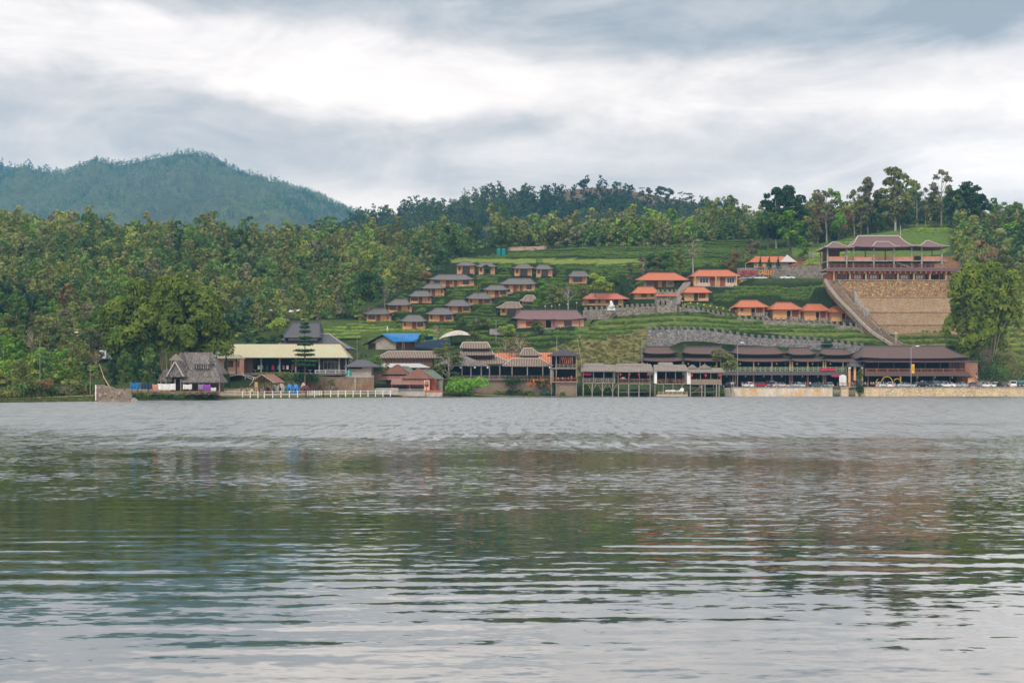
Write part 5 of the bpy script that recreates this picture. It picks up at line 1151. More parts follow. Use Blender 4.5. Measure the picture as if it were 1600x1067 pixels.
        if k:
            f = MB()
            for a, b, c, d_ in ((664, 665.3, 594, 610), (671, 672.3, 594, 610), (665.3, 671, 594, 595.2), (665.3, 671, 604.5, 610)): f.box(sx(a), sx(b), D - 3, D - 2.9, sz(d_), sz(c))
            T.part('door_frame', f, MATS['pink_wall']); T.part('floor', MB().box(sx(629), sx(692), D - 3.1, D + .4, sz(613), sz(610.5)), MATS['concrete'])
        T.part('plinth', MB().box(sx(s0 + 4), sx(r1 - 2), D - 3.3, D + 7, .1, sz(613) - .003), MATS['pale_render'])
    D = 315; sx, sz = P_(D)
    T = Thing('bank_wall', 'low pale wall at the water in front of the rust roofed houses', 'wall', (sx(640), D, 0)); T.part('wall', MB().box(sx(612), sx(664), D, D + .4, .2, sz(612)), MATS['pale_render']); T.part('railing', rail_mb(sx(622), sx(662), D + .2, sz(612) + .003, .7, 2.6, 0, .09), MATS['metal_grey'])
    T = Thing('block_wall', 'short reddish block wall between house and huge bush', 'wall', (sx(680), D, 0)); T.part('wall', MB().box(sx(664), sx(691), D + .8, D + 1.4, .1, sz(609.5)), MATS['brick_red'])
    # long brown tiled roof and lower sheds behind
    T, sx, sz = simple_house('long low house with striped tile roof and light wall battens', 345, 7, (597, 676, 572, 559), (590, 690, 549, 604, 684), 'brown_wood', 'barrel_tile', cap='ridge_pale', ov=1.0)
    m = MB()
    m.box(sx(600), sx(674), 344.92, 344.99, sz(560.5), sz(560))
    for k in range(13): a = 601 + k * 6; m.box(sx(a), sx(a) + .14, 344.9, 344.99, sz(570), sz(560.2))
    T.part('batten', m, MATS['rust_roof'])
    T2, _, _ = simple_house('grey sheet roofed shed between the striped roof house and rust houses', 338, 4, (560, 660, 580, 574), (548, 672, 567.5, 575, 655), 'dark_wood', 'sheet_metal', name='shed', cat='shed')
    T3, sx, sz = simple_house('low brown hut with ridged roof left of the rust roofed houses', 318, 5, (544, 580, 585, 573), (538, 596, 562, 556, 572), 'pale_render', 'dark_roof', name='shed', cat='shed', ov=1.0)
    T3.part('opening', MB().box(sx(545), sx(566), 317.95, 318.02, sz(576.5), sz(573.2)), MATS['interior_shade'])
    # blue tarpaulin house
    D = 372; sx, sz = P_(D); T = Thing('blue_roofed_house', 'pale walled house under bright blue tarpaulin roof', 'house', (sx(610), D, sz(547)))
    T.part('wall', MB().prism([(sx(587), sz(549)), (sx(618), sz(549)), (sx(618), sz(533)), (sx(603), sz(524)), (sx(587), sz(531))], D, D + 8), MATS['pale_render']); T.part('side_wall', MB().box(sx(618.1), sx(652), D + 1, D + 8, sz(547), sz(533)), MATS['brown_wood'])
    r = MB(); r.add([(sx(597), D - 1, sz(522)), (sx(656), D - .4, sz(522)), (sx(652), D - 1.3, sz(533.5)), (sx(616), D - 1.3, sz(533.5)), (sx(603), D + 9, sz(519)), (sx(655), D + 9, sz(519))], [(0, 3, 2, 1), (0, 1, 5, 4)]); r.add([(x, y, z - .12) for x, y, z in r.v[:6]], [(1, 2, 3, 0), (4, 5, 1, 0)]); T.part('roof', r, MATS['blue_tarp'], label='bright blue tarpaulin roof')
    q = MB().add([(sx(565), D - 1, sz(540)), (sx(600), D - 1, sz(522)), (sx(603), D + 8, sz(521)), (sx(575), D + 8, sz(534))], [(0, 1, 2, 3)]); q.add([(x, y, z - .15) for x, y, z in q.v[:4]], [(3, 2, 1, 0)]); T.part('lean_to_roof', q, MATS['dark_roof']); T.part('lean_to_wall', MB().box(sx(575), sx(586.8), D + .5, D + 7, sz(548), sz(536)), MATS['dark_wood'])
    posts(T, [sx(p) for p in (619, 632, 650)], D - 1, sz(547), sz(533), 'grey_wood', .15)
    T = Thing('blue_netting', 'dark blue netting shed right of the blue tarpaulin house', 'shed', (sx(675), 370, Z(543, 370))); T.part('net', MB().prism([(sx(648), sz(543)), (sx(704), sz(543)), (sx(704), sz(533)), (sx(690), sz(530)), (sx(655), sz(536))], 370, 372), MATS['navy']); T.part('sheet', MB().add([(sx(664), 369.6, sz(527)), (sx(677), 369.6, sz(525)), (sx(677), 372, sz(530)), (sx(666), 372, sz(532))], [(0, 3, 2, 1)]), MATS['blue_tarp'])
    D = 380; sx, sz = P_(D); g = MB(); n = 14
    for k in range(n + 1):
        for j in range(7): t = k / n; g.v.append((sx(686 + 50 * t), D + j * .8, sz(531 - 10 * t ** .5 * (1 if t < .6 else 1 - (t - .6) * .8) - 8 * math.sin(math.pi * j / 6) * math.sin(math.pi * (t * .8 + .1)))))
    g.f = [(k*7+j, (k+1)*7+j, (k+1)*7+j+1, k*7+j+1) for k in range(n) for j in range(6)]
    single('white_tarpaulin', g, MATS['white_tarp'], 'pale crumpled tarpaulin over a mound below the cottages', 'tarpaulin', (sx(710), D, sz(528)), smooth=True)
    D = 392; T = Thing('white_trough', 'small white stone parapet on the slope left of the long pink house', 'parapet', (X(777, D), D, Z(519, D))); T.part('wall', MB().box(X(765, D), X(792, D), D, D + .6, Z(523, D), Z(514, D)), MATS['concrete'])
    # long pink house
    D = 404; T, sx, sz = simple_house('long pink walled house with purple brown roof above the terraces', D, 9, (808, 912, 512, 499.5), (799, 917, 483.5, 814, 902), 'pink_wall', 'purple_tile', cap='dark_roof', p=1.25, up=.5, ov=1.3, drop=1.6)
    m = MB().box(sx(822), sx(835), D - .08, D - .003, sz(510), sz(502)); T.part('shutter', m, MATS['red_wood']); add_window(T, sx(882), sx(893), D, sz(509), sz(501.5), fm='red_wood', mull=3); T.part('door', MB().box(sx(853), sx(861), D - .05, D - .003, sz(512), sz(500.5)), MATS['interior_shade'])
    posts(T, [sx(p) for p in (809, 836.5, 865.5, 905)], D - .9, sz(512), sz(499.5), 'dark_wood', .2); T.part('portico_roof', roof_mb(sx(832), sx(868), D - 2.4, D + 4, sz(499.3), sz(492), sx(848), sx(852), 1.2, .1), MATS['purple_tile'])
    T.part('stone_stair', MB().prism([(sx(834), sz(520) - 1), (sx(867), sz(520) - 1), (sx(867), sz(510)), (sx(862), sz(510)), (sx(860), sz(512.5)), (sx(840), sz(512.5)), (sx(838), sz(510)), (sx(834), sz(510))], D - 3.2, D - .1), MATS['warm_stone'])
    m = MB()
    for k in range(13): a = 868 + k * 3.4; m.box(sx(a), sx(a + 1.5), D - 1.6, D - 1.2, sz(513) - .5, sz(510.8))
    T.part('stone_edging', m, MATS['warm_stone'])
    # hilltop house with white end
    D = 484; T, sx, sz = simple_house('house with orange roof and pale walls above the stone wall letters', D, 8, (1178, 1232, 418, 410), (1170, 1243, 399, 1184, 1228), 'pale_render', 'orange_tile', ov=.9, p=1.0)
    T.part('door', MB().box(sx(1201), sx(1206), D - .04, D - .003, sz(417), sz(410.5)), MATS['dark_wood']); T.part('gable', MB().prism([(sx(1218), sz(409.8)), (sx(1244), sz(409.8)), (sx(1229), sz(398.6))], D - 1.2, D - .95), MATS['white_paint'], label='white gable end'); T.part('porch_wall', MB().box(sx(1183), sx(1196), D - .4, D - .003, sz(418), sz(412)), MATS['ochre_wall'])
    for i, (p, y, w_, h_, D) in enumerate([(1284, 371, 5, 7, 520), (1291.5, 371, 5, 7, 521), (1299.5, 371.5, 5, 7, 522), (1264, 395, 5, 9, 505), (1270, 396, 5, 9, 506)]):
        sx, sz = P_(D); zb = min(Z(y, D), ground(X(p, D), D) + .4); T = Thing('water_tank', ['leftmost of three white tanks under the hilltop trees', 'middle one of three white tanks under the hilltop trees', 'rightmost of three white tanks under the hilltop trees', 'left one of two pale tanks on the grassy slope', 'right one of two pale tanks on the grassy slope'][i], 'tank', (sx(p), D, zb), 'pale tanks on the upper slope'); r = w_ / 2 * D / F; hh = h_ * D / F
        T.part('body', MB().tube([(sx(p), D, zb), (sx(p), D, zb + hh)], [r, r], 12), MATS['concrete']); T.part('band', MB().tube([(sx(p), D, zb + hh * .45), (sx(p), D, zb + hh * .55)], [r * 1.03, r * 1.03], 12), MATS['metal_grey'])
    D = hitD(783, 399, 400); sx, sz = P_(D); T = Thing('water_tank', 'teal green water tank at the top corner of the tea field', 'tank', (sx(783), D, sz(399)))
    for a in (779.5, 787): T.part('body', MB().tube([(sx(a), D, sz(399.5) - .6), (sx(a), D, sz(389.5))], [3.6 * D / F] * 2, 12), MATS['teal']); T.part('lid', MB().tube([(sx(a), D, sz(389.5)), (sx(a), D, sz(388.5))], [3.7 * D / F, 1.2 * D / F], 12), MATS['teal'])
    # statue
    D = 409.5; T = Thing('statue', 'white figure statue beside the low red roofed bungalow', 'statue', (X(955, D), D, Z(484, D))); sx, sz = P_(D); T.part('pedestal', MB().box(sx(949), sx(961), D - .5, D + .6, sz(485), sz(481)), MATS['white_paint']); m = MB(); m.tube([(sx(955), D, sz(481)), (sx(956.5), D, sz(477)), (sx(955), D, sz(473)), (sx(954.5), D, sz(470))], [.9, .6, .45, .2], 8); m.bar((sx(955.5), D, sz(476)), (sx(961), D, sz(479)), .35); m.bar((sx(955), D, sz(476)), (sx(950), D, sz(480)), .35); T.part('figure', m, MATS['white_paint'], smooth=True)

def build_leftshore():
    # long cream sheet roof
    D = 325; sx, sz = P_(D); T = Thing('long_hall', 'long open hall under one pale cream sheet metal roof', 'building', (sx(436), D, sz(583)))
    add_roof(T, sx(324), sx(545), D - 1.5, D + 9, sz(558.5), sz(537), sx(331), sx(528.5), 'cream_roof', None, p=1.0, up=0, th=.12); zf = sz(582.5)
    T.part('floor', MB().box(sx(372), sx(541), D, D + 9, zf - .6, zf), MATS['concrete']); T.part('rear_wall', MB().box(sx(374), sx(540), D + 5, D + 5.3, zf, sz(558.5)), MATS['interior_shade'])
    T.part('wall', MB().box(sx(376), sx(393.5), D + .6, D + 5, zf, sz(558.7)), MATS['brown_wood']); posts(T, [sx(p) for p in (408, 437, 462, 499, 530, 540.5)], D + .1, zf, sz(558.7), 'concrete', .35)
    w = add_window(T, sx(504.5), sx(528), D + 1.5, sz(576.5), sz(565), fm='frame_grey', mull=4); T.part('wall', MB().box(sx(500), sx(540), D + 1.6, D + 1.9, zf, sz(558.7)), MATS['dark_wood'])
    T.part('railing', rail_mb(sx(493), sx(541), D - .6, zf - .2, .9, 2.5, 0, .12), MATS['white_paint'])
    g = random.Random(2)
    for i in range(10):
        x = sx(397 + i * 9.5); t = MB().box(x - .5, x + .5, D + 1.6, D + 2.4, zf + .7, zf + .78); t.box(x - .06, x + .06, D + 1.9, D + 2.05, zf, zf + .7); T.part('table', t, MATS['white_paint' if i % 3 == 0 else 'brown_wood'])
    for i, (p, c) in enumerate([(402, 'lamp_white'), (407, 'rail_green'), (424, 'lantern_red'), (432, 'blue_tarp'), (447, 'lamp_white'), (455, 'red_cloth'), (441, 'rail_red'), (415, 'navy')]):
        q = Thing('hanging_cloth', ['pale cloth hanging at the left of the open hall', 'green cloth hanging on a hall post', 'small red cloth hanging inside the long hall', 'blue cloth hanging inside the long hall', 'white cloth hanging in the middle of the hall', 'red cloth hanging right of the hall middle', 'brownish cloth hanging in the hall centre', 'dark blue cloth hanging in the hall'][i], 'cloth', (sx(p), D + .4, zf)); q.part('cloth', MB().box(sx(p), sx(p) + .55, D + .5, D + .56, zf + .9, zf + 1.9), MATS[c]); q.part('rod', MB().box(sx(p) - .1, sx(p) + .65, D + .5, D + .54, zf + 1.903, zf + 1.95), MATS['dark_wood'])
    T, sx, sz = simple_house('small pink house with dark window beside the long cream roofed hall', 318, 5, (344, 375, 580, 560), (330, 376, 553.5, 336, 372), 'pink_wall', 'cream_roof', ov=.9, p=1)
    add_window(T, sx(357), sx(364), 318, sz(572.5), sz(564), fm='dark_wood'); T.part('post', MB().box(sx(368.6), sx(370), 317.85, 317.99, sz(585), sz(560)), MATS['dark_wood']); T.part('door', MB().box(sx(371), sx(374), 317.93, 317.99, sz(573), sz(564)), MATS['rust_roof']); T.part('lattice', MB().box(sx(345), sx(368), 317.7, 317.95, sz(584), sz(580.5)), MATS['white_paint'])
    # dark roofed house behind
    D = 372; T = Thing('dark_roofed_house', 'dark grey hip and gable roof standing behind the cream roofed hall', 'house', (X(490, D), D, Z(560, D))); sx, sz = P_(D)
    add_roof(T, sx(441), sx(500), D, D + 11, sz(527), sz(502.5), sx(452), sx(495), 'dark_roof', 'dark_roof', p=1.15, up=0, capr=.15); add_roof(T, sx(430), sx(548), D - 2, D + 13, sz(545), sz(521), sx(446), sx(510), 'dark_roof', 'frame_grey', p=1.1, up=0, name='lower_roof')
    T.part('wall', MB().box(sx(436), sx(543), D - .5, D + 11, sz(562), sz(545)), MATS['pale_render']); T.part('clerestory', MB().box(sx(449), sx(494), D + 1.5, D + 9, sz(532), sz(526.5)), MATS['frame_grey'])
    # old thatched house
    D = 262; sx, sz = P_(D); T = Thing('old_thatched_house', 'ramshackle grey thatched house with tangled roofs by the water', 'house', (sx(295), D, sz(608)))
    add_roof(T, sx(252), sx(300), D + 1, D + 9, sz(592), sz(549.5), D + 3, D + 9, 'old_thatch', None, p=1.15, up=.1, axis='y', lab='tall steep main thatch')
    q = roof_mb(sx(272), sx(341), D + 2, D + 9, sz(583), sz(549.5), sx(274), sx(322), 1.0, .1); T.part('side_roof', q, MATS['old_thatch'])
    q = roof_mb(sx(262), sx(294), D - 2.2, D + 4, sz(588), sz(565), D - 2, D + 4, 1.0, 0, axis='y'); T.part('front_gable_roof', q, MATS['old_thatch'])
    q = roof_mb(sx(286), sx(348), D - 2, D + 5, sz(597), sz(572), sx(297), sx(335), .95, .05); T.part('lower_roof', q, MATS['old_thatch'])
    q = roof_mb(sx(300), sx(328), D - .5, D + 5, sz(568), sz(553.5), sx(302), sx(323), 1, 0); T.part('dormer_roof', q, MATS['old_thatch'])
    q = roof_mb(sx(249), sx(272), D - 1.5, D + 2, sz(595), sz(576), D - 1.4, D + 2, .9, 0, axis='y'); T.part('small_gable_roof', q, MATS['old_thatch'])
    for a, b, c, e in ((254, 272, 592, 576), (268, 290, 587, 570), (262, 284, 563, 552)):
        T.part('gable_panel', MB().prism([(sx(a), sz(c)), (sx(b), sz(c)), (sx((a + b) / 2), sz(e))], D - 1.2, D - 1.1) if c > 570 else MB().prism([(sx(a), sz(c)), (sx(b), sz(c)), (sx((a + b) / 2), sz(e))], D + .7, D + .9), MATS['grey_wood'])
    T.part('wall', MB().box(sx(262), sx(338), D + 2.5, D + 7, sz(612), sz(584)), MATS['dark_wood']); T.part('dormer_wall', MB().box(sx(304), sx(326), D + 1, D + 4, sz(580), sz(568)), MATS['grey_wood'])
    add_window(T, sx(306), sx(312), D + 1, sz(578), sz(569.5), fm='white_paint'); add_window(T, sx(317), sx(322), D + 1, sz(578), sz(569.5), fm='white_paint')
    posts(T, [sx(p) for p in (255, 263, 277, 286, 300, 346)], D - 1.7, sz(612), sz(592), 'grey_wood', .2); bg = MB(); bg.bar((sx(265), D - 2.3, sz(588)), (sx(278), D - 2.3, sz(565)), .2); bg.bar((sx(291), D - 2.3, sz(588)), (sx(278), D - 2.3, sz(565)), .2); T.part('bargeboard', bg, MATS['ridge_pale'])
    # cloths, tarpaulins along the bank
    D = 256; sx, sz = P_(D)
    for a, b, t, bt, m, lab in [(204, 218, 597.5, 608, 'blue_tarp', 'left blue tarpaulin hung on the bank fence'), (220, 237, 598, 608, 'navy', 'dark blue tarpaulin hung right of the first blue one'), (238, 246, 600, 611, 'pink_wall', 'pink sheet hung on the bank fence'), (246, 274, 599, 609, 'white_paint', 'long white sheet hung in front of the thatched house'), (286, 300, 600, 608, 'white_paint', 'short white sheet in front of the thatched house porch'), (310, 318, 600, 609, 'lilac', 'pale lilac sheet hung on the bank fence'), (318, 329, 600, 611, 'purple', 'bright purple sheet hung on the bank fence'), (329, 337.5, 605, 611, 'white_paint', 'small white board right of the purple sheet')]:
        n = 10; g = MB()
        for i in range(n + 1):
            x = sx(a + (b - a) * i / n); g.v += [(x, D + .12 * math.sin(i * 1.9 + a), sz(t) - .12 * math.sin(math.pi * i / n)), (x, D + .2 * math.sin(i * 1.9 + a + .5), sz(bt))]
        g.f = [(2*i, 2*i+1, 2*i+3, 2*i+2) for i in range(n)]; T = Thing('hung_sheet', lab, 'sheet', (sx((a+b)/2), D, sz(bt)), 'sheets hung along the left bank'); T.part('cloth', g, MATS[m]); T.part('pole', MB().tube([(sx(a), D, sz(613)), (sx(a), D, sz(t) + .1)], [.05, .05], 5), MATS['grey_wood'])
    D = 254.5; T = Thing('wooden_fence', 'brown log fence along the bank below the hung sheets', 'fence', (X(270, D), D, Z(616, D))); T.part('rails', rail_mb(X(206, D), X(342, D), D, Z(616.5, D), .75, 2.0, 0, .14), MATS['brown_wood'])
    # white fence in runs
    for i, (a, b, d0, d1, lab) in enumerate([(343, 403, 271, 277, 'first run of white railing fence, left of the gap by the gazebo'), (413, 478, 278, 289, 'second run of white railing fence in front of the tents'), (478, 505, 289, 294, 'short dense run of white picket fence'), (505, 610, 294, 311, 'longest run of white railing fence below the brown bank wall')]):
        n = max(2, round((b - a) / 12)); T = None; P = []
        for k in range(n + 1):
            p = a + (b - a) * k / n; d = d0 + (d1 - d0) * k / n; P.append(Vector((X(p, d), d, max(ground(X(p, d), d), .5))))
        T = Thing('white_fence', lab, 'fence', tuple(P[0]), 'white fence along the water')
        for q in P: T.part('post', MB().box(q.x - .09, q.x + .09, q.y - .09, q.y + .09, q.z - .3, q.z + 1.25), MATS['white_paint'])
        r = MB()
        for q, s in zip(P, P[1:]):
            for h_ in (1.05, .5): r.bar(q + Vector((0, 0, h_)), s + Vector((0, 0, h_)), .1)
            if i == 2:
                for j in range(1, 5): m_ = q.lerp(s, j / 5); r.box(m_.x - .06, m_.x + .06, m_.y - .12, m_.y - .06, m_.z + .1, m_.z + 1.15)
        T.part('rail', r, MATS['white_paint'])
    # white handrails up the bank
    D = 306; sx, sz = P_(D); T = Thing('handrail', 'white zigzag handrail on the bank left of the gazebo', 'handrail', (sx(385), D, sz(602))); r = MB()
    for a, b in (((390, 602), (398, 592)), ((398, 592), (400, 590)), ((376, 584), (400, 590)), ((378, 586), (394, 592)), ((375, 585), (379, 581)), ((379, 581), (381, 585)), ((359, 588), (376, 584)), ((383, 589), (383, 592)), ((396, 589), (396, 594))): r.bar((sx(a[0]), D, sz(a[1])), (sx(b[0]), D, sz(b[1])), .13)
    T.part('rail', r, MATS['white_paint'])
    # gazebo
    D = 292; sx, sz = P_(D); T = Thing('gazebo', 'open wooden gazebo with red brown gable roof behind the white fence', 'gazebo', (sx(418), D, sz(613)))
    q = MB().add([(sx(411), D - 1.5, sz(585)), (sx(424), D + 3, sz(584.5)), (sx(442), D + 3, sz(597)), (sx(430), D - 1.5, sz(598)), (sx(396), D - 1.5, sz(594.5)), (sx(406), D + 3, sz(594.5))], [(0, 3, 2, 1), (0, 1, 5, 4)]); q.add([(x, y, z - .12) for x, y, z in q.v[:6]], [(1, 2, 3, 0), (4, 5, 1, 0)]); T.part('roof', q, MATS['rust_roof'])
    bb = MB(); bb.bar((sx(396), D - 1.55, sz(594.5)), (sx(411), D - 1.55, sz(585)), .14); bb.bar((sx(430), D - 1.55, sz(598)), (sx(411), D - 1.55, sz(585)), .14); T.part('bargeboard', bb, MATS['bamboo_wood'])
    posts(T, [sx(p) for p in (399, 416.5, 424.5)], D - 1.2, sz(614), sz(595), 'brown_wood', .18); posts(T, [sx(p) for p in (410, 433)], D + 2.6, sz(612), sz(594), 'brown_wood', .18); T.part('bench', MB().box(sx(400), sx(425), D - .4, D, sz(611), sz(609.8)).box(sx(401), sx(402), D - .35, D - .05, sz(614), sz(611)).box(sx(423), sx(424), D - .35, D - .05, sz(614), sz(611)), MATS['brown_wood'])
    T.part('panel', MB().box(sx(394), sx(400), D + 2, D + 2.1, sz(605), sz(597)), MATS['orange_wall'])
    # tents
    for a, b, t, bt, m, lab in [(444, 453, 604, 613, 'teal', 'small teal tent at the left of the tent row'), (447, 458, 600, 611, 'blue_tarp', 'blue dome tent left of the thin tree trunk'), (457, 468, 600, 613, 'blue_tarp', 'bright blue dome tent right of the thin tree trunk'), (468, 486, 602, 611.5, 'maroon', 'dark maroon tent with peaked top'), (411, 424, 604, 611.5, 'maroon', 'maroon tent behind the gazebo posts'), (424, 434, 601, 611.5, 'white_tarp', 'greyish white peaked tent right of the gazebo'), (432, 446, 599, 610, 'pale_render', 'beige canvas tent behind the teal one'), (470, 478, 598, 606, 'white_tarp', 'white canvas tent top behind the maroon one')]:
        D = 296 + (t < 600) * 5; sx, sz = P_(D); g = MB(); x0, x1, z0, z1 = sx(a), sx(b), sz(bt) - .3, sz(t); cx = (x0 + x1) / 2; r = (x1 - x0) / 2; n, m_ = 12, 5
        for j in range(m_ + 1):
            for k in range(n): th = 2 * math.pi * k / n; s = math.cos(j / m_ * 1.5); g.v.append((cx + r * s * math.cos(th), D + r * s * math.sin(th), z0 + (z1 - z0) * math.sin(j / m_ * 1.571)))
        g.f = [(j*n+k, j*n+(k+1) % n, (j+1)*n+(k+1) % n, (j+1)*n+k) for j in range(m_) for k in range(n)]; T = Thing('tent', lab, 'tent', (cx, D, z0), 'tents behind the white fence'); T.part('shell', g, MATS[m], smooth=True); T.part('entrance', MB().prism([(cx - r*.35, z0 + .3), (cx + r*.35, z0 + .3), (cx, z0 + (z1 - z0) * .62)], D - r * .98, D - r * .93), MATS['interior_shade'])
    # brown bank wall
    D = 312.5; sx, sz = P_(D); T = Thing('bank_wall', 'tall stained brown retaining wall behind the white fence', 'wall', (sx(540), D, sz(611))); T.part('wall', MB().box(sx(479), sx(584), D, D + .8, sz(613), sz(590)), MATS['bank_wall']); T.part('pier', MB().box(sx(554), sx(556), D - .15, D - .003, sz(613), sz(589)), MATS['pale_render']); T.part('coping', MB().box(sx(479), sx(584), D - .1, D + .9, sz(590) + .003, sz(589.2)), MATS['concrete']); T.part('railing', rail_mb(sx(540), sx(584), D + .2, sz(589.2), .4, 2.2, 0, .07), MATS['metal_grey'])
    T = Thing('white_planter', 'long white concrete ledge right end of the white fence', 'ledge', (sx(585), 309, Z(613, 309))); T.part('block', MB().box(X(588, 312.2), X(622, 312.2), 312.2, 313.5, .6, Z(606, 312.2)), MATS['pale_render'])
    D = 311; T = Thing('door_panel', 'teal shed door with slats on top of the brown bank wall', 'door', (X(544, D), D + 3, Z(589, D))); T.part('panel', MB().box(X(539, D), X(547, D), D + 3, D + 3.1, Z(589, D + 3), Z(578, D + 3)), MATS['teal']); T.part('slats', MB().box(X(541, D), X(543.5, D), D + 2.94, D + 2.99, Z(587, D + 3), Z(586, D + 3)).box(X(541, D), X(543.5, D), D + 2.94, D + 2.99, Z(584, D + 3), Z(583, D + 3)).box(X(541, D), X(543.5, D), D + 2.94, D + 2.99, Z(581, D + 3), Z(580, D + 3)), MATS['white_paint'])
    # small huts and sheets in the wood
    for lab, D, w_, r_, wm, rm in [('small grey metal roofed hut on the wooded slope above the cream hall', None, (405, 424, 494.5, 486), (402, 436, 483, 410, 430), 'plank_wall', 'sheet_metal'), ('rusty sheet metal roof among trees left of the cottages', None, (533, 548, 462, 457.5), (530, 553, 452, 538, 551), 'concrete', 'rust_pale'), ('white sheet roof half hidden left of the bamboo, upper one', None, (112, 132, 528, 520), (110, 136, 517, 118, 130), 'pale_render', 'white_tarp'), ('grey white roof half hidden left of the bamboo, lower one', None, (145, 160, 564, 560), (142, 166, 547, 150, 162), 'brown_wood', 'sheet_metal'), ('pale greenish roof strip half hidden left of the bamboo', None, (148, 165, 544, 541), (144, 170, 536, 148, 166), 'brown_wood', 'green_roof'), ('brown thatched roof half hidden high left of the bamboo', None, (124, 140, 512, 508), (118, 145, 503, 124, 138), 'brown_wood', 'old_thatch')]:
        if D is None: D = hitD((w_[0] + w_[1]) / 2, w_[2] + 2, 250) or 420
        simple_house(lab, D, 4, w_, r_, wm, rm, name='hut', cat='hut', ov=.6, drop=1.5)
    D = hitD(459, 492, 340); sx, sz = P_(D); g = MB(); n = 8
    for k in range(n + 1):
        for j in range(5): g.v.append((sx(451 + 17 * k / n), D + j * .7, sz(491 - 3.5 * math.sin(math.pi * j / 4) - 2.5 * k / n - .8 * math.sin(k * 1.7)) + .6))
    g.f = [(k*5+j, (k+1)*5+j, (k+1)*5+j+1, k*5+j+1) for k in range(n) for j in range(4)]; T = Thing('white_shelter', 'white sheet shelter on posts among the trees above the hall', 'shelter', (sx(459), D, sz(492))); T.part('sheet', g, MATS['white_paint']); posts(T, [sx(452), sx(461), sx(467)], D + .1, sz(497), sz(490), 'grey_wood', .12)
    # layered pine
    D = 309; x, z = X(476.5, D), Z(597, D); T = Thing('layered_pine', 'tall dark pine with separate tiers of branches in front of cream roof', 'tree', (x, D, z - .3)); zt = Z(505, D)
    g = random.Random(9); bm_ = MB().tube([(x, D, z - .5), (x, D, (z + zt) / 2), (x, D, zt)], [.22, .15, .04], 7); qs = []
    for k, (py, hw) in enumerate([(507.5, 4), (513, 6), (520, 7.5), (530, 9.5), (539.5, 12.5), (549.5, 17), (556, 15), (566, 20), (572, 18)]):
        zz, R_ = Z(py, D), hw * D / F
        for a in range(9 if k < 7 else 11):
            th = 6.283 * a / (9 if k < 7 else 11) + k * .3; r = R_ * g.uniform(.8, 1.05); e = (x + r * math.cos(th), D + r * math.sin(th), zz + .25); bm_.tube([(x, D, zz - .1), e], [.05, .02], 3)
            qs.append(leaves([(x + r * s * math.cos(th) - x, r * s * math.sin(th), zz + .12 * s + .15 - z, .36 + r * .13, .36 + r * .13, .32) for s in (.3, .5, .7, .9)], 80, .34, k * 20 + a, flat=.5))
    T.part('trunk', bm_, MATS['bark']); newobj('crown', fastmesh('crown', np.concatenate(qs), 4, MATS['leaf_dark']), T.o, (0, 0, .3))

def street_lamp(px, D, pyb, pyt, lab, arm=5, m='metal_grey', side=1):
    sx, sz = P_(D); zb = max(sz(pyb), 0); T = Thing('street_lamp', lab, 'lamp', (sx(px), D, zb)); T.part('pole', MB().tube([(sx(px), D, zb - .2), (sx(px), D, sz(pyt + 3)), (sx(px + arm * .5 * side), D, sz(pyt)), (sx(px + arm * side), D, sz(pyt - .5))], [.075, .06, .045, .035], 6), MATS[m])
    T.part('lamp_head', MB().box(sx(px + arm * side) - .1, sx(px + arm * side) + .75, D - .2, D + .2, sz(pyt) - .05, sz(pyt) + .2), MATS['lamp_white'])
def pole_(px, D, pyb, pyt, lab, m='grey_wood', name='utility_pole', cat='pole', lean=0, cross=True):
    sx, sz = P_(D); T = Thing(name, lab, cat, (sx(px), D, sz(pyb))); T.part('pole', MB().tube([(sx(px), D, sz(pyb) - .5), (sx(px + lean), D, sz(pyt))], [.08, .055], 6), MATS[m])
    if cross: T.part('crossarm', MB().box(sx(px + lean) - .6, sx(px + lean) + .6, D - .05, D + .05, sz(pyt) - .5, sz(pyt) - .38), MATS[m])
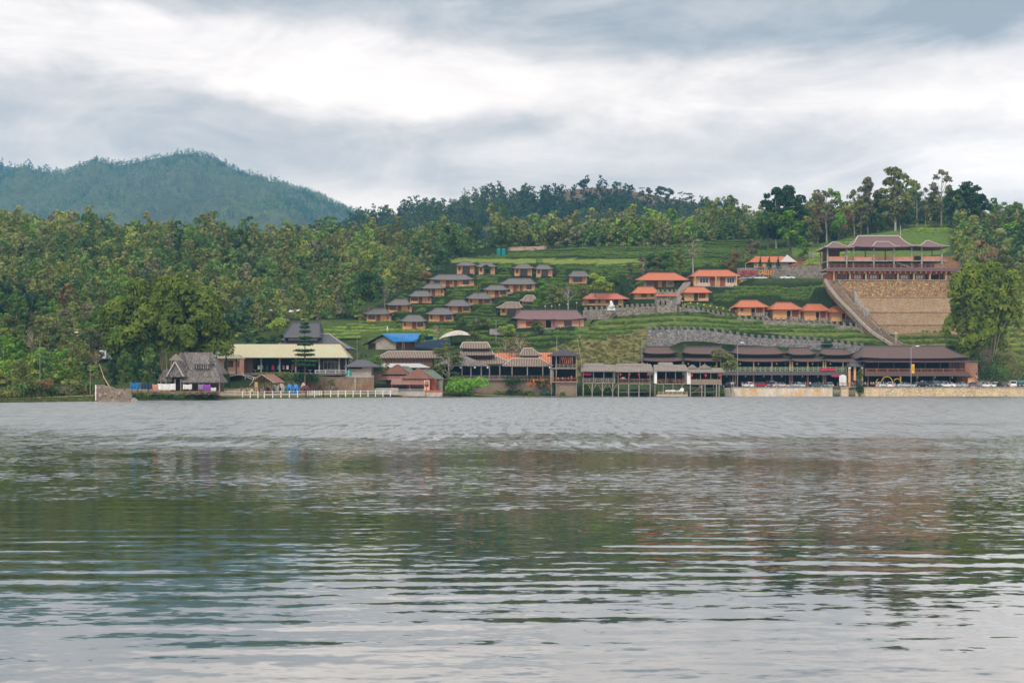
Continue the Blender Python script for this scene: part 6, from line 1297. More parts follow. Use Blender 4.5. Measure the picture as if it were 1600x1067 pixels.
def build_poles():
    street_lamp(1423.5, 340, 606, 541, 'tall street lamp carrying the yellow banner in the right car park', 8)
    street_lamp(1152.5, 341, 606, 535.5, 'slender street lamp on the quay in front of the pavilions', 5)
    pole_(62.5, 262, 610, 532, 'pale post rising from the shrubs at far left', 'concrete', cross=False)
    pole_(141, 244, 619, 568, 'pale thin pole left of the ruined wall', cross=True); pole_(1003, 345, 600, 527, 'thin pole left of the high grey stone wall', 'metal_grey', cross=False)
    pole_(913, 350, 590, 528, 'leaning pale bamboo pole on the dry grass slope', 'bamboo_wood', lean=-11, cross=False); pole_(870, 345, 575, 529, 'thin pole with lamp above the timber house', 'metal_grey', cross=False)
    pole_(1319, 360, 603, 534, 'dark pole beside the rightmost lakeside pavilion', 'dark_wood', cross=False); pole_(629, 365, 550, 520, 'pale pole beside the blue tarpaulin house', cross=False); pole_(558, 322, 588, 528, 'thin pole between the cream hall and striped roof house', cross=False)
    pole_(775, 385, 545, 500, 'thin pole in the lower tea rows', 'metal_grey', cross=False); pole_(1407, 500, 392, 352, 'thin flagpole behind the tall pavilion roof', 'white_paint', cross=False); pole_(744, 410, 515, 497, 'short white post between cottages and white tarpaulin', 'white_paint', cross=False)
    pole_(1400, 378, 545, 518, 'thin white pole beside the foot of the long stair', 'white_paint', cross=True)
    D = 237; T = Thing('dead_branch', 'long bare pale branch leaning on the ruined wall', 'branch', (X(180, D), D - .4, 1.2)); T.part('stem', MB().tube([(X(186, D), D - .4, Z(611, D)), (X(172, D), D - .4, Z(604, D)), (X(163, D), D - .2, Z(590, D)), (X(155, D), D, Z(568, D))], [.12, .11, .08, .04], 5), MATS['bamboo_wood'])
    for i, (a_, b_) in enumerate((((1003, 527), (1152, 529)), ((1152, 529), (1319, 536)))):
        p0, p1 = Vector((X(a_[0], 356), 356, Z(a_[1], 356))), Vector((X(b_[0], 358), 358, Z(b_[1], 358))); T = Thing('power_cable', ['pale cable strung left of the quay street lamp before the high grey wall', 'pale cable strung right of the quay street lamp before the high grey wall'][i], 'cable', tuple(p0)); T.part('cable', MB().tube([p0.lerp(p1, t / 8) - Vector((0, 0, .9 * math.sin(math.pi * t / 8))) for t in range(9)], [.045] * 9, 4), MATS['concrete'])
    g = random.Random(5)
    for i, (px, py) in enumerate([(1035, 471.5), (1066, 470), (1079, 473), (1090, 474), (1100, 476), (1110, 478), (1120, 480), (1130, 482), (1140, 484), (1150, 486), (1070, 476), (852, 478.5), (862, 478), (874, 476), (887, 475), (901, 473)]):
        D = 414 + (i % 2); sx, sz = P_(D); T = Thing('garden_lantern', 'orange paper lantern on a thin pole behind the long battlemented wall' if i < 11 else 'pale paper lantern on a thin pole behind the long pink house', 'lantern', (sx(px), D, sz(py + 9)), 'garden lanterns by the long wall' if i < 11 else 'garden lanterns behind the pink house'); T.part('pole', MB().tube([(sx(px), D, sz(py + 14)), (sx(px), D, sz(py))], [.04, .04], 4), MATS['grey_wood']); T.part('shade', MB().ball((sx(px), D, sz(py) - .1), .27, 8, 6, 1.1), MATS['lantern_orange'] if i < 11 else MATS['ridge_pale'], smooth=True)

# ------------------------------------------------------------------ vehicles
def car_proto(kind):
    """nose towards +x, standing on z=0"""
    L_, W_, H_ = {'hatch': (3.9, 1.68, 1.5), 'sedan': (4.5, 1.74, 1.46), 'suv': (4.7, 1.85, 1.85), 'pickup': (5.2, 1.82, 1.75)}[kind]
    h = L_ / 2; bl = {'hatch': .9, 'sedan': .86, 'suv': 1.08, 'pickup': 1.05}[kind]; g = .24 if kind in ('hatch', 'sedan') else .34
    if kind == 'hatch': low = [(-h, g+.1), (-h+.02, bl-.05), (-h+.15, bl), (.75, bl), (h-.35, bl-.14), (h, bl-.34), (h+.02, g+.05)]; cab = [(-h+.12, bl), (-h+.5, H_-.05), (-h+.8, H_), (.1, H_), (.45, H_-.08), (1.15, bl)]
    elif kind == 'sedan': low = [(-h, g+.1), (-h, bl-.08), (-h+.2, bl+.04), (-1.2, bl+.05), (.95, bl), (h-.4, bl-.12), (h, bl-.32), (h+.02, g+.05)]; cab = [(-1.65, bl+.03), (-1.05, H_-.06), (-.7, H_), (.05, H_), (.4, H_-.08), (1.15, bl)]
    elif kind == 'suv': low = [(-h, g+.1), (-h, bl), (1.15, bl), (h-.2, bl-.08), (h, bl-.3), (h+.02, g+.05)]; cab = [(-h+.06, bl), (-h+.3, H_-.08), (-h+.6, H_), (.35, H_), (.65, H_-.1), (1.3, bl)]
    else: low = [(-h, g+.15), (-h, bl), (1.3, bl), (h-.25, bl-.08), (h, bl-.3), (h+.02, g+.1)]; cab = [(-.75, bl), (-.62, H_-.08), (-.4, H_), (.55, H_), (.8, H_-.1), (1.45, bl)]
    low = low + [(h - .3, g)] + [(1.32 + .42 * math.cos(a), g + .42 * math.sin(a)) for a in (.3, 1.2, 1.94, 2.84)] + [(-1.30 + .42 * math.cos(a), g + .42 * math.sin(a)) for a in (.3, 1.2, 1.94, 2.84)] + [(-h + .2, g)]
    o = newobj('car_master', None); body = MB()
    n = len(low); secs = [(-W_/2 + .0, .93, .06), (-W_/2 + .09, 1, 0), (W_/2 - .09, 1, 0), (W_/2, .93, .06)]
    for y, s, d in secs: body.v += [(x * (s if abs(x) > h - .3 else 1), y, z - (d if z > bl - .1 else 0)) for x, z in low]
    for k in range(3): body.f += [(k*n+i, (k+1)*n+i, (k+1)*n+(i+1) % n, k*n+(i+1) % n) for i in range(n)]
    body.f += [tuple(range(n))[::-1], tuple(3*n + i for i in range(n))]
    # roof panel and pillars
    m = len(cab); yi = lambda z: W_/2 - .08 - (z - bl) * .28
    rt = [p for p in cab if p[1] > H_ - .12]
    body.add([(p[0], s * (yi(p[1]) + .01), p[1] + .015) for s in (-1, 1) for p in rt], [tuple(range(len(rt), 2*len(rt)))] if False else [(i, i+1, len(rt)+i+1, len(rt)+i) for i in range(len(rt)-1)])
    for (p, q) in ((cab[0], cab[1]), (cab[-1], cab[-2]), ((-.25, bl), (-.3, H_ - .06))):
        for s in (-1, 1): body.bar((p[0], s * (yi(p[1]) + .01), p[1]), (q[0], s * (yi(q[1]) + .01), q[1]), .07, .05)
    if kind == 'pickup': body.box(-h + .06, -.8, -W_/2 + .08, -W_/2 + .14, bl, bl + .06); body.box(-h + .06, -.8, W_/2 - .14, W_/2 - .08, bl, bl + .06)
    meshobj('body', body, MATS['paint_white'], o)
    gl = MB(); gl.v = [(x, -yi(z), z) for x, z in cab] + [(x, yi(z), z) for x, z in cab]; gl.f = [tuple(range(m)), tuple(range(2*m-1, m-1, -1))] + [(i, i+m, (i+1) % m + m, (i+1) % m) for i in range(m)]; meshobj('windows', gl, MATS['glass'], o)
    r = .33 if kind in ('hatch', 'sedan') else .38
    for x in (-1.30, 1.32):
        for s in (-1, 1):
            w_ = meshobj('wheel', MB().tube([(0, -.1, 0), (0, .1, 0)], [r, r], 14), MATS['tyre'], o); w_.location = (x, s * (W_/2 - .1), r)
            meshobj('rim', MB().tube([(0, s * .1, 0), (0, s * .125, 0)], [r * .62, r * .55], 10), MATS['metal_grey'], w_)
    for s in (-1, 1):
        meshobj('headlight', MB().box(h - .12, h + .01, s * (W_/2 - .32) - .16, s * (W_/2 - .32) + .16, bl - .36, bl - .2), MATS['lamp_white'], o)
        meshobj('taillight', MB().box(-h - .02, -h + .08, s * (W_/2 - .2) - .12, s * (W_/2 - .2) + .12, bl - .35, bl - .1), MATS['lantern_red'], o)
    meshobj('number_plate', MB().box(-h - .03, -h - .003, -.25, .25, .45, .57), MATS['white_paint'], o)
    return o
def person_proto(pose):
    """standing or seated figure, 1.66 m; one continuous body, clothes and hair over it"""
    o = newobj('person_master', None); sit = pose == 'sit'; hz = .88 if not sit else .50
    J = {'pelvis': ((0, 0, hz), .105), 'belly': ((0, 0, hz + .16), .10), 'chest': ((0, 0, hz + .36), .125), 'neck': ((0, 0, hz + .52), .05), 'jaw': ((0, -.015, hz + .60), .065), 'head': ((0, -.005, hz + .70), .088), 'nose': ((0, -.105, hz + .665), .013)}
    E = [('pelvis', 'belly'), ('belly', 'chest'), ('chest', 'neck'), ('neck', 'jaw'), ('jaw', 'head'), ('head', 'nose')]
    for s, t in ((-1, 'l'), (1, 'r')):
        if sit: K = [(.10, 0, hz), (.12, -.42, hz + .02), (.12, -.44, .09), (.12, -.58, .03)]
        elif pose == 'walk': K = [(.09, 0, hz), (.10, -.10 * s, .47), (.10, -.02 - .22 * s, .09), (.10, -.14 - .22 * s, .03)]
        else: K = [(.09, 0, hz), (.11, -.01, .47), (.12, .01, .09), (.13, -.12, .03)]
        for i, (nm, r) in enumerate((('hip', .085), ('knee', .058), ('ankle', .038), ('toe', .035))): J[nm + t] = ((s * K[i][0], K[i][1], K[i][2]), r)
        E += [('pelvis', 'hip' + t), ('hip' + t, 'knee' + t), ('knee' + t, 'ankle' + t), ('ankle' + t, 'toe' + t)]
        zz = hz + .45
        A = [(.17, 0, zz), (.22, .02, zz - .28), (.23, -.06, zz - .50), (.23, -.09, zz - .58)] if pose != 'sit' else [(.17, 0, zz), (.22, -.03, zz - .27), (.14, -.24, zz - .24), (.11, -.31, zz - .22)]
        for i, (nm, r) in enumerate((('sh', .055), ('el', .040), ('wr', .026), ('palm', .030))): J[nm + t] = ((s * A[i][0], A[i][1], A[i][2]), r)
        E += [('chest', 'sh' + t), ('sh' + t, 'el' + t), ('el' + t, 'wr' + t), ('wr' + t, 'palm' + t)]
        p = Vector(J['palm' + t][0]); d = (p - Vector(J['wr' + t][0])).normalized()
        for k, (off, ln) in enumerate(((-.024, .062), (-.008, .075), (.008, .07), (.024, .055), (-.04, .035))):
            q = p + d * ln + Vector((0, off * 1.3, 0 if k < 4 else .02)); J[f'f{k}{t}'] = (tuple(q), .008); E.append(('palm' + t, f'f{k}{t}'))
    skin('body', (J, E), 'skin_tone', o)
    S1 = {k: (J[k][0], J[k][1] * f) for k, f in (('belly', 1.22), ('chest', 1.16), ('shl', 1.25), ('shr', 1.25), ('pelvis', 1.12))}
    for t in 'lr': a, b = Vector(J['sh' + t][0]), Vector(J['el' + t][0]); S1['sl' + t] = (tuple(a.lerp(b, .75)), .058)
    skin('shirt', (S1, [('belly', 'chest'), ('chest', 'shl'), ('chest', 'shr'), ('belly', 'pelvis'), ('shl', 'sll'), ('shr', 'slr')]), 'shirt_plain', o)
    S2 = {'pelvis': (J['pelvis'][0], .118)}
    for t in 'lr': S2['hip' + t] = (J['hip' + t][0], .098); S2['knee' + t] = (J['knee' + t][0], .072); S2['cuff' + t] = (tuple(Vector(J['ankle' + t][0]) + Vector((0, 0, .06))), .056)
    skin('trousers', (S2, [('pelvis', 'hipl'), ('pelvis', 'hipr'), ('hipl', 'kneel'), ('hipr', 'kneer'), ('kneel', 'cuffl'), ('kneer', 'cuffr')]), 'cloth_dark', o)
    hd = J['head'][0]; meshobj('hair', MB().ball((hd[0], hd[1] + .022, hd[2] + .025), .103, 10, 7, .98), MATS['hair'], o, smooth=True)
    ey = MB()
    for s in (-1, 1): ey.ball((s * .032, hd[1] - .088, hd[2] - .012), .012, 6, 4)
    meshobj('eyes', ey, MATS['hair'], o); meshobj('mouth', MB().box(-.025, .025, hd[1] - .092, hd[1] - .08, hd[2] - .095, hd[2] - .085), MATS['red_wood'], o)
    return o
PROT = {}
def use(key, maker, *a):
    first = key not in PROT
    if first: PROT[key] = maker(*a); return PROT[key]
    return copy_tree(PROT[key])
def place_car(kind, px, D, z, rot, col, label, group='cars parked along the quay'):
    o = use('car' + kind, car_proto, kind); o.name = 'pickup_truck' if kind == 'pickup' else 'parked_car'; o.location = (X(px, D), D, z); o.rotation_euler = (0, 0, R(rot)); tag(o, label, 'pickup truck' if kind == 'pickup' else 'car', group)
    for c in o.children:
        if c.name.startswith('body'): c.material_slots[0].link = 'OBJECT'; c.material_slots[0].material = MATS['paint_' + col]
def place_person(pose, px, D, z, rot, top, legs, label, group=None, s=1.0):
    o = use('person' + pose, person_proto, pose); o.name = 'person'; o.location = (X(px, D), D, z); o.rotation_euler = (0, 0, R(rot)); o.scale = (s, s, s); tag(o, label, 'person', group)
    if not group and 'group' in o: del o['group']
    for c in o.children:
        if c.name.startswith('shirt'): c.material_slots[0].link = 'OBJECT'; c.material_slots[0].material = MATS[top]
        if c.name.startswith('trousers'): c.material_slots[0].link = 'OBJECT'; c.material_slots[0].material = MATS[legs]
# ================================================================== the place
layout_houses()
mat('mountain_soil', (.085,.10,.040), (.05,.07,.028), .02, .95, world=True, c3=None)
build_terrain(); build_water()
RIDGE2 = [(-900,420),(300,400),(480,362),(560,345),(600,337),(640,332),(700,328),(740,316),(780,308),(820,311),(870,308),(900,300),(935,297),(985,302),(1020,308),(1060,316),(1110,326),(1150,335),(1190,350),(1260,370),(1500,400),(2500,410)]
RIDGE1 = [(-900,300),(-300,285),(-100,272),(0,268),(60,272),(110,268),(150,259),(200,255),(240,246),(285,237),(330,251),(400,274),(450,291),(500,311),(560,331),(620,350),(700,375),(900,400),(1500,405),(2500,400)]
RIDGE0 = [(-900,250),(-100,252),(0,257),(40,262),(80,270),(130,290),(300,330),(600,380),(2500,400)]
s2 = build_mountain('near_hill', RIDGE2, 860, 1250, 12, 3.3, 100, 1700, 10, .6)
s1 = build_mountain('mountain', RIDGE1, 1700, 3000, 20, 5.1, -500, 1500, 12, 1.35)
s0 = build_mountain('far_ridge', RIDGE0, 2900, 3500, 60, 8.8, -900, 1200, 25, 1.0)
def surf_wood(name, sf, n, u0, u1, t0, t1, sc, label, tones, seed, nq=110):
    g = random.Random(seed); it = []
    for i in range(n):
        t = t0 + (t1 - t0) * g.random() ** .8; u = g.uniform(u0, u1); x, y, z = sf(u, t)
        if name == 'near_hill_forest' and 880 < u < 1096 and t > .86 and g.random() < .86: continue
        k = mnoise.noise(Vector((x * .004, y * .004, seed))); c = tones[min(len(tones) - 1, max(0, int((k * 1.6 + .5 + g.uniform(-.28, .28)) * len(tones))))]
        it.append((x, y, z - 1.5, sc * g.uniform(.6, 1.35), c, g.randrange(8)))
    return wood(name, it, label, 'wood', nq=nq)
surf_wood('mountain_forest', s1, 11000, -60, 700, .12, .995, 1.05, 'forest covering the blue green mountain', [(.06,.13,.07),(.10,.19,.09),(.15,.24,.10),(.24,.30,.14),(.16,.19,.12)], 5, 60)  # tones lightened towards blue green, painting extra haze into the foliage
surf_wood('far_ridge_forest', s0, 900, -60, 330, .55, 1.0, 1.8, 'forest on the farthest ridge', [(.04,.07,.03),(.06,.09,.04)], 6)
surf_wood('near_hill_forest', s2, 3600, 540, 1260, .10, 1.0, 1.15, 'dark woodland on the hill behind', [(.034,.065,.032),(.06,.10,.042),(.085,.135,.05),(.13,.16,.06),(.14,.11,.065)], 7)
mat('terrace_soil', (.20,.115,.08), (.075,.075,.04), .05, .95, world=True, stretch=(1,1,9), fine=.4)
g_ = MB(); us_ = list(range(876, 1100, 6)); ts_ = [.85 + .155 * k / 14 for k in range(15)]
for u in us_:
    for t in ts_: x, y, z = s2(u, t); g_.v.append((x, y, z + 1.2 + (1.3 if ts_.index(t) % 2 else 0)))
g_.f = [(i*15+j, (i+1)*15+j, (i+1)*15+j+1, i*15+j+1) for i in range(len(us_)-1) for j in range(14)]; o_ = meshobj('bare_slope', g_, MATS['terrace_soil']); o_['kind'] = 'structure'
for h, hd in zip(HOUSES, HD): build_house(h, hd)
mat('navy', (.035,.065,.12), None, 2, .7); mat('lilac', (.45,.33,.52), None, 2, .8); mat('purple', (.33,.10,.50), None, 2, .7); mat('maroon', (.14,.03,.04), None, 2, .8)
mat('rust_pale', (.42,.34,.31), (.28,.20,.18), 1, .7, kind='wave', fine=.3)
for k, c in {'white': (.82,.82,.82), 'silver': (.42,.45,.48), 'red': (.35,.012,.03), 'black': (.02,.025,.035), 'teal': (.06,.13,.14), 'blue': (.22,.26,.42), 'beige': (.55,.43,.34), 'mauve': (.17,.12,.16), 'green': (.12,.2,.15)}.items():
    m = mat('paint_' + k, c, c, 2, .3, spec=.5)
mat('skin_tone', (.50,.30,.20), None, 5, .6); mat('hair', (.015,.012,.01), None, 5, .6)
for k, c in {'plain': (.6,.6,.58), 'red': (.5,.03,.04), 'orange': (.75,.2,.04), 'blue': (.03,.1,.4), 'dark': (.03,.03,.05), 'pink': (.6,.3,.35), 'yellow': (.7,.5,.05), 'grey': (.25,.25,.26), 'purple': (.2,.05,.2), 'white': (.8,.8,.8)}.items(): mat('shirt_' + k, c, None, 4, .9)
mat('cloth_dark', (.03,.035,.06), None, 4, .9); mat('cloth_blue', (.06,.09,.2), None, 4, .9); mat('cloth_grey', (.2,.19,.18), None, 4, .9)
build_hotel(); build_walls(); build_restaurants(); build_huts(); build_midshore(); build_leftshore(); build_poles()
# ---- cars: kind, px, D, heading, colour, label
QZ = 2.26
for c in [
 ('hatch', 1139, 343, 165, 'black', 'dark car at the left end of the quay, by the brown water steps'),
 ('hatch', 1170, 341, -60, 'white', 'cream white compact car left of the red car'),
 ('hatch', 1190, 341.5, -25, 'red', 'only bright red car on the quay'),
 ('suv', 1205, 344, -75, 'black', 'dark car squeezed between the red and the blue grey one'),
 ('sedan', 1211, 342, -50, 'blue', 'blue grey sedan left of the beige car'),
 ('sedan', 1220.5, 341, -8, 'beige', 'beige car seen side on, right of the blue grey sedan'),
 ('sedan', 1240, 344, 200, 'teal', 'dark teal car tucked behind the silver hatchback'),
 ('hatch', 1247, 341, -55, 'silver', 'silver hatchback below the narrow pavilion'),
 ('sedan', 1279, 341, -42, 'teal', 'teal grey sedan facing the lake near the quay slip'),
 ('hatch', 1296, 343, -90, 'green', 'greenish car half behind the footbridge railing'),
 ('suv', 1342, 344, -70, 'black', 'dark vehicle behind the people at the stone gateway'),
 ('hatch', 1379, 342, 30, 'white', 'white hatchback with dark windows nearest the people in yellow'),
 ('hatch', 1393.5, 341, 60, 'white', 'white hatchback seen from behind, under the yellow arch'),
 ('sedan', 1415, 341, -8, 'silver', 'pale silver sedan in side view at the foot of the lamp'),
 ('hatch', 1434, 343.5, 190, 'silver', 'silver hatchback half hidden behind the dark cars'),
 ('sedan', 1445.5, 341, -62, 'black', 'dark sedan facing the lake left of the dark jeep'),
 ('suv', 1459, 341.5, -68, 'teal', 'tall dark bluish jeep highest among the parked cars'),
 ('suv', 1452, 349, 0, 'white', 'white van roof showing behind the dark jeep'),
 ('sedan', 1480.5, 341, 148, 'white', 'white sedan right of the dark jeep'),
 ('suv', 1474, 348, 10, 'silver', 'grey vehicle behind the white sedan'),
 ('sedan', 1499, 341, 130, 'silver', 'silver sedan between the white and the purplish car'),
 ('sedan', 1520, 341, 135, 'mauve', 'purplish grey car in front of the orange box'),
 ('sedan', 1542, 341, -35, 'white', 'white sedan below the outside stair, front to the lake'),
 ('hatch', 1554, 344, -90, 'white', 'small white car half hidden right of the white sedan'),
 ('sedan', 1565, 341, 95, 'black', 'black sedan in the bushes end of the car park'),
 ('suv', 1582, 341, 75, 'white', 'white off road car next to the green awning'),
 ('hatch', 1594, 341, -100, 'black', 'dark car at the right edge under the green awning')]: place_car(*c[:2], c[2], QZ, *c[3:])
zc = lambda p, D: Z(435.2, 470)
for c in [('sedan', 1165, 470, 180, 'silver', 'grey car behind the orange roof on the upper car park'), ('suv', 1188, 470, 0, 'white', 'white estate car below the orange wall letters'), ('pickup', 1230, 468, 0, 'white', 'white pickup truck on the upper car park'), ('hatch', 1207, 472, -70, 'black', 'small dark car or stall between white car and pickup')]:
    place_car(c[0], c[1], c[2], ground(X(c[1], c[2]), c[2]) + .02, c[3], c[4], c[5], 'cars on the upper car park')
# ---- people
for p in [
 ('stand', 1143, 340, 20, 'shirt_white', 'cloth_grey', 'person in white at the left end of the quay, left one of a pair'), ('walk', 1146, 340.6, -30, 'shirt_plain', 'cloth_grey', 'person in pale clothes beside the one in white at the quay end'),
 ('stand', 1159, 343, 10, 'shirt_red', 'cloth_dark', 'person in red between the lamp and the cream white car'), ('walk', 1162.5, 343, 160, 'shirt_grey', 'cloth_dark', 'person in grey just left of the cream white car'),
 ('stand', 1172.5, 339.4, 0, 'shirt_red', 'shirt_red', 'person all in red standing before the cream white car'), ('sit', 1179, 339.2, 30, 'shirt_red', 'cloth_dark', 'person in red crouching at the quay edge by the red car'),
 ('stand', 1255, 341, -10, 'shirt_dark', 'cloth_dark', 'person in dark clothes right of the silver hatchback'), ('walk', 1258.5, 341, 40, 'shirt_pink', 'cloth_grey', 'person in pink right of the silver hatchback'), ('stand', 1266, 341, 0, 'shirt_white', 'cloth_dark', 'person in white shirt left of the teal grey sedan'),
 ('stand', 1332, 339.5, 0, 'shirt_pink', 'cloth_blue', 'person in pink at the footbridge railing'), ('walk', 1336.5, 339.6, 60, 'shirt_purple', 'cloth_blue', 'person in purple near the footbridge'),
 ('stand', 1352, 341.5, 0, 'shirt_plain', 'cloth_dark', 'person in light shirt by the stone gateway'), ('walk', 1356, 341, 90, 'shirt_grey', 'cloth_grey', 'person in grey walking towards the car park'), ('stand', 1361, 340.5, 20, 'shirt_pink', 'cloth_dark', 'person in pinkish top left of the yellow shirt'),
 ('stand', 1364.5, 340, 0, 'shirt_yellow', 'cloth_dark', 'person in yellow shirt left of the person in blue'), ('stand', 1368, 339.7, -20, 'shirt_blue', 'cloth_blue', 'person in blue clothes between two yellow shirts'), ('walk', 1372, 340, 20, 'shirt_yellow', 'shirt_orange', 'person in yellow and orange beside the white hatchback'),
 ('stand', 1552, 342.5, 0, 'shirt_dark', 'cloth_dark', 'person in dark clothes right of the white sedan'), ('stand', 1573, 341, 0, 'shirt_grey', 'cloth_grey', 'person in grey between black sedan and white off road car')]:
    place_person(*p[:3], QZ, *p[3:])
place_person('stand', 893, 330.5, Z(596, 330), 180, 'shirt_orange', 'cloth_blue', 'person in orange shirt on the timber house balcony')
for i, (px, c, t) in enumerate([(872, 'shirt_white', 'diner in white seated at the left of the timber house balcony'), (879, 'shirt_plain', 'diner in pale top seated in the middle of the balcony'), (888, 'shirt_grey', 'diner in grey seated beside the person in orange')]): place_person('sit', px, 331, Z(596, 330) + .02, 20 * i, c, 'cloth_dark', t)
for i, (px, c, t) in enumerate([(920, 'shirt_dark', 'person in dark top seated in the leftmost stilt hut'), (947, 'shirt_plain', 'person in pale top seated in the leftmost stilt hut'), (990, 'shirt_red', 'person in red seated in the second stilt hut'), (1004, 'shirt_white', 'person in white seated in the second stilt hut'), (1043, 'shirt_blue', 'person in blue seated in the third stilt hut'), (1060, 'shirt_dark', 'person in dark top seated in the third stilt hut'), (1088, 'shirt_pink', 'person in pink seated in the rightmost stilt hut'), (1113, 'shirt_white', 'person in white seated in the rightmost stilt hut')]): place_person('sit', px, 331.6, Z(598.3, 330) + .02, 20 * i, c, 'cloth_dark', t)
for px, D, pose, c, l_, t in [(377, 292, 'stand', 'shirt_purple', 'cloth_blue', 'person in dark red top on the bank left of the gazebo'), (386, 285, 'walk', 'shirt_orange', 'cloth_dark', 'person in orange top near the white fence'), (393.5, 281, 'stand', 'shirt_white', 'cloth_dark', 'person in white hat and shirt at the white fence'), (405, 291, 'stand', 'shirt_dark', 'cloth_dark', 'person in black standing under the gazebo'), (536, 312.9, 'stand', 'shirt_blue', 'cloth_dark', 'person in light blue above the brown bank wall'), (448, 326.5, 'stand', 'shirt_dark', 'cloth_dark', 'person in dark clothes in the open hall'), (428, 326.5, 'stand', 'shirt_red', 'cloth_dark', 'person in red inside the open hall')]:
    D_ = D; z = ground(X(px, D), D) if D < 300 else (Z(589, 312.9) if px == 536 else Z(582.5, 325))
    place_person(pose, px, D_, z, px * 7 % 60 - 30, c, l_, t)
T = Thing('white_figure', 'small white figure standing by the lowest left cottage', 'statue', (X(605.5, 396), 396, ground(X(605.5, 396), 396)))
T.part('body', MB().tube([(X(605.5, 396), 396, T.loc[2] - .2), (X(605.5, 396), 396, T.loc[2] + .9), (X(605.5, 396), 396, T.loc[2] + 1.3)], [.3, .22, .1], 8), MATS['white_paint'], smooth=True); T.part('head', MB().ball((X(605.5, 396), 396, T.loc[2] + 1.45), .16, 8, 6), MATS['white_paint'], smooth=True)

# ------------------------------------------------------------------ tea rows along the contours
BLD = [(h[2] - 3, h[3] + 3, h[8] - 1, h[4] + 1.0) for h in HOUSES] + [(799, 917, 484, 519), (1023, 1060, 455, 484), (765, 792, 512, 522), (686, 737, 511, 531), (565, 660, 519, 552), (1343, 1500, 365, 520)]
FIELDS = [
 # name, polygon, vertical step (m), start, half width, height, material, label, max gap prob
 ('low', [(502,515),(560,503),(575,504),(625,516),(690,514),(700,524),(690,530),(600,520),(575,531),(545,541),(520,545)], 1.15, .62, .55, 'tea_pale', 'bright clipped tea hedge in the field behind the blue tarpaulin roof'),
 ('mid', [(556,505),(612,468),(660,442),(700,430),(712,405),(770,398),(900,388),(1010,386),(1100,382),(1100,425),(1010,425),(930,440),(925,468),(850,475),(815,500),(800,520),(740,530),(700,512),(600,510)], 1.25, .62, .58, 'tea', 'dark green clipped tea hedge among the grey roofed cottages'),
 ('top', [(1060,385),(1100,377),(1180,376),(1240,390),(1215,398),(1150,410),(1150,420),(1080,420)], 1.25, .62, .58, 'tea', 'tea hedge on the upper slope behind the largest orange bungalow'),
 ('terr', [(1112,462),(1158,446),(1296,446),(1330,484),(1345,497),(1300,474),(1200,468),(1150,468),(1112,476)], 1.8, .85, .95, 'tea', 'thick tea hedge on the terraces above the four orange bungalows'),
 ('lant', [(1062,474),(1110,476),(1150,480),(1150,494),(1070,480)], 1.2, .7, .8, 'tea', 'tea hedge behind the garden lanterns'),
 ('front', [(735,532),(800,519),(920,516),(915,490),(1030,486),(1110,490),(1240,508),(1340,514),(1396,541),(1352,540),(1290,531),(1180,525),(1100,513),(1009,512),(985,522),(900,540),(820,548),(740,546)], 1.8, .85, .85, 'tea', 'thick tea hedge on the grassy terraces below the battlemented wall'),
 ('right', [(1404,522),(1430,520),(1500,508),(1500,545),(1404,541)], 1.7, .85, .9, 'tea', 'tea hedge below the tall tiered retaining wall'),
 ('hill', [(1395,366),(1430,353),(1490,350),(1490,380),(1440,385),(1420,372)], 1.3, .7, .55, 'tea_pale', 'bright tea hedge on the hilltop behind the pavilion'),
 ('hill2', [(1250,420),(1262,395),(1330,375),(1350,385),(1320,400),(1290,415)], 1.2, .9, .7, 'tea_pale', 'bright tea hedge on the slope left of the pavilion'),
 ('far', [(1510,440),(1640,430),(1640,560),(1590,560),(1540,500)], 2.0, .9, .8, 'tea_pale', 'scrubby tea hedge on the steep slope right of the tall bamboo')]
nh = 0; hg = random.Random(11)
for name, poly, dz, hw, hh, m, lab in FIELDS:
    us = np.arange(min(p[0] for p in poly), max(p[0] for p in poly) + 1, 2.4)
    zs = []
    for u in us[::6]:
        for py in np.arange(min(p[1] for p in poly), max(p[1] for p in poly) + 1, 4):
            if inpoly(u, py, poly):
                D = hitD(u, py, 344)
                if D: zs.append(Z(py, D))
    if not zs: continue
    z = min(zs)
    while z < max(zs) + dz:
        run = []; runs = []
        for u in us:
            fu = min(max((u - UG[0]) / 8.0, 0), len(UG) - 1.001); i = int(fu); fu -= i; zc_ = G[i] * (1-fu) + G[i+1] * fu
            ok = np.where((zc_ >= z) & (DG >= 344))[0]; good = False
            if len(ok) and ok[0] > 0 and DG[ok[0]] < 640:
                j = ok[0]; t = (z - zc_[j-1]) / max(zc_[j] - zc_[j-1], 1e-6); D = DG[j-1] + (DG[j] - DG[j-1]) * min(max(t, 0), 1); py = PY(z, D)
                steep = (zc_[j] - zc_[j-1]) / (DG[j] - DG[j-1])
                if inpoly(u, py, poly) and steep < 1.3 and not any(a < u < b and c < py < d_ for a, b, c, d_ in BLD): good = True
                if name == 'mid' and 403.5 < py < 412.5 and (690 < u < 835 or 850 < u < 932 or 942 < u < 1000): good = False
            if good and hg.random() > .012: x = X(u, D); run.append((x, D + .25 * mnoise.noise(Vector((x * .15, z, 0))), 0))
            else:
                if len(run) > 4: runs.append(run)
                run = []
        if len(run) > 4: runs.append(run)
        rr = []
        for r in runs:
            k0 = 0
            for k in range(1, len(r) + 1):
                if k == len(r) or abs(r[k][1] - r[k-1][1]) > 3:
                    if k - k0 > 3: rr.append(r[k0:k])
                    k0 = k
        for r in rr:
            pts = []
            for x, y, _ in r: pts.append((x, y, ground(x, y) - .05))
            hedge(pts, hw, hh, m, lab, 'tea rows: ' + lab[:40], nh); nh += 1
        z += dz * (1 + hg.uniform(-.08, .08))
print('hedges', nh)
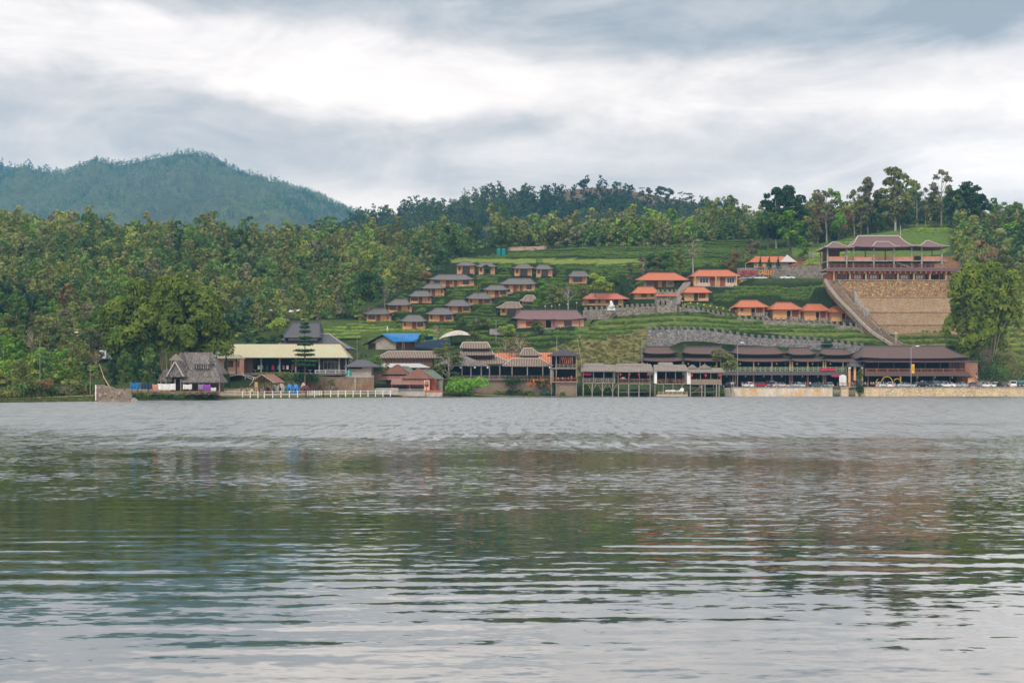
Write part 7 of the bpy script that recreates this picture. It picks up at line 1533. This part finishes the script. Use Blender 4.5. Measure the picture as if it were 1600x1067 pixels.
# ------------------------------------------------------------------ bamboo clumps
D = 303; g = random.Random(21); pl = []
for i in range(52):
    t = g.random(); px = 184 + 160 * (i * 7 % 52 + .5) / 52 + g.uniform(-4, 4); c = 1 - abs((px - 262) / 86) ** 2.2; top = 560 - (100 + 28 * g.random()) * (.55 + .45 * c) * (1 if i % 3 == 0 else g.uniform(.3, .95))
    s = 1 if px > 262 else -1; pl.append((X(px, D) - X(262, D), g.uniform(-6, 6) - (2 if i % 3 else 0), Z(top, D) - Z(585, D), s * g.uniform(.6, 2.4), g.uniform(1.5, 2.4)))
bamboo('bamboo_clump', X(262, D), D, Z(590, D), pl, 'huge dark bamboo clump with drooping plumes left of the cream roofed hall', 'bamboo_dark', 3, 900)
D = 371; pl = []; zb_ = ground(X(1538, 371), 371)
for i in range(60):
    h = i / 59; py = 414 + 140 * g.random() ** 1.3 if i > 14 else 410 + 22 * g.random(); hw = (58 if 425 < py < 480 else 40 if py <= 425 else 58 - (py - 480) * .28); px = 1533 + g.uniform(-1, 1) * hw * (.75 if i > 14 else .62)
    s = 1 if px > 1533 else -1; pl.append((X(px, D) - X(1538, D), g.uniform(-5, 4), Z(py, D) - zb_, s * g.uniform(.4, 1.8), g.uniform(1.3, 1.9)))
bamboo('bamboo_clump', X(1538, D), D, zb_, pl, 'tall bright topped bamboo clump right of the brown roofed restaurant', 'bamboo_light', 8, 640)

# ------------------------------------------------------------------ named trees
def T_(name, kind, px, D, top, tone, label, base=None, cat='tree', group=None, width=1.0, var=None):
    x = X(px, D); zb = ground(x, D) if base is None else Z(base, D); return tree(name, kind, x, D, max(2, Z(top, D) - zb), tone, label, cat, group, zb, var, width)
T_('airy_tree', 'airy', 701, 326, 534, 'olive', 'airy round tree with pale forked trunk between rust house and stacked roofs', 612, width=1.75)
T_('round_tree', 'round', 1126, 344, 543, 'olive', 'round green tree between the rightmost stilt hut and pavilions', 602, width=1.25)
T_('slender_conifer', 'conic', 353, 300, 546, 'dark', 'slender dark conifer right of the old thatched house', 612, width=.5); T_('slender_conifer', 'conic', 338, 300, 549, 'dark', 'slender dark conifer behind the old thatched house roof', 612, width=.5)
T_('green_tree', 'tall', 846, 425, 437, 'bright', 'bright green tree rising left of the yellowish trees by the red roofed bungalow', 488, width=1.3); T_('green_tree', 'round', 868, 424, 445, 'olive', 'bushy olive tree above the middle of the long pink house', 486, width=1.2)
T_('yellow_tree', 'round', 930, 432, 424, 'lime', 'yellow green tree right of the lone cottage on stilts', 462, width=1.2); T_('yellow_tree', 'round', 908, 428, 444, 'olive', 'low yellowish tree below the lone cottage on stilts', 474, width=1.3); T_('bare_tree', 'bare', 888, 418, 440, 'grey', 'nearly bare tree with pale stem above the long pink house', 487)
T_('bushy_tree', 'round', 960, 450, 430, 'green', 'bushy tree behind the low red roofed bungalow', 456, width=1.4); T_('dark_conifer', 'conic', 989, 452, 433, 'dark', 'dark conifer left of the large orange roofed bungalow', 458, width=.6); T_('dark_conifer', 'conic', 972, 452, 438, 'dark', 'smaller dark conifer behind the red roofed bungalow', 458, width=.6)
T_('leafy_tree', 'tall', 1063, 480, 385, 'olive', 'tall leafy tree with uneven crown behind the large orange roofed bungalow', 428, width=1.2); T_('leafy_tree', 'round', 1038, 478, 392, 'green', 'broad tree left of the tall leafy one behind the bungalow', 430, width=1.5); T_('leafy_tree', 'round', 1014, 478, 395, 'dark', 'dark tree at the right end of the upper tea rows', 428, width=1.3)
T_('bare_tree', 'bare', 1083, 476, 368, 'grey', 'tall bare pale branched tree left of the upper tea slope', 425, width=1.2); T_('shrub_tree', 'round', 1130, 476, 404, 'olive', 'low olive shrub behind the largest orange bungalow roof', 425, width=1.4)
T_('shrub_tree', 'round', 1175, 492, 372, 'grey', 'greyish brown tree above the hilltop orange roof', 405, width=1.3); T_('shrub_tree', 'round', 1150, 482, 390, 'rusty', 'brownish shrub left of the hilltop orange roof', 412, width=1.2)
for i, (p, w_) in enumerate(((1188, .8), (1202, .9), (1216, .8))): T_('layered_conifer', 'conic', p, 480.8, 398, 'dark', ['left one of three dark layered conifers in front of the hilltop house', 'middle one of three dark layered conifers in front of the hilltop house', 'right one of three dark layered conifers in front of the hilltop house'][i], 418, width=w_)
T_('bright_tree', 'tall', 1235, 505, 327, 'bright', 'vivid green tree left of the pale tanks', 402, width=1.6); T_('leafy_tree', 'tall', 1256, 500, 372, 'bright', 'smaller vivid green tree below the tall vivid one', 412, width=1.2)
T_('flat_tree', 'wide', 516, 310, 590, 'olive', 'low spreading flat topped tree against the brown bank wall', 612, width=1.0); T_('flat_tree', 'wide', 498, 306, 604, 'dark', 'small dark spreading shrub tree at the left end of the bank wall', 613)
for i, (p, q, d) in enumerate(((440, 590, 312), (460, 587, 314), (480, 588, 311), (420, 591, 315))): bush('hedge_bush', X(p, d), d, Z(602, d), 2.4, Z(582, d) - Z(602, d) + .4, ('olive', 'green', 'dark', 'olive')[i], ['olive spreading bush right above the gazebo roof', 'green spreading bush below the open hall middle', 'dark bush under the layered pine', 'olive bush above the gazebo ridge'][i], n=700, size=.33, seed=40 + i, wide=1.5)
T_('spreading_tree', 'wide', 385, 345, 518, 'dark', 'dark flat spreading tree just above the cream roof, left one', 548); T_('spreading_tree', 'wide', 432, 346, 520, 'dark', 'dark flat spreading tree just above the cream roof, beside dark house', 548); T_('spreading_tree', 'round', 408, 348, 524, 'dark', 'small dark round tree between the two flat trees above cream roof', 548, width=1.3)
T_('yellow_tree', 'round', 434, 362, 495, 'lime', 'bright yellow green tree left of the dark roofed house', 525, width=1.5)
T_('shrub_tree', 'round', 590, 321, 552, 'green', 'small green tree over the low brown hut roof', 590, width=1.1); T_('leafy_tree', 'airy', 566, 330, 548, 'green', 'thin leafy tree between hall and striped roof house', 588); T_('shrub_tree', 'round', 535, 333, 553, 'blossom', 'blossoming pale tree at the right end of the cream roof', 582, width=1.3)
T_('shrub_tree', 'round', 660, 372, 520, 'green', 'leafy tree in front of the blue netting shed', 548, width=1.3); T_('bare_tree', 'bare', 812, 345, 520, 'rusty', 'brown twiggy tree above the restaurant middle roof', 575, width=1.8); T_('bare_tree', 'bare', 790, 352, 528, 'rusty', 'second brown twiggy tree right of the stacked roofs', 572, width=1.6); T_('lime_tree', 'round', 795, 392, 505, 'lime', 'yellow green shrub tree in the lower tea rows', 530, width=1.8)
T_('shrub_tree', 'round', 975, 385, 498, 'lime', 'small yellow shrub on the grassy terrace', 512, width=1.5); T_('shrub_tree', 'round', 755, 400, 495, 'olive', 'olive shrub tree right of the white tarpaulin', 520, width=1.8); T_('shrub_tree', 'round', 720, 398, 495, 'green', 'green shrub tree above the white tarpaulin', 516, width=1.4)
T_('shrub_tree', 'round', 828, 410, 478, 'dark', 'dark tree covering the tan roofed cottage', 503, width=1.3); T_('shrub_tree', 'round', 760, 440, 412, 'dark', 'dark tree between the two top left cottages', 431, width=1.2); T_('young_tree', 'tall', 747, 428, 440, 'olive', 'young tree between the wide cottages of both rows', 462, width=.8)
T_('dark_tree', 'round', 576, 414, 420, 'dark', 'large dark rounded tree left of the lowest grey roofed cottages', 487, width=1.1); T_('bare_tree', 'bare', 601, 416, 440, 'grey', 'pale bare tree beside the large dark rounded tree', 485, width=.8); T_('orange_bush', 'round', 663, 432, 422, 'rusty', 'rusty orange shrub above the cottage row at the forest edge', 440, width=1.6)
T_('papaya_tree', 'tall', 183, 288, 505, 'bright', 'bright green banana like tree left of the bamboo clump', 545, width=.8)
for i, (p, top, tone, w_) in enumerate(((195, 545, 'green', 1.1), (215, 538, 'dark', 1.0), (232, 540, 'green', 1.2), (245, 552, 'dark', 1.0), (178, 556, 'dark', 1.1), (165, 572, 'olive', 1.0))):
    T_('leafy_tree', 'tall', p, 262 + i % 3 * 6, top, tone, ['leafy green tree behind the left blue tarpaulin', 'dark leafy tree just left of the old thatched house', 'tall leafy tree touching the old thatched roof', 'dark small tree under the thatched gable', 'dark leafy tree right of the ruined wall top', 'olive tree above the ruined wall'][i], 612, width=w_)

for i, (p, D_, base, top, tone, k, w_) in enumerate([(948, 440, 462, 438, 'lime', 'round', 1.5), (1000, 446, 462, 436, 'green', 'round', 1.3), (985, 462, 444, 408, 'olive', 'tall', 1.2), (1005, 470, 436, 402, 'rusty', 'airy', 1.2), (1026, 474, 430, 396, 'olive', 'tall', 1.2), (1050, 470, 432, 400, 'green', 'tall', 1.1), (1145, 468, 432, 400, 'rusty', 'round', 1.1), (1165, 470, 420, 386, 'olive', 'airy', 1.2), (576, 326, 592, 560, 'green', 'round', 1.2), (600, 328, 588, 562, 'olive', 'airy', 1.2), (548, 336, 578, 545, 'grey', 'airy', 1.1), (690, 345, 575, 545, 'green', 'round', 1.3), (740, 376, 545, 515, 'olive', 'round', 1.2), (680, 382, 535, 506, 'rusty', 'bare', 1.3), (705, 384, 532, 512, 'lime', 'round', 1.4), (840, 395, 520, 500, 'green', 'round', 1.6), (1290, 470, 452, 440, 'dark', 'round', 1.2), (1480, 395, 522, 500, 'green', 'round', 1.2), (870, 440, 462, 440, 'green', 'round', 1.2), (890, 436, 466, 446, 'olive', 'round', 1.3)]):
    T_('shrub_tree', k, p, D_, top, tone, ['yellow green bush right of the small yellowish trees', 'green bush just left of the small bungalow by the tower', 'olive tree behind the two dark conifers', 'airy brown tree above the large orange bungalow, left', 'olive tree directly above the large orange bungalow', 'green tree directly above the large orange bungalow, right', 'brown bush just right of the largest orange roof', 'airy olive tree left of the hilltop house', 'green bush behind the left rust red house', 'airy olive tree behind the left rust red house', 'greyish airy tree right of the long cream roof', 'green tree between striped roof house and stacked roofs', 'olive bush below the pale tarpaulin mound', 'bare brown tree left of the pale tarpaulin mound', 'yellow green bush in front of the pale tarpaulin', 'green bush below the long pink house', 'dark bush at the top of the long stair', 'green bush at the right foot of the tiered wall', 'green bush at the foot of the bright green tree', 'olive bush left of the low red roofed bungalow'][i], base, width=w_)
# hilltop trees against the sky: px, D, top, kind, tone, width, label
SKY = [
 (1213, 560, 290, 'big', 'dark', .95, 'dark feathery tree at the left end of the hilltop skyline'), (1232, 566, 287, 'big', 'dark', .9, 'dark feathery tree with high twig left on the skyline'), (1250, 570, 302, 'tall', 'dark', 1.1, 'dark tree right of the feathery pair on the skyline'), (1200, 560, 322, 'round', 'green', 1.1, 'round green tree at the far left of the hilltop'),
 (1292, 560, 296, 'airy', 'grey', 1.25, 'see through grey tree with bare limbs on the skyline'), (1278, 556, 318, 'tall', 'rusty', 1.1, 'brownish tree left of the see through grey one'), (1310, 560, 330, 'round', 'bright', .9, 'small bright green tree under the skyline gap'), (1270, 540, 330, 'tall', 'olive', 1.1, 'olive tree above the pale tanks'), (1257, 545, 345, 'tall', 'dark', 1.3, 'dark tree behind the vivid green one'),
 (1335, 572, 295, 'airy', 'olive', 1.0, 'thin olive tree left of the tall pointed one'), (1356, 570, 274, 'big', 'grey', .75, 'tall greyish pointed tree on the skyline'), (1345, 560, 310, 'tall', 'olive', 1.2, 'olive tree below the tall greyish one'), (1372, 565, 312, 'tall', 'dark', 1.2, 'dark tree filling between the two tallest trees'), (1325, 550, 325, 'tall', 'rusty', 1.2, 'brown green tree left of centre on the hilltop'),
 (1399, 556, 258, 'big', 'olive', 1.0, 'tallest hilltop tree with sunlit yellow green crown'), (1385, 575, 318, 'round', 'dark', 1.3, 'low dark tree at the foot of the tallest tree'), (1418, 575, 332, 'round', 'dark', 1.2, 'low dark tree behind the small red roof'), (1433, 575, 297, 'airy', 'green', 1.1, 'light green airy tree right of the tallest one'), (1446, 578, 292, 'airy', 'grey', .8, 'slim grey airy tree on the skyline'), (1428, 570, 335, 'round', 'green', .9, 'small tree right of the little red roof'),
 (1471, 575, 263, 'airy', 'grey', .95, 'high sparse grey crown on long pale trunk'), (1458, 570, 300, 'tall', 'olive', 1.1, 'olive tree left of the sparse grey crown'), (1486, 568, 296, 'tall', 'dark', 1.2, 'dark tree beneath the sparse grey crown'), (1512, 565, 281, 'big', 'dark', 1.15, 'broad dark green tree at the right of the skyline group'), (1530, 570, 300, 'round', 'dark', 1.1, 'rounded dark end of the skyline group'),
 (1500, 560, 330, 'tall', 'olive', 1.3, 'olive tree under the broad dark green one'), (1525, 555, 336, 'tall', 'rusty', 1.3, 'reddish tree below the right skyline group'), (1566, 560, 315, 'airy', 'green', 1.3, 'airy green tree near the right edge of the skyline'), (1590, 555, 318, 'airy', 'green', 1.3, 'airy green tree at the right edge of the picture'), (1550, 556, 334, 'tall', 'olive', 1.2, 'olive tree between skyline group and right edge'), (1612, 555, 310, 'tall', 'green', 1.3, 'green tree cut by the right edge'), (1578, 545, 345, 'round', 'bright', 1.4, 'lighter green tree low at the right edge')]
for p, D, top, k, tone, w_, lab in SKY: T_('hilltop_tree', k, p, D, top, tone, lab, width=w_)
D = 585; sx, sz = P_(D); simple_house('small red roof peeping between the hilltop tree trunks', D, 4, (1394, 1414, 356, 352), (1392, 1416, 348.5, 1395, 1413), 'brown_wood', 'purple_tile', name='hut', cat='hut')
# ridge of the far dark hill: umbrella crowns and single trees
for i, (p, top, k, tone, w_) in enumerate([(912, 279, 'round', 'dark', 1.4), (942, 286, 'flat', 'grey', 1.1), (963, 283, 'round', 'dark', 1.0), (983, 290, 'flat', 'dark', 1.0), (1014, 292, 'round', 'dark', 1.1), (1003, 293, 'flat', 'grey', .8), (1032, 290, 'round', 'dark', 1.4), (1046, 293, 'round', 'dark', 1.0), (1066, 300, 'flat', 'grey', .9), (1079, 301, 'flat', 'grey', .9), (727, 292, 'bare', 'grey', .8), (770, 289, 'tall', 'dark', 1.3), (785, 291, 'tall', 'green', 1.2), (797, 296, 'tall', 'dark', 1.1), (740, 300, 'tall', 'dark', 1.1), (849, 300, 'tall', 'dark', 1.0), (868, 295, 'tall', 'dark', 1.0), (824, 303, 'tall', 'rusty', .9), (1138, 309, 'round', 'dark', 1.5), (1123, 312, 'round', 'dark', 1.3)]):
    t = 1.0; x, y, z = s2(p, t); h = max(8, Z(top, y) - z)
    tree('ridge_tree', k, x, y, h, tone, ['dense dark tree crowning the highest point of the far hill', 'umbrella shaped tree just right of the far hill top', 'dark tree between umbrella trees on the far ridge', 'wide dark umbrella tree on the far ridge', 'small dark tree left of the twin crowns on the far ridge', 'thin umbrella tree in the middle of the far ridge', 'broad dark crown on the right part of the far ridge', 'dark crown touching the broad one on the far ridge', 'leftmost of two thin flat trees at the ridge end', 'rightmost of two thin flat trees at the ridge end', 'bare tree standing alone on the left of the far ridge', 'tallest crown of the left rise on the far ridge', 'green crown beside the tallest of the left rise', 'dark crown right of the green one on the left rise', 'dark crown left of the tallest one on the left rise', 'small dark crown in the saddle of the far ridge', 'dark crown just left of the far hill top', 'reddish crown in the dip of the far ridge', 'round dark crown at the right end of the far ridge', 'low dark crown at the right end of the far ridge'][i], 'tree', None, z, width=w_)

# ------------------------------------------------------------------ the woods: nearest trees one by one, the rest as masses
TONES = {'dark': (.078,.132,.051), 'green': (.145,.229,.062), 'olive': (.233,.248,.082), 'lime': (.29,.33,.08), 'blue': (.093,.171,.082), 'rusty': (.292,.194,.098), 'grey': (.253,.243,.137), 'bright': (.214,.350,.059)}
def tone_at(x, y, g):
    k = mnoise.noise(Vector((x * .022, y * .022, 4))) + g.uniform(-.45, .45) + (.22 if y < 330 and PX(x, y) < 190 else 0)
    return 'dark' if k < -.46 else 'blue' if k < -.40 else 'green' if k < -.06 else 'olive' if k < .30 else 'grey' if k < .38 else 'lime' if k < .54 else 'rusty' if k < .57 else 'bright'
FOR = [('left', [(-80,612),(-80,325),(620,325),(760,365),(745,390),(708,404),(660,440),(612,466),(566,482),(560,498),(500,500),(495,505),(440,500),(438,520),(330,535),(180,560),(150,598),(60,606)], 4.7),
       ('ridge', [(620,368),(1060,365),(1060,384),(1000,384),(850,384),(770,388),(760,380),(700,386),(620,380)], 4.2),
       ('rright', [(1060,375),(1180,355),(1240,350),(1240,372),(1180,375),(1060,382)], 4.6),
       ('hright', [(1495,345),(1680,340),(1680,450),(1600,446),(1560,425),(1500,440)], 5.0), ('hback', [(1240,350),(1500,338),(1500,352),(1420,352),(1330,368),(1240,392)], 5.0)]
AVOID = [(X(px, D), D, r) for px, D, r in [(262, 303, 11), (415, 420, 9), (459, 432, 6), (540, 432, 6), (576, 414, 4), (345, 330, 12), (153, 300, 3), (125, 312, 3)]]
fg = random.Random(77); cand = []
for nm, poly, step in FOR:
    d = 246
    while d < 640:
        xa, xb = X(min(p[0] for p in poly), d), X(max(p[0] for p in poly), d); x = xa + fg.random() * step
        while x < xb:
            xx, yy = x + fg.uniform(-.4, .4) * step, d + fg.uniform(-.4, .4) * step; z = zbase(xx, yy)
            if z > 1.2 and inpoly(PX(xx, yy), PY(z, yy), poly) and not any((xx-a)**2 + (yy-b)**2 < r*r for a, b, r in AVOID) and not (PX(xx, yy) < 160 and z < 2.2):
                cand.append((nm, xx, yy, ground(xx, yy)))
            x += step
        d += step * .9
cand.sort(key=lambda c: c[2]); items = {}; near = 0; WORDS = {'dark': 'dark green', 'green': 'mid green', 'olive': 'olive green', 'lime': 'yellow green', 'blue': 'bluish green', 'rusty': 'rusty brown', 'grey': 'greyish sparse', 'bright': 'bright green'}
WHERE = [(-999, 60, 'at the far left edge'), (60, 150, 'above the narrow lake path'), (150, 200, 'left of the bamboo clump'), (200, 340, 'behind the bamboo clump'), (340, 450, 'above the cream roofed hall'), (450, 570, 'above the dark roofed house'), (570, 760, 'above the grey roofed cottages'), (760, 1060, 'on the ridge over the tea rows'), (1060, 1250, 'behind the upper tea slope'), (1250, 1500, 'behind the pavilion'), (1500, 9999, 'on the slope right of the pavilion')]
for nm, x, y, z in cand:
    tone = tone_at(x, y, fg); px = PX(x, y); far = y > 470
    hgt = fg.choice([fg.uniform(3, 6), fg.uniform(5, 8.5), fg.uniform(6, 10), fg.uniform(9, 13.5) if fg.random() < .5 else 7]) * (1.1 if far else 1.0) * (1.12 if nm in ('ridge', 'rright') else 1); kind = fg.choice(['round', 'round', 'tall', 'tall', 'airy', 'round', 'bare' if tone in ('grey', 'rusty') else 'tall'])
    if nm == 'left' and mnoise.noise(Vector((x * .03, y * .03, 11))) > .16: hgt *= .55
    if nm == 'hback' : hgt *= 1.2
    if nm == 'left': hgt *= .86
    if nm == 'left' and y < 300: hgt *= .8
    if y < 252: hgt *= .6
    if near < 285 and nm in ('left', 'hright') and fg.random() < .93:
        pl_ = next(w for a, b, w in WHERE if a <= px < b); size = 'small' if hgt < 7 else 'tall' if hgt > 9 else 'medium'; shape = {'round': 'bushy', 'tall': 'upright', 'airy': 'airy', 'bare': 'nearly bare'}[kind]
        up = 'low' if y < 300 else 'halfway' if y < 380 else 'high'
        tree('forest_tree', kind, x, y, hgt, tone, f'{size} {WORDS[tone]} {shape} tree {up} on the slope {pl_}', 'tree', f'forest trees {pl_}', z, width=1.12); near += 1
    else:
        c = np.array(TONES[tone]) * fg.uniform(.75, 1.3); items.setdefault('wood_right' if px > 1040 else 'wood_left', []).append((x, y, z - .4, hgt / 9.8, tuple(c), fg.randrange(8)))
print('forest', near, {k: len(v) for k, v in items.items()})
wood('forest_left', items['wood_left'], 'mixed forest covering the upper left hillside and ridge', 'wood'); wood('forest_right', items['wood_right'], 'mixed forest behind the hilltop and on the right slope', 'wood')
# undergrowth between trunks, scrub on the open slopes, bank herbs
pts = []
for nm, x, y, z in cand:
    for k in range(2): pts.append((x + fg.uniform(-3, 3), y + fg.uniform(-3, 3), z - .35, fg.uniform(.9, 2.0)))
pts = [(x, y, ground(x, y) - .3, r) for x, y, z, r in pts if zbase(x, y) > .6 and not (PX(x, y) < 160 and zbase(x, y) < 2.3)]
scatter_low('undergrowth', pts, 'undergrowth of bushes between the forest trees', .55, 26, lambda i, x, y: np.array(TONES[tone_at(x, y, fg)]) * fg.uniform(.7, 1.2))
pts = []
def sow(poly, n, r0, r1, dmin=335, off=-.25):
    xs_ = [p[0] for p in poly]; ys_ = [p[1] for p in poly]; k = 0
    while k < n:
        u, v = fg.uniform(min(xs_), max(xs_)), fg.uniform(min(ys_), max(ys_)); k += 1
        if inpoly(u, v, poly) and not any(a < u < b and c < v < d_ for a, b, c, d_ in BLD):
            D = hitD(u, v, dmin)
            if D: x = X(u, D); pts.append((x, D, ground(x, D) + off, fg.uniform(r0, r1)))
sow([(830,590),(860,545),(930,522),(1012,512),(1012,570),(1003,590)], 1500, .35, .9); sow([(1500,445),(1660,430),(1660,600),(1560,600)], 900, .5, 1.4); sow([(1404,520),(1500,508),(1500,545),(1404,541)], 300, .3, .7); sow([(1240,392),(1290,360),(1300,415),(1250,420)], 300, .3, .6)
sow([(740,400),(860,384),(1010,384),(1010,390),(860,392),(790,398)], 260, .4, .9)
for d_, py in ((404.6, 465), (403.2, 489), (402, 509), (400.8, 527)):            # weeds on the ledges of the tall wall
    for i in range(26):
        if fg.random() < .5: u = fg.uniform(1345, 1475); pts.append((X(u, d_ - .5), d_ - .35, Z(py, d_) - .15, fg.uniform(.15, .45)))
sow([(1395,366),(1430,353),(1490,350),(1490,380),(1440,385)], 420, .3, .8); sow([(556,505),(612,468),(712,405),(770,398),(1010,386),(1100,382),(1100,425),(1010,425),(925,468),(850,475),(800,520),(740,530),(600,510)], 900, .3, .7); sow([(735,532),(800,519),(1030,488),(1110,492),(1340,514),(1396,541),(1290,531),(1100,513),(985,522),(900,540)], 500, .25, .6); sow([(1112,462),(1158,446),(1296,446),(1345,497),(1200,468)], 260, .3, .7)
scatter_low('slope_herbs', pts, 'dry grass and herbs on the open slopes', .3, 26, lambda i, x, y: np.array([(.18,.16,.06), (.12,.14,.045), (.08,.11,.03), (.22,.19,.07)][fg.randrange(4)]) * fg.uniform(.8, 1.2), h=.6)
pts = []
for i in range(1500):                                     # bank herbs along the water on the left
    u = fg.uniform(-60, 152) if i < 900 else fg.uniform(205, 345); s = float(np.interp(u, UG, SHORE)); D = s + fg.uniform(-.3, 3.2); x = X(u, D); pts.append((x, D, max(ground(x, D) - .1, -.05), fg.uniform(.16, .4)))
for i in range(500):
    u = fg.uniform(345, 700); s = float(np.interp(u, UG, SHORE)); D = s + fg.uniform(.1, 1.8); x = X(u, D); pts.append((x, D, max(ground(x, D) - .15, -.05), fg.uniform(.12, .28)))
scatter_low('bank_herbs', pts, 'green herbs and grass along the water edge', .2, 40, lambda i, x, y: np.array([(.09,.16,.03), (.06,.12,.03), (.14,.17,.05), (.16,.12,.05)][fg.randrange(4)]) * fg.uniform(.8, 1.2), h=.8)
for i, (p, r, h, tone) in enumerate([(8, 2.6, 2.4, 'olive'), (24, 2.4, 3.0, 'green'), (38, 2.2, 4.4, 'olive'), (52, 2.3, 3.2, 'green'), (68, 2.1, 3.8, 'rusty'), (82, 2.0, 2.4, 'green'), (96, 1.8, 2.0, 'grey'), (128, 1.8, 2.6, 'olive'), (142, 1.7, 2.8, 'green')]):
    D = float(np.interp(p, UG, SHORE)) + 11; bush('shore_bush', X(p, D), D, ground(X(p, D), D) - .2, r, h, tone, ['olive bush at the left edge above the lake path', 'green bush second along the lake path', 'tall olive bush third along the lake path', 'green bush fourth along the lake path', 'reddish bush above the lake path near the white post', 'low green bush right of the reddish one by the path', 'small grey green bush by the pale tree trunks', 'olive bush left of the ruined wall', 'green bush touching the ruined wall'][i], group='bushes along the lake path', n=620, size=.3, seed=60 + i, wide=1.3)
for i, p in enumerate((210, 224, 240, 256, 270, 284, 300, 316, 332)):
    D = float(np.interp(p, UG, SHORE)) + 1.2; bush('bank_shrub', X(p, D), D, 0, 1.2, 1.7, ('blue', 'green')[i % 2], ['first dark green shrub at the water right of the ruined wall', 'second shrub at the water below the dark blue tarpaulin', 'shrub at the water below the pink sheet', 'shrub at the water below the long white sheet', 'shrub at the water left of the thatched porch', 'shrub at the water under the thatched porch', 'shrub at the water under the lilac sheet left', 'shrub at the water under the purple sheet', 'last shrub at the water before the white fence'][i], group='shrubs on the bank below the sheets', n=340, size=.22, seed=90 + i, wide=1.3)
for i, (p, D, q, r, h, tone, lab) in enumerate([(1524, 368, 590, 4.5, 7, 'green', 'green bush at the left foot of the tall bright topped bamboo'), (1546, 367, 592, 5, 8, 'dark', 'dark bush hiding the culms of the tall bright topped bamboo'), (1572, 368, 590, 5, 8, 'olive', 'olive bush at the right foot of the tall bright topped bamboo'), (1346, 339.4, 603, 1.1, 5.2, 'green', 'ivy covered post beside the stone gateway'), (1343, 336, 616, 1.2, 2.6, 'dark', 'dark creeper hanging down the quay wall by the slip'), (1290, 369.2, 545, 2.2, 2.6, 'dark', 'dark ivy hanging from the battlemented grey wall'), (960, 334, 618, 3.0, 2.6, 'green', 'green bush under the first stilt huts'), (925, 334, 618, 3.0, 2.8, 'bright', 'bright bush under the leftmost stilt hut'), (1000, 335, 618, 3.2, 1.8, 'dark', 'dark low bush under the second stilt hut'), (1115, 335, 618, 3.0, 2.4, 'green', 'green bush under the rightmost stilt hut'), (1560, 350, 603, 5, 6.5, 'green', 'broad green bush beyond the last cars'), (1590, 352, 603, 5, 8.5, 'olive', 'tall olive bush behind the green awning'), (1538, 350, 603, 4, 5.5, 'dark', 'dark bush between pink end wall and cars')]):
    bush('bush', X(p, D), D, max(Z(q, D), 0) - .1, r, h, tone, lab, n=700 if r > 2 else 400, size=.3, seed=120 + i)
# ------------------------------------------------------------------ air
hz = MB().box(-2100, 2100, -40, 3750, -3, 640); m = bpy.data.materials.new('haze'); m.use_nodes = True; m.node_tree.nodes.clear(); v = m.node_tree.nodes.new('ShaderNodeVolumePrincipled'); v.inputs['Color'].default_value = (.24, .60, 1.0, 1); v.inputs['Density'].default_value = 1.15e-4; v.inputs['Anisotropy'].default_value = 0.0
o_ = m.node_tree.nodes.new('ShaderNodeOutputMaterial'); m.node_tree.links.new(v.outputs[0], o_.inputs['Volume']); hz_ = meshobj('haze', hz, m); hz_['kind'] = 'stuff'
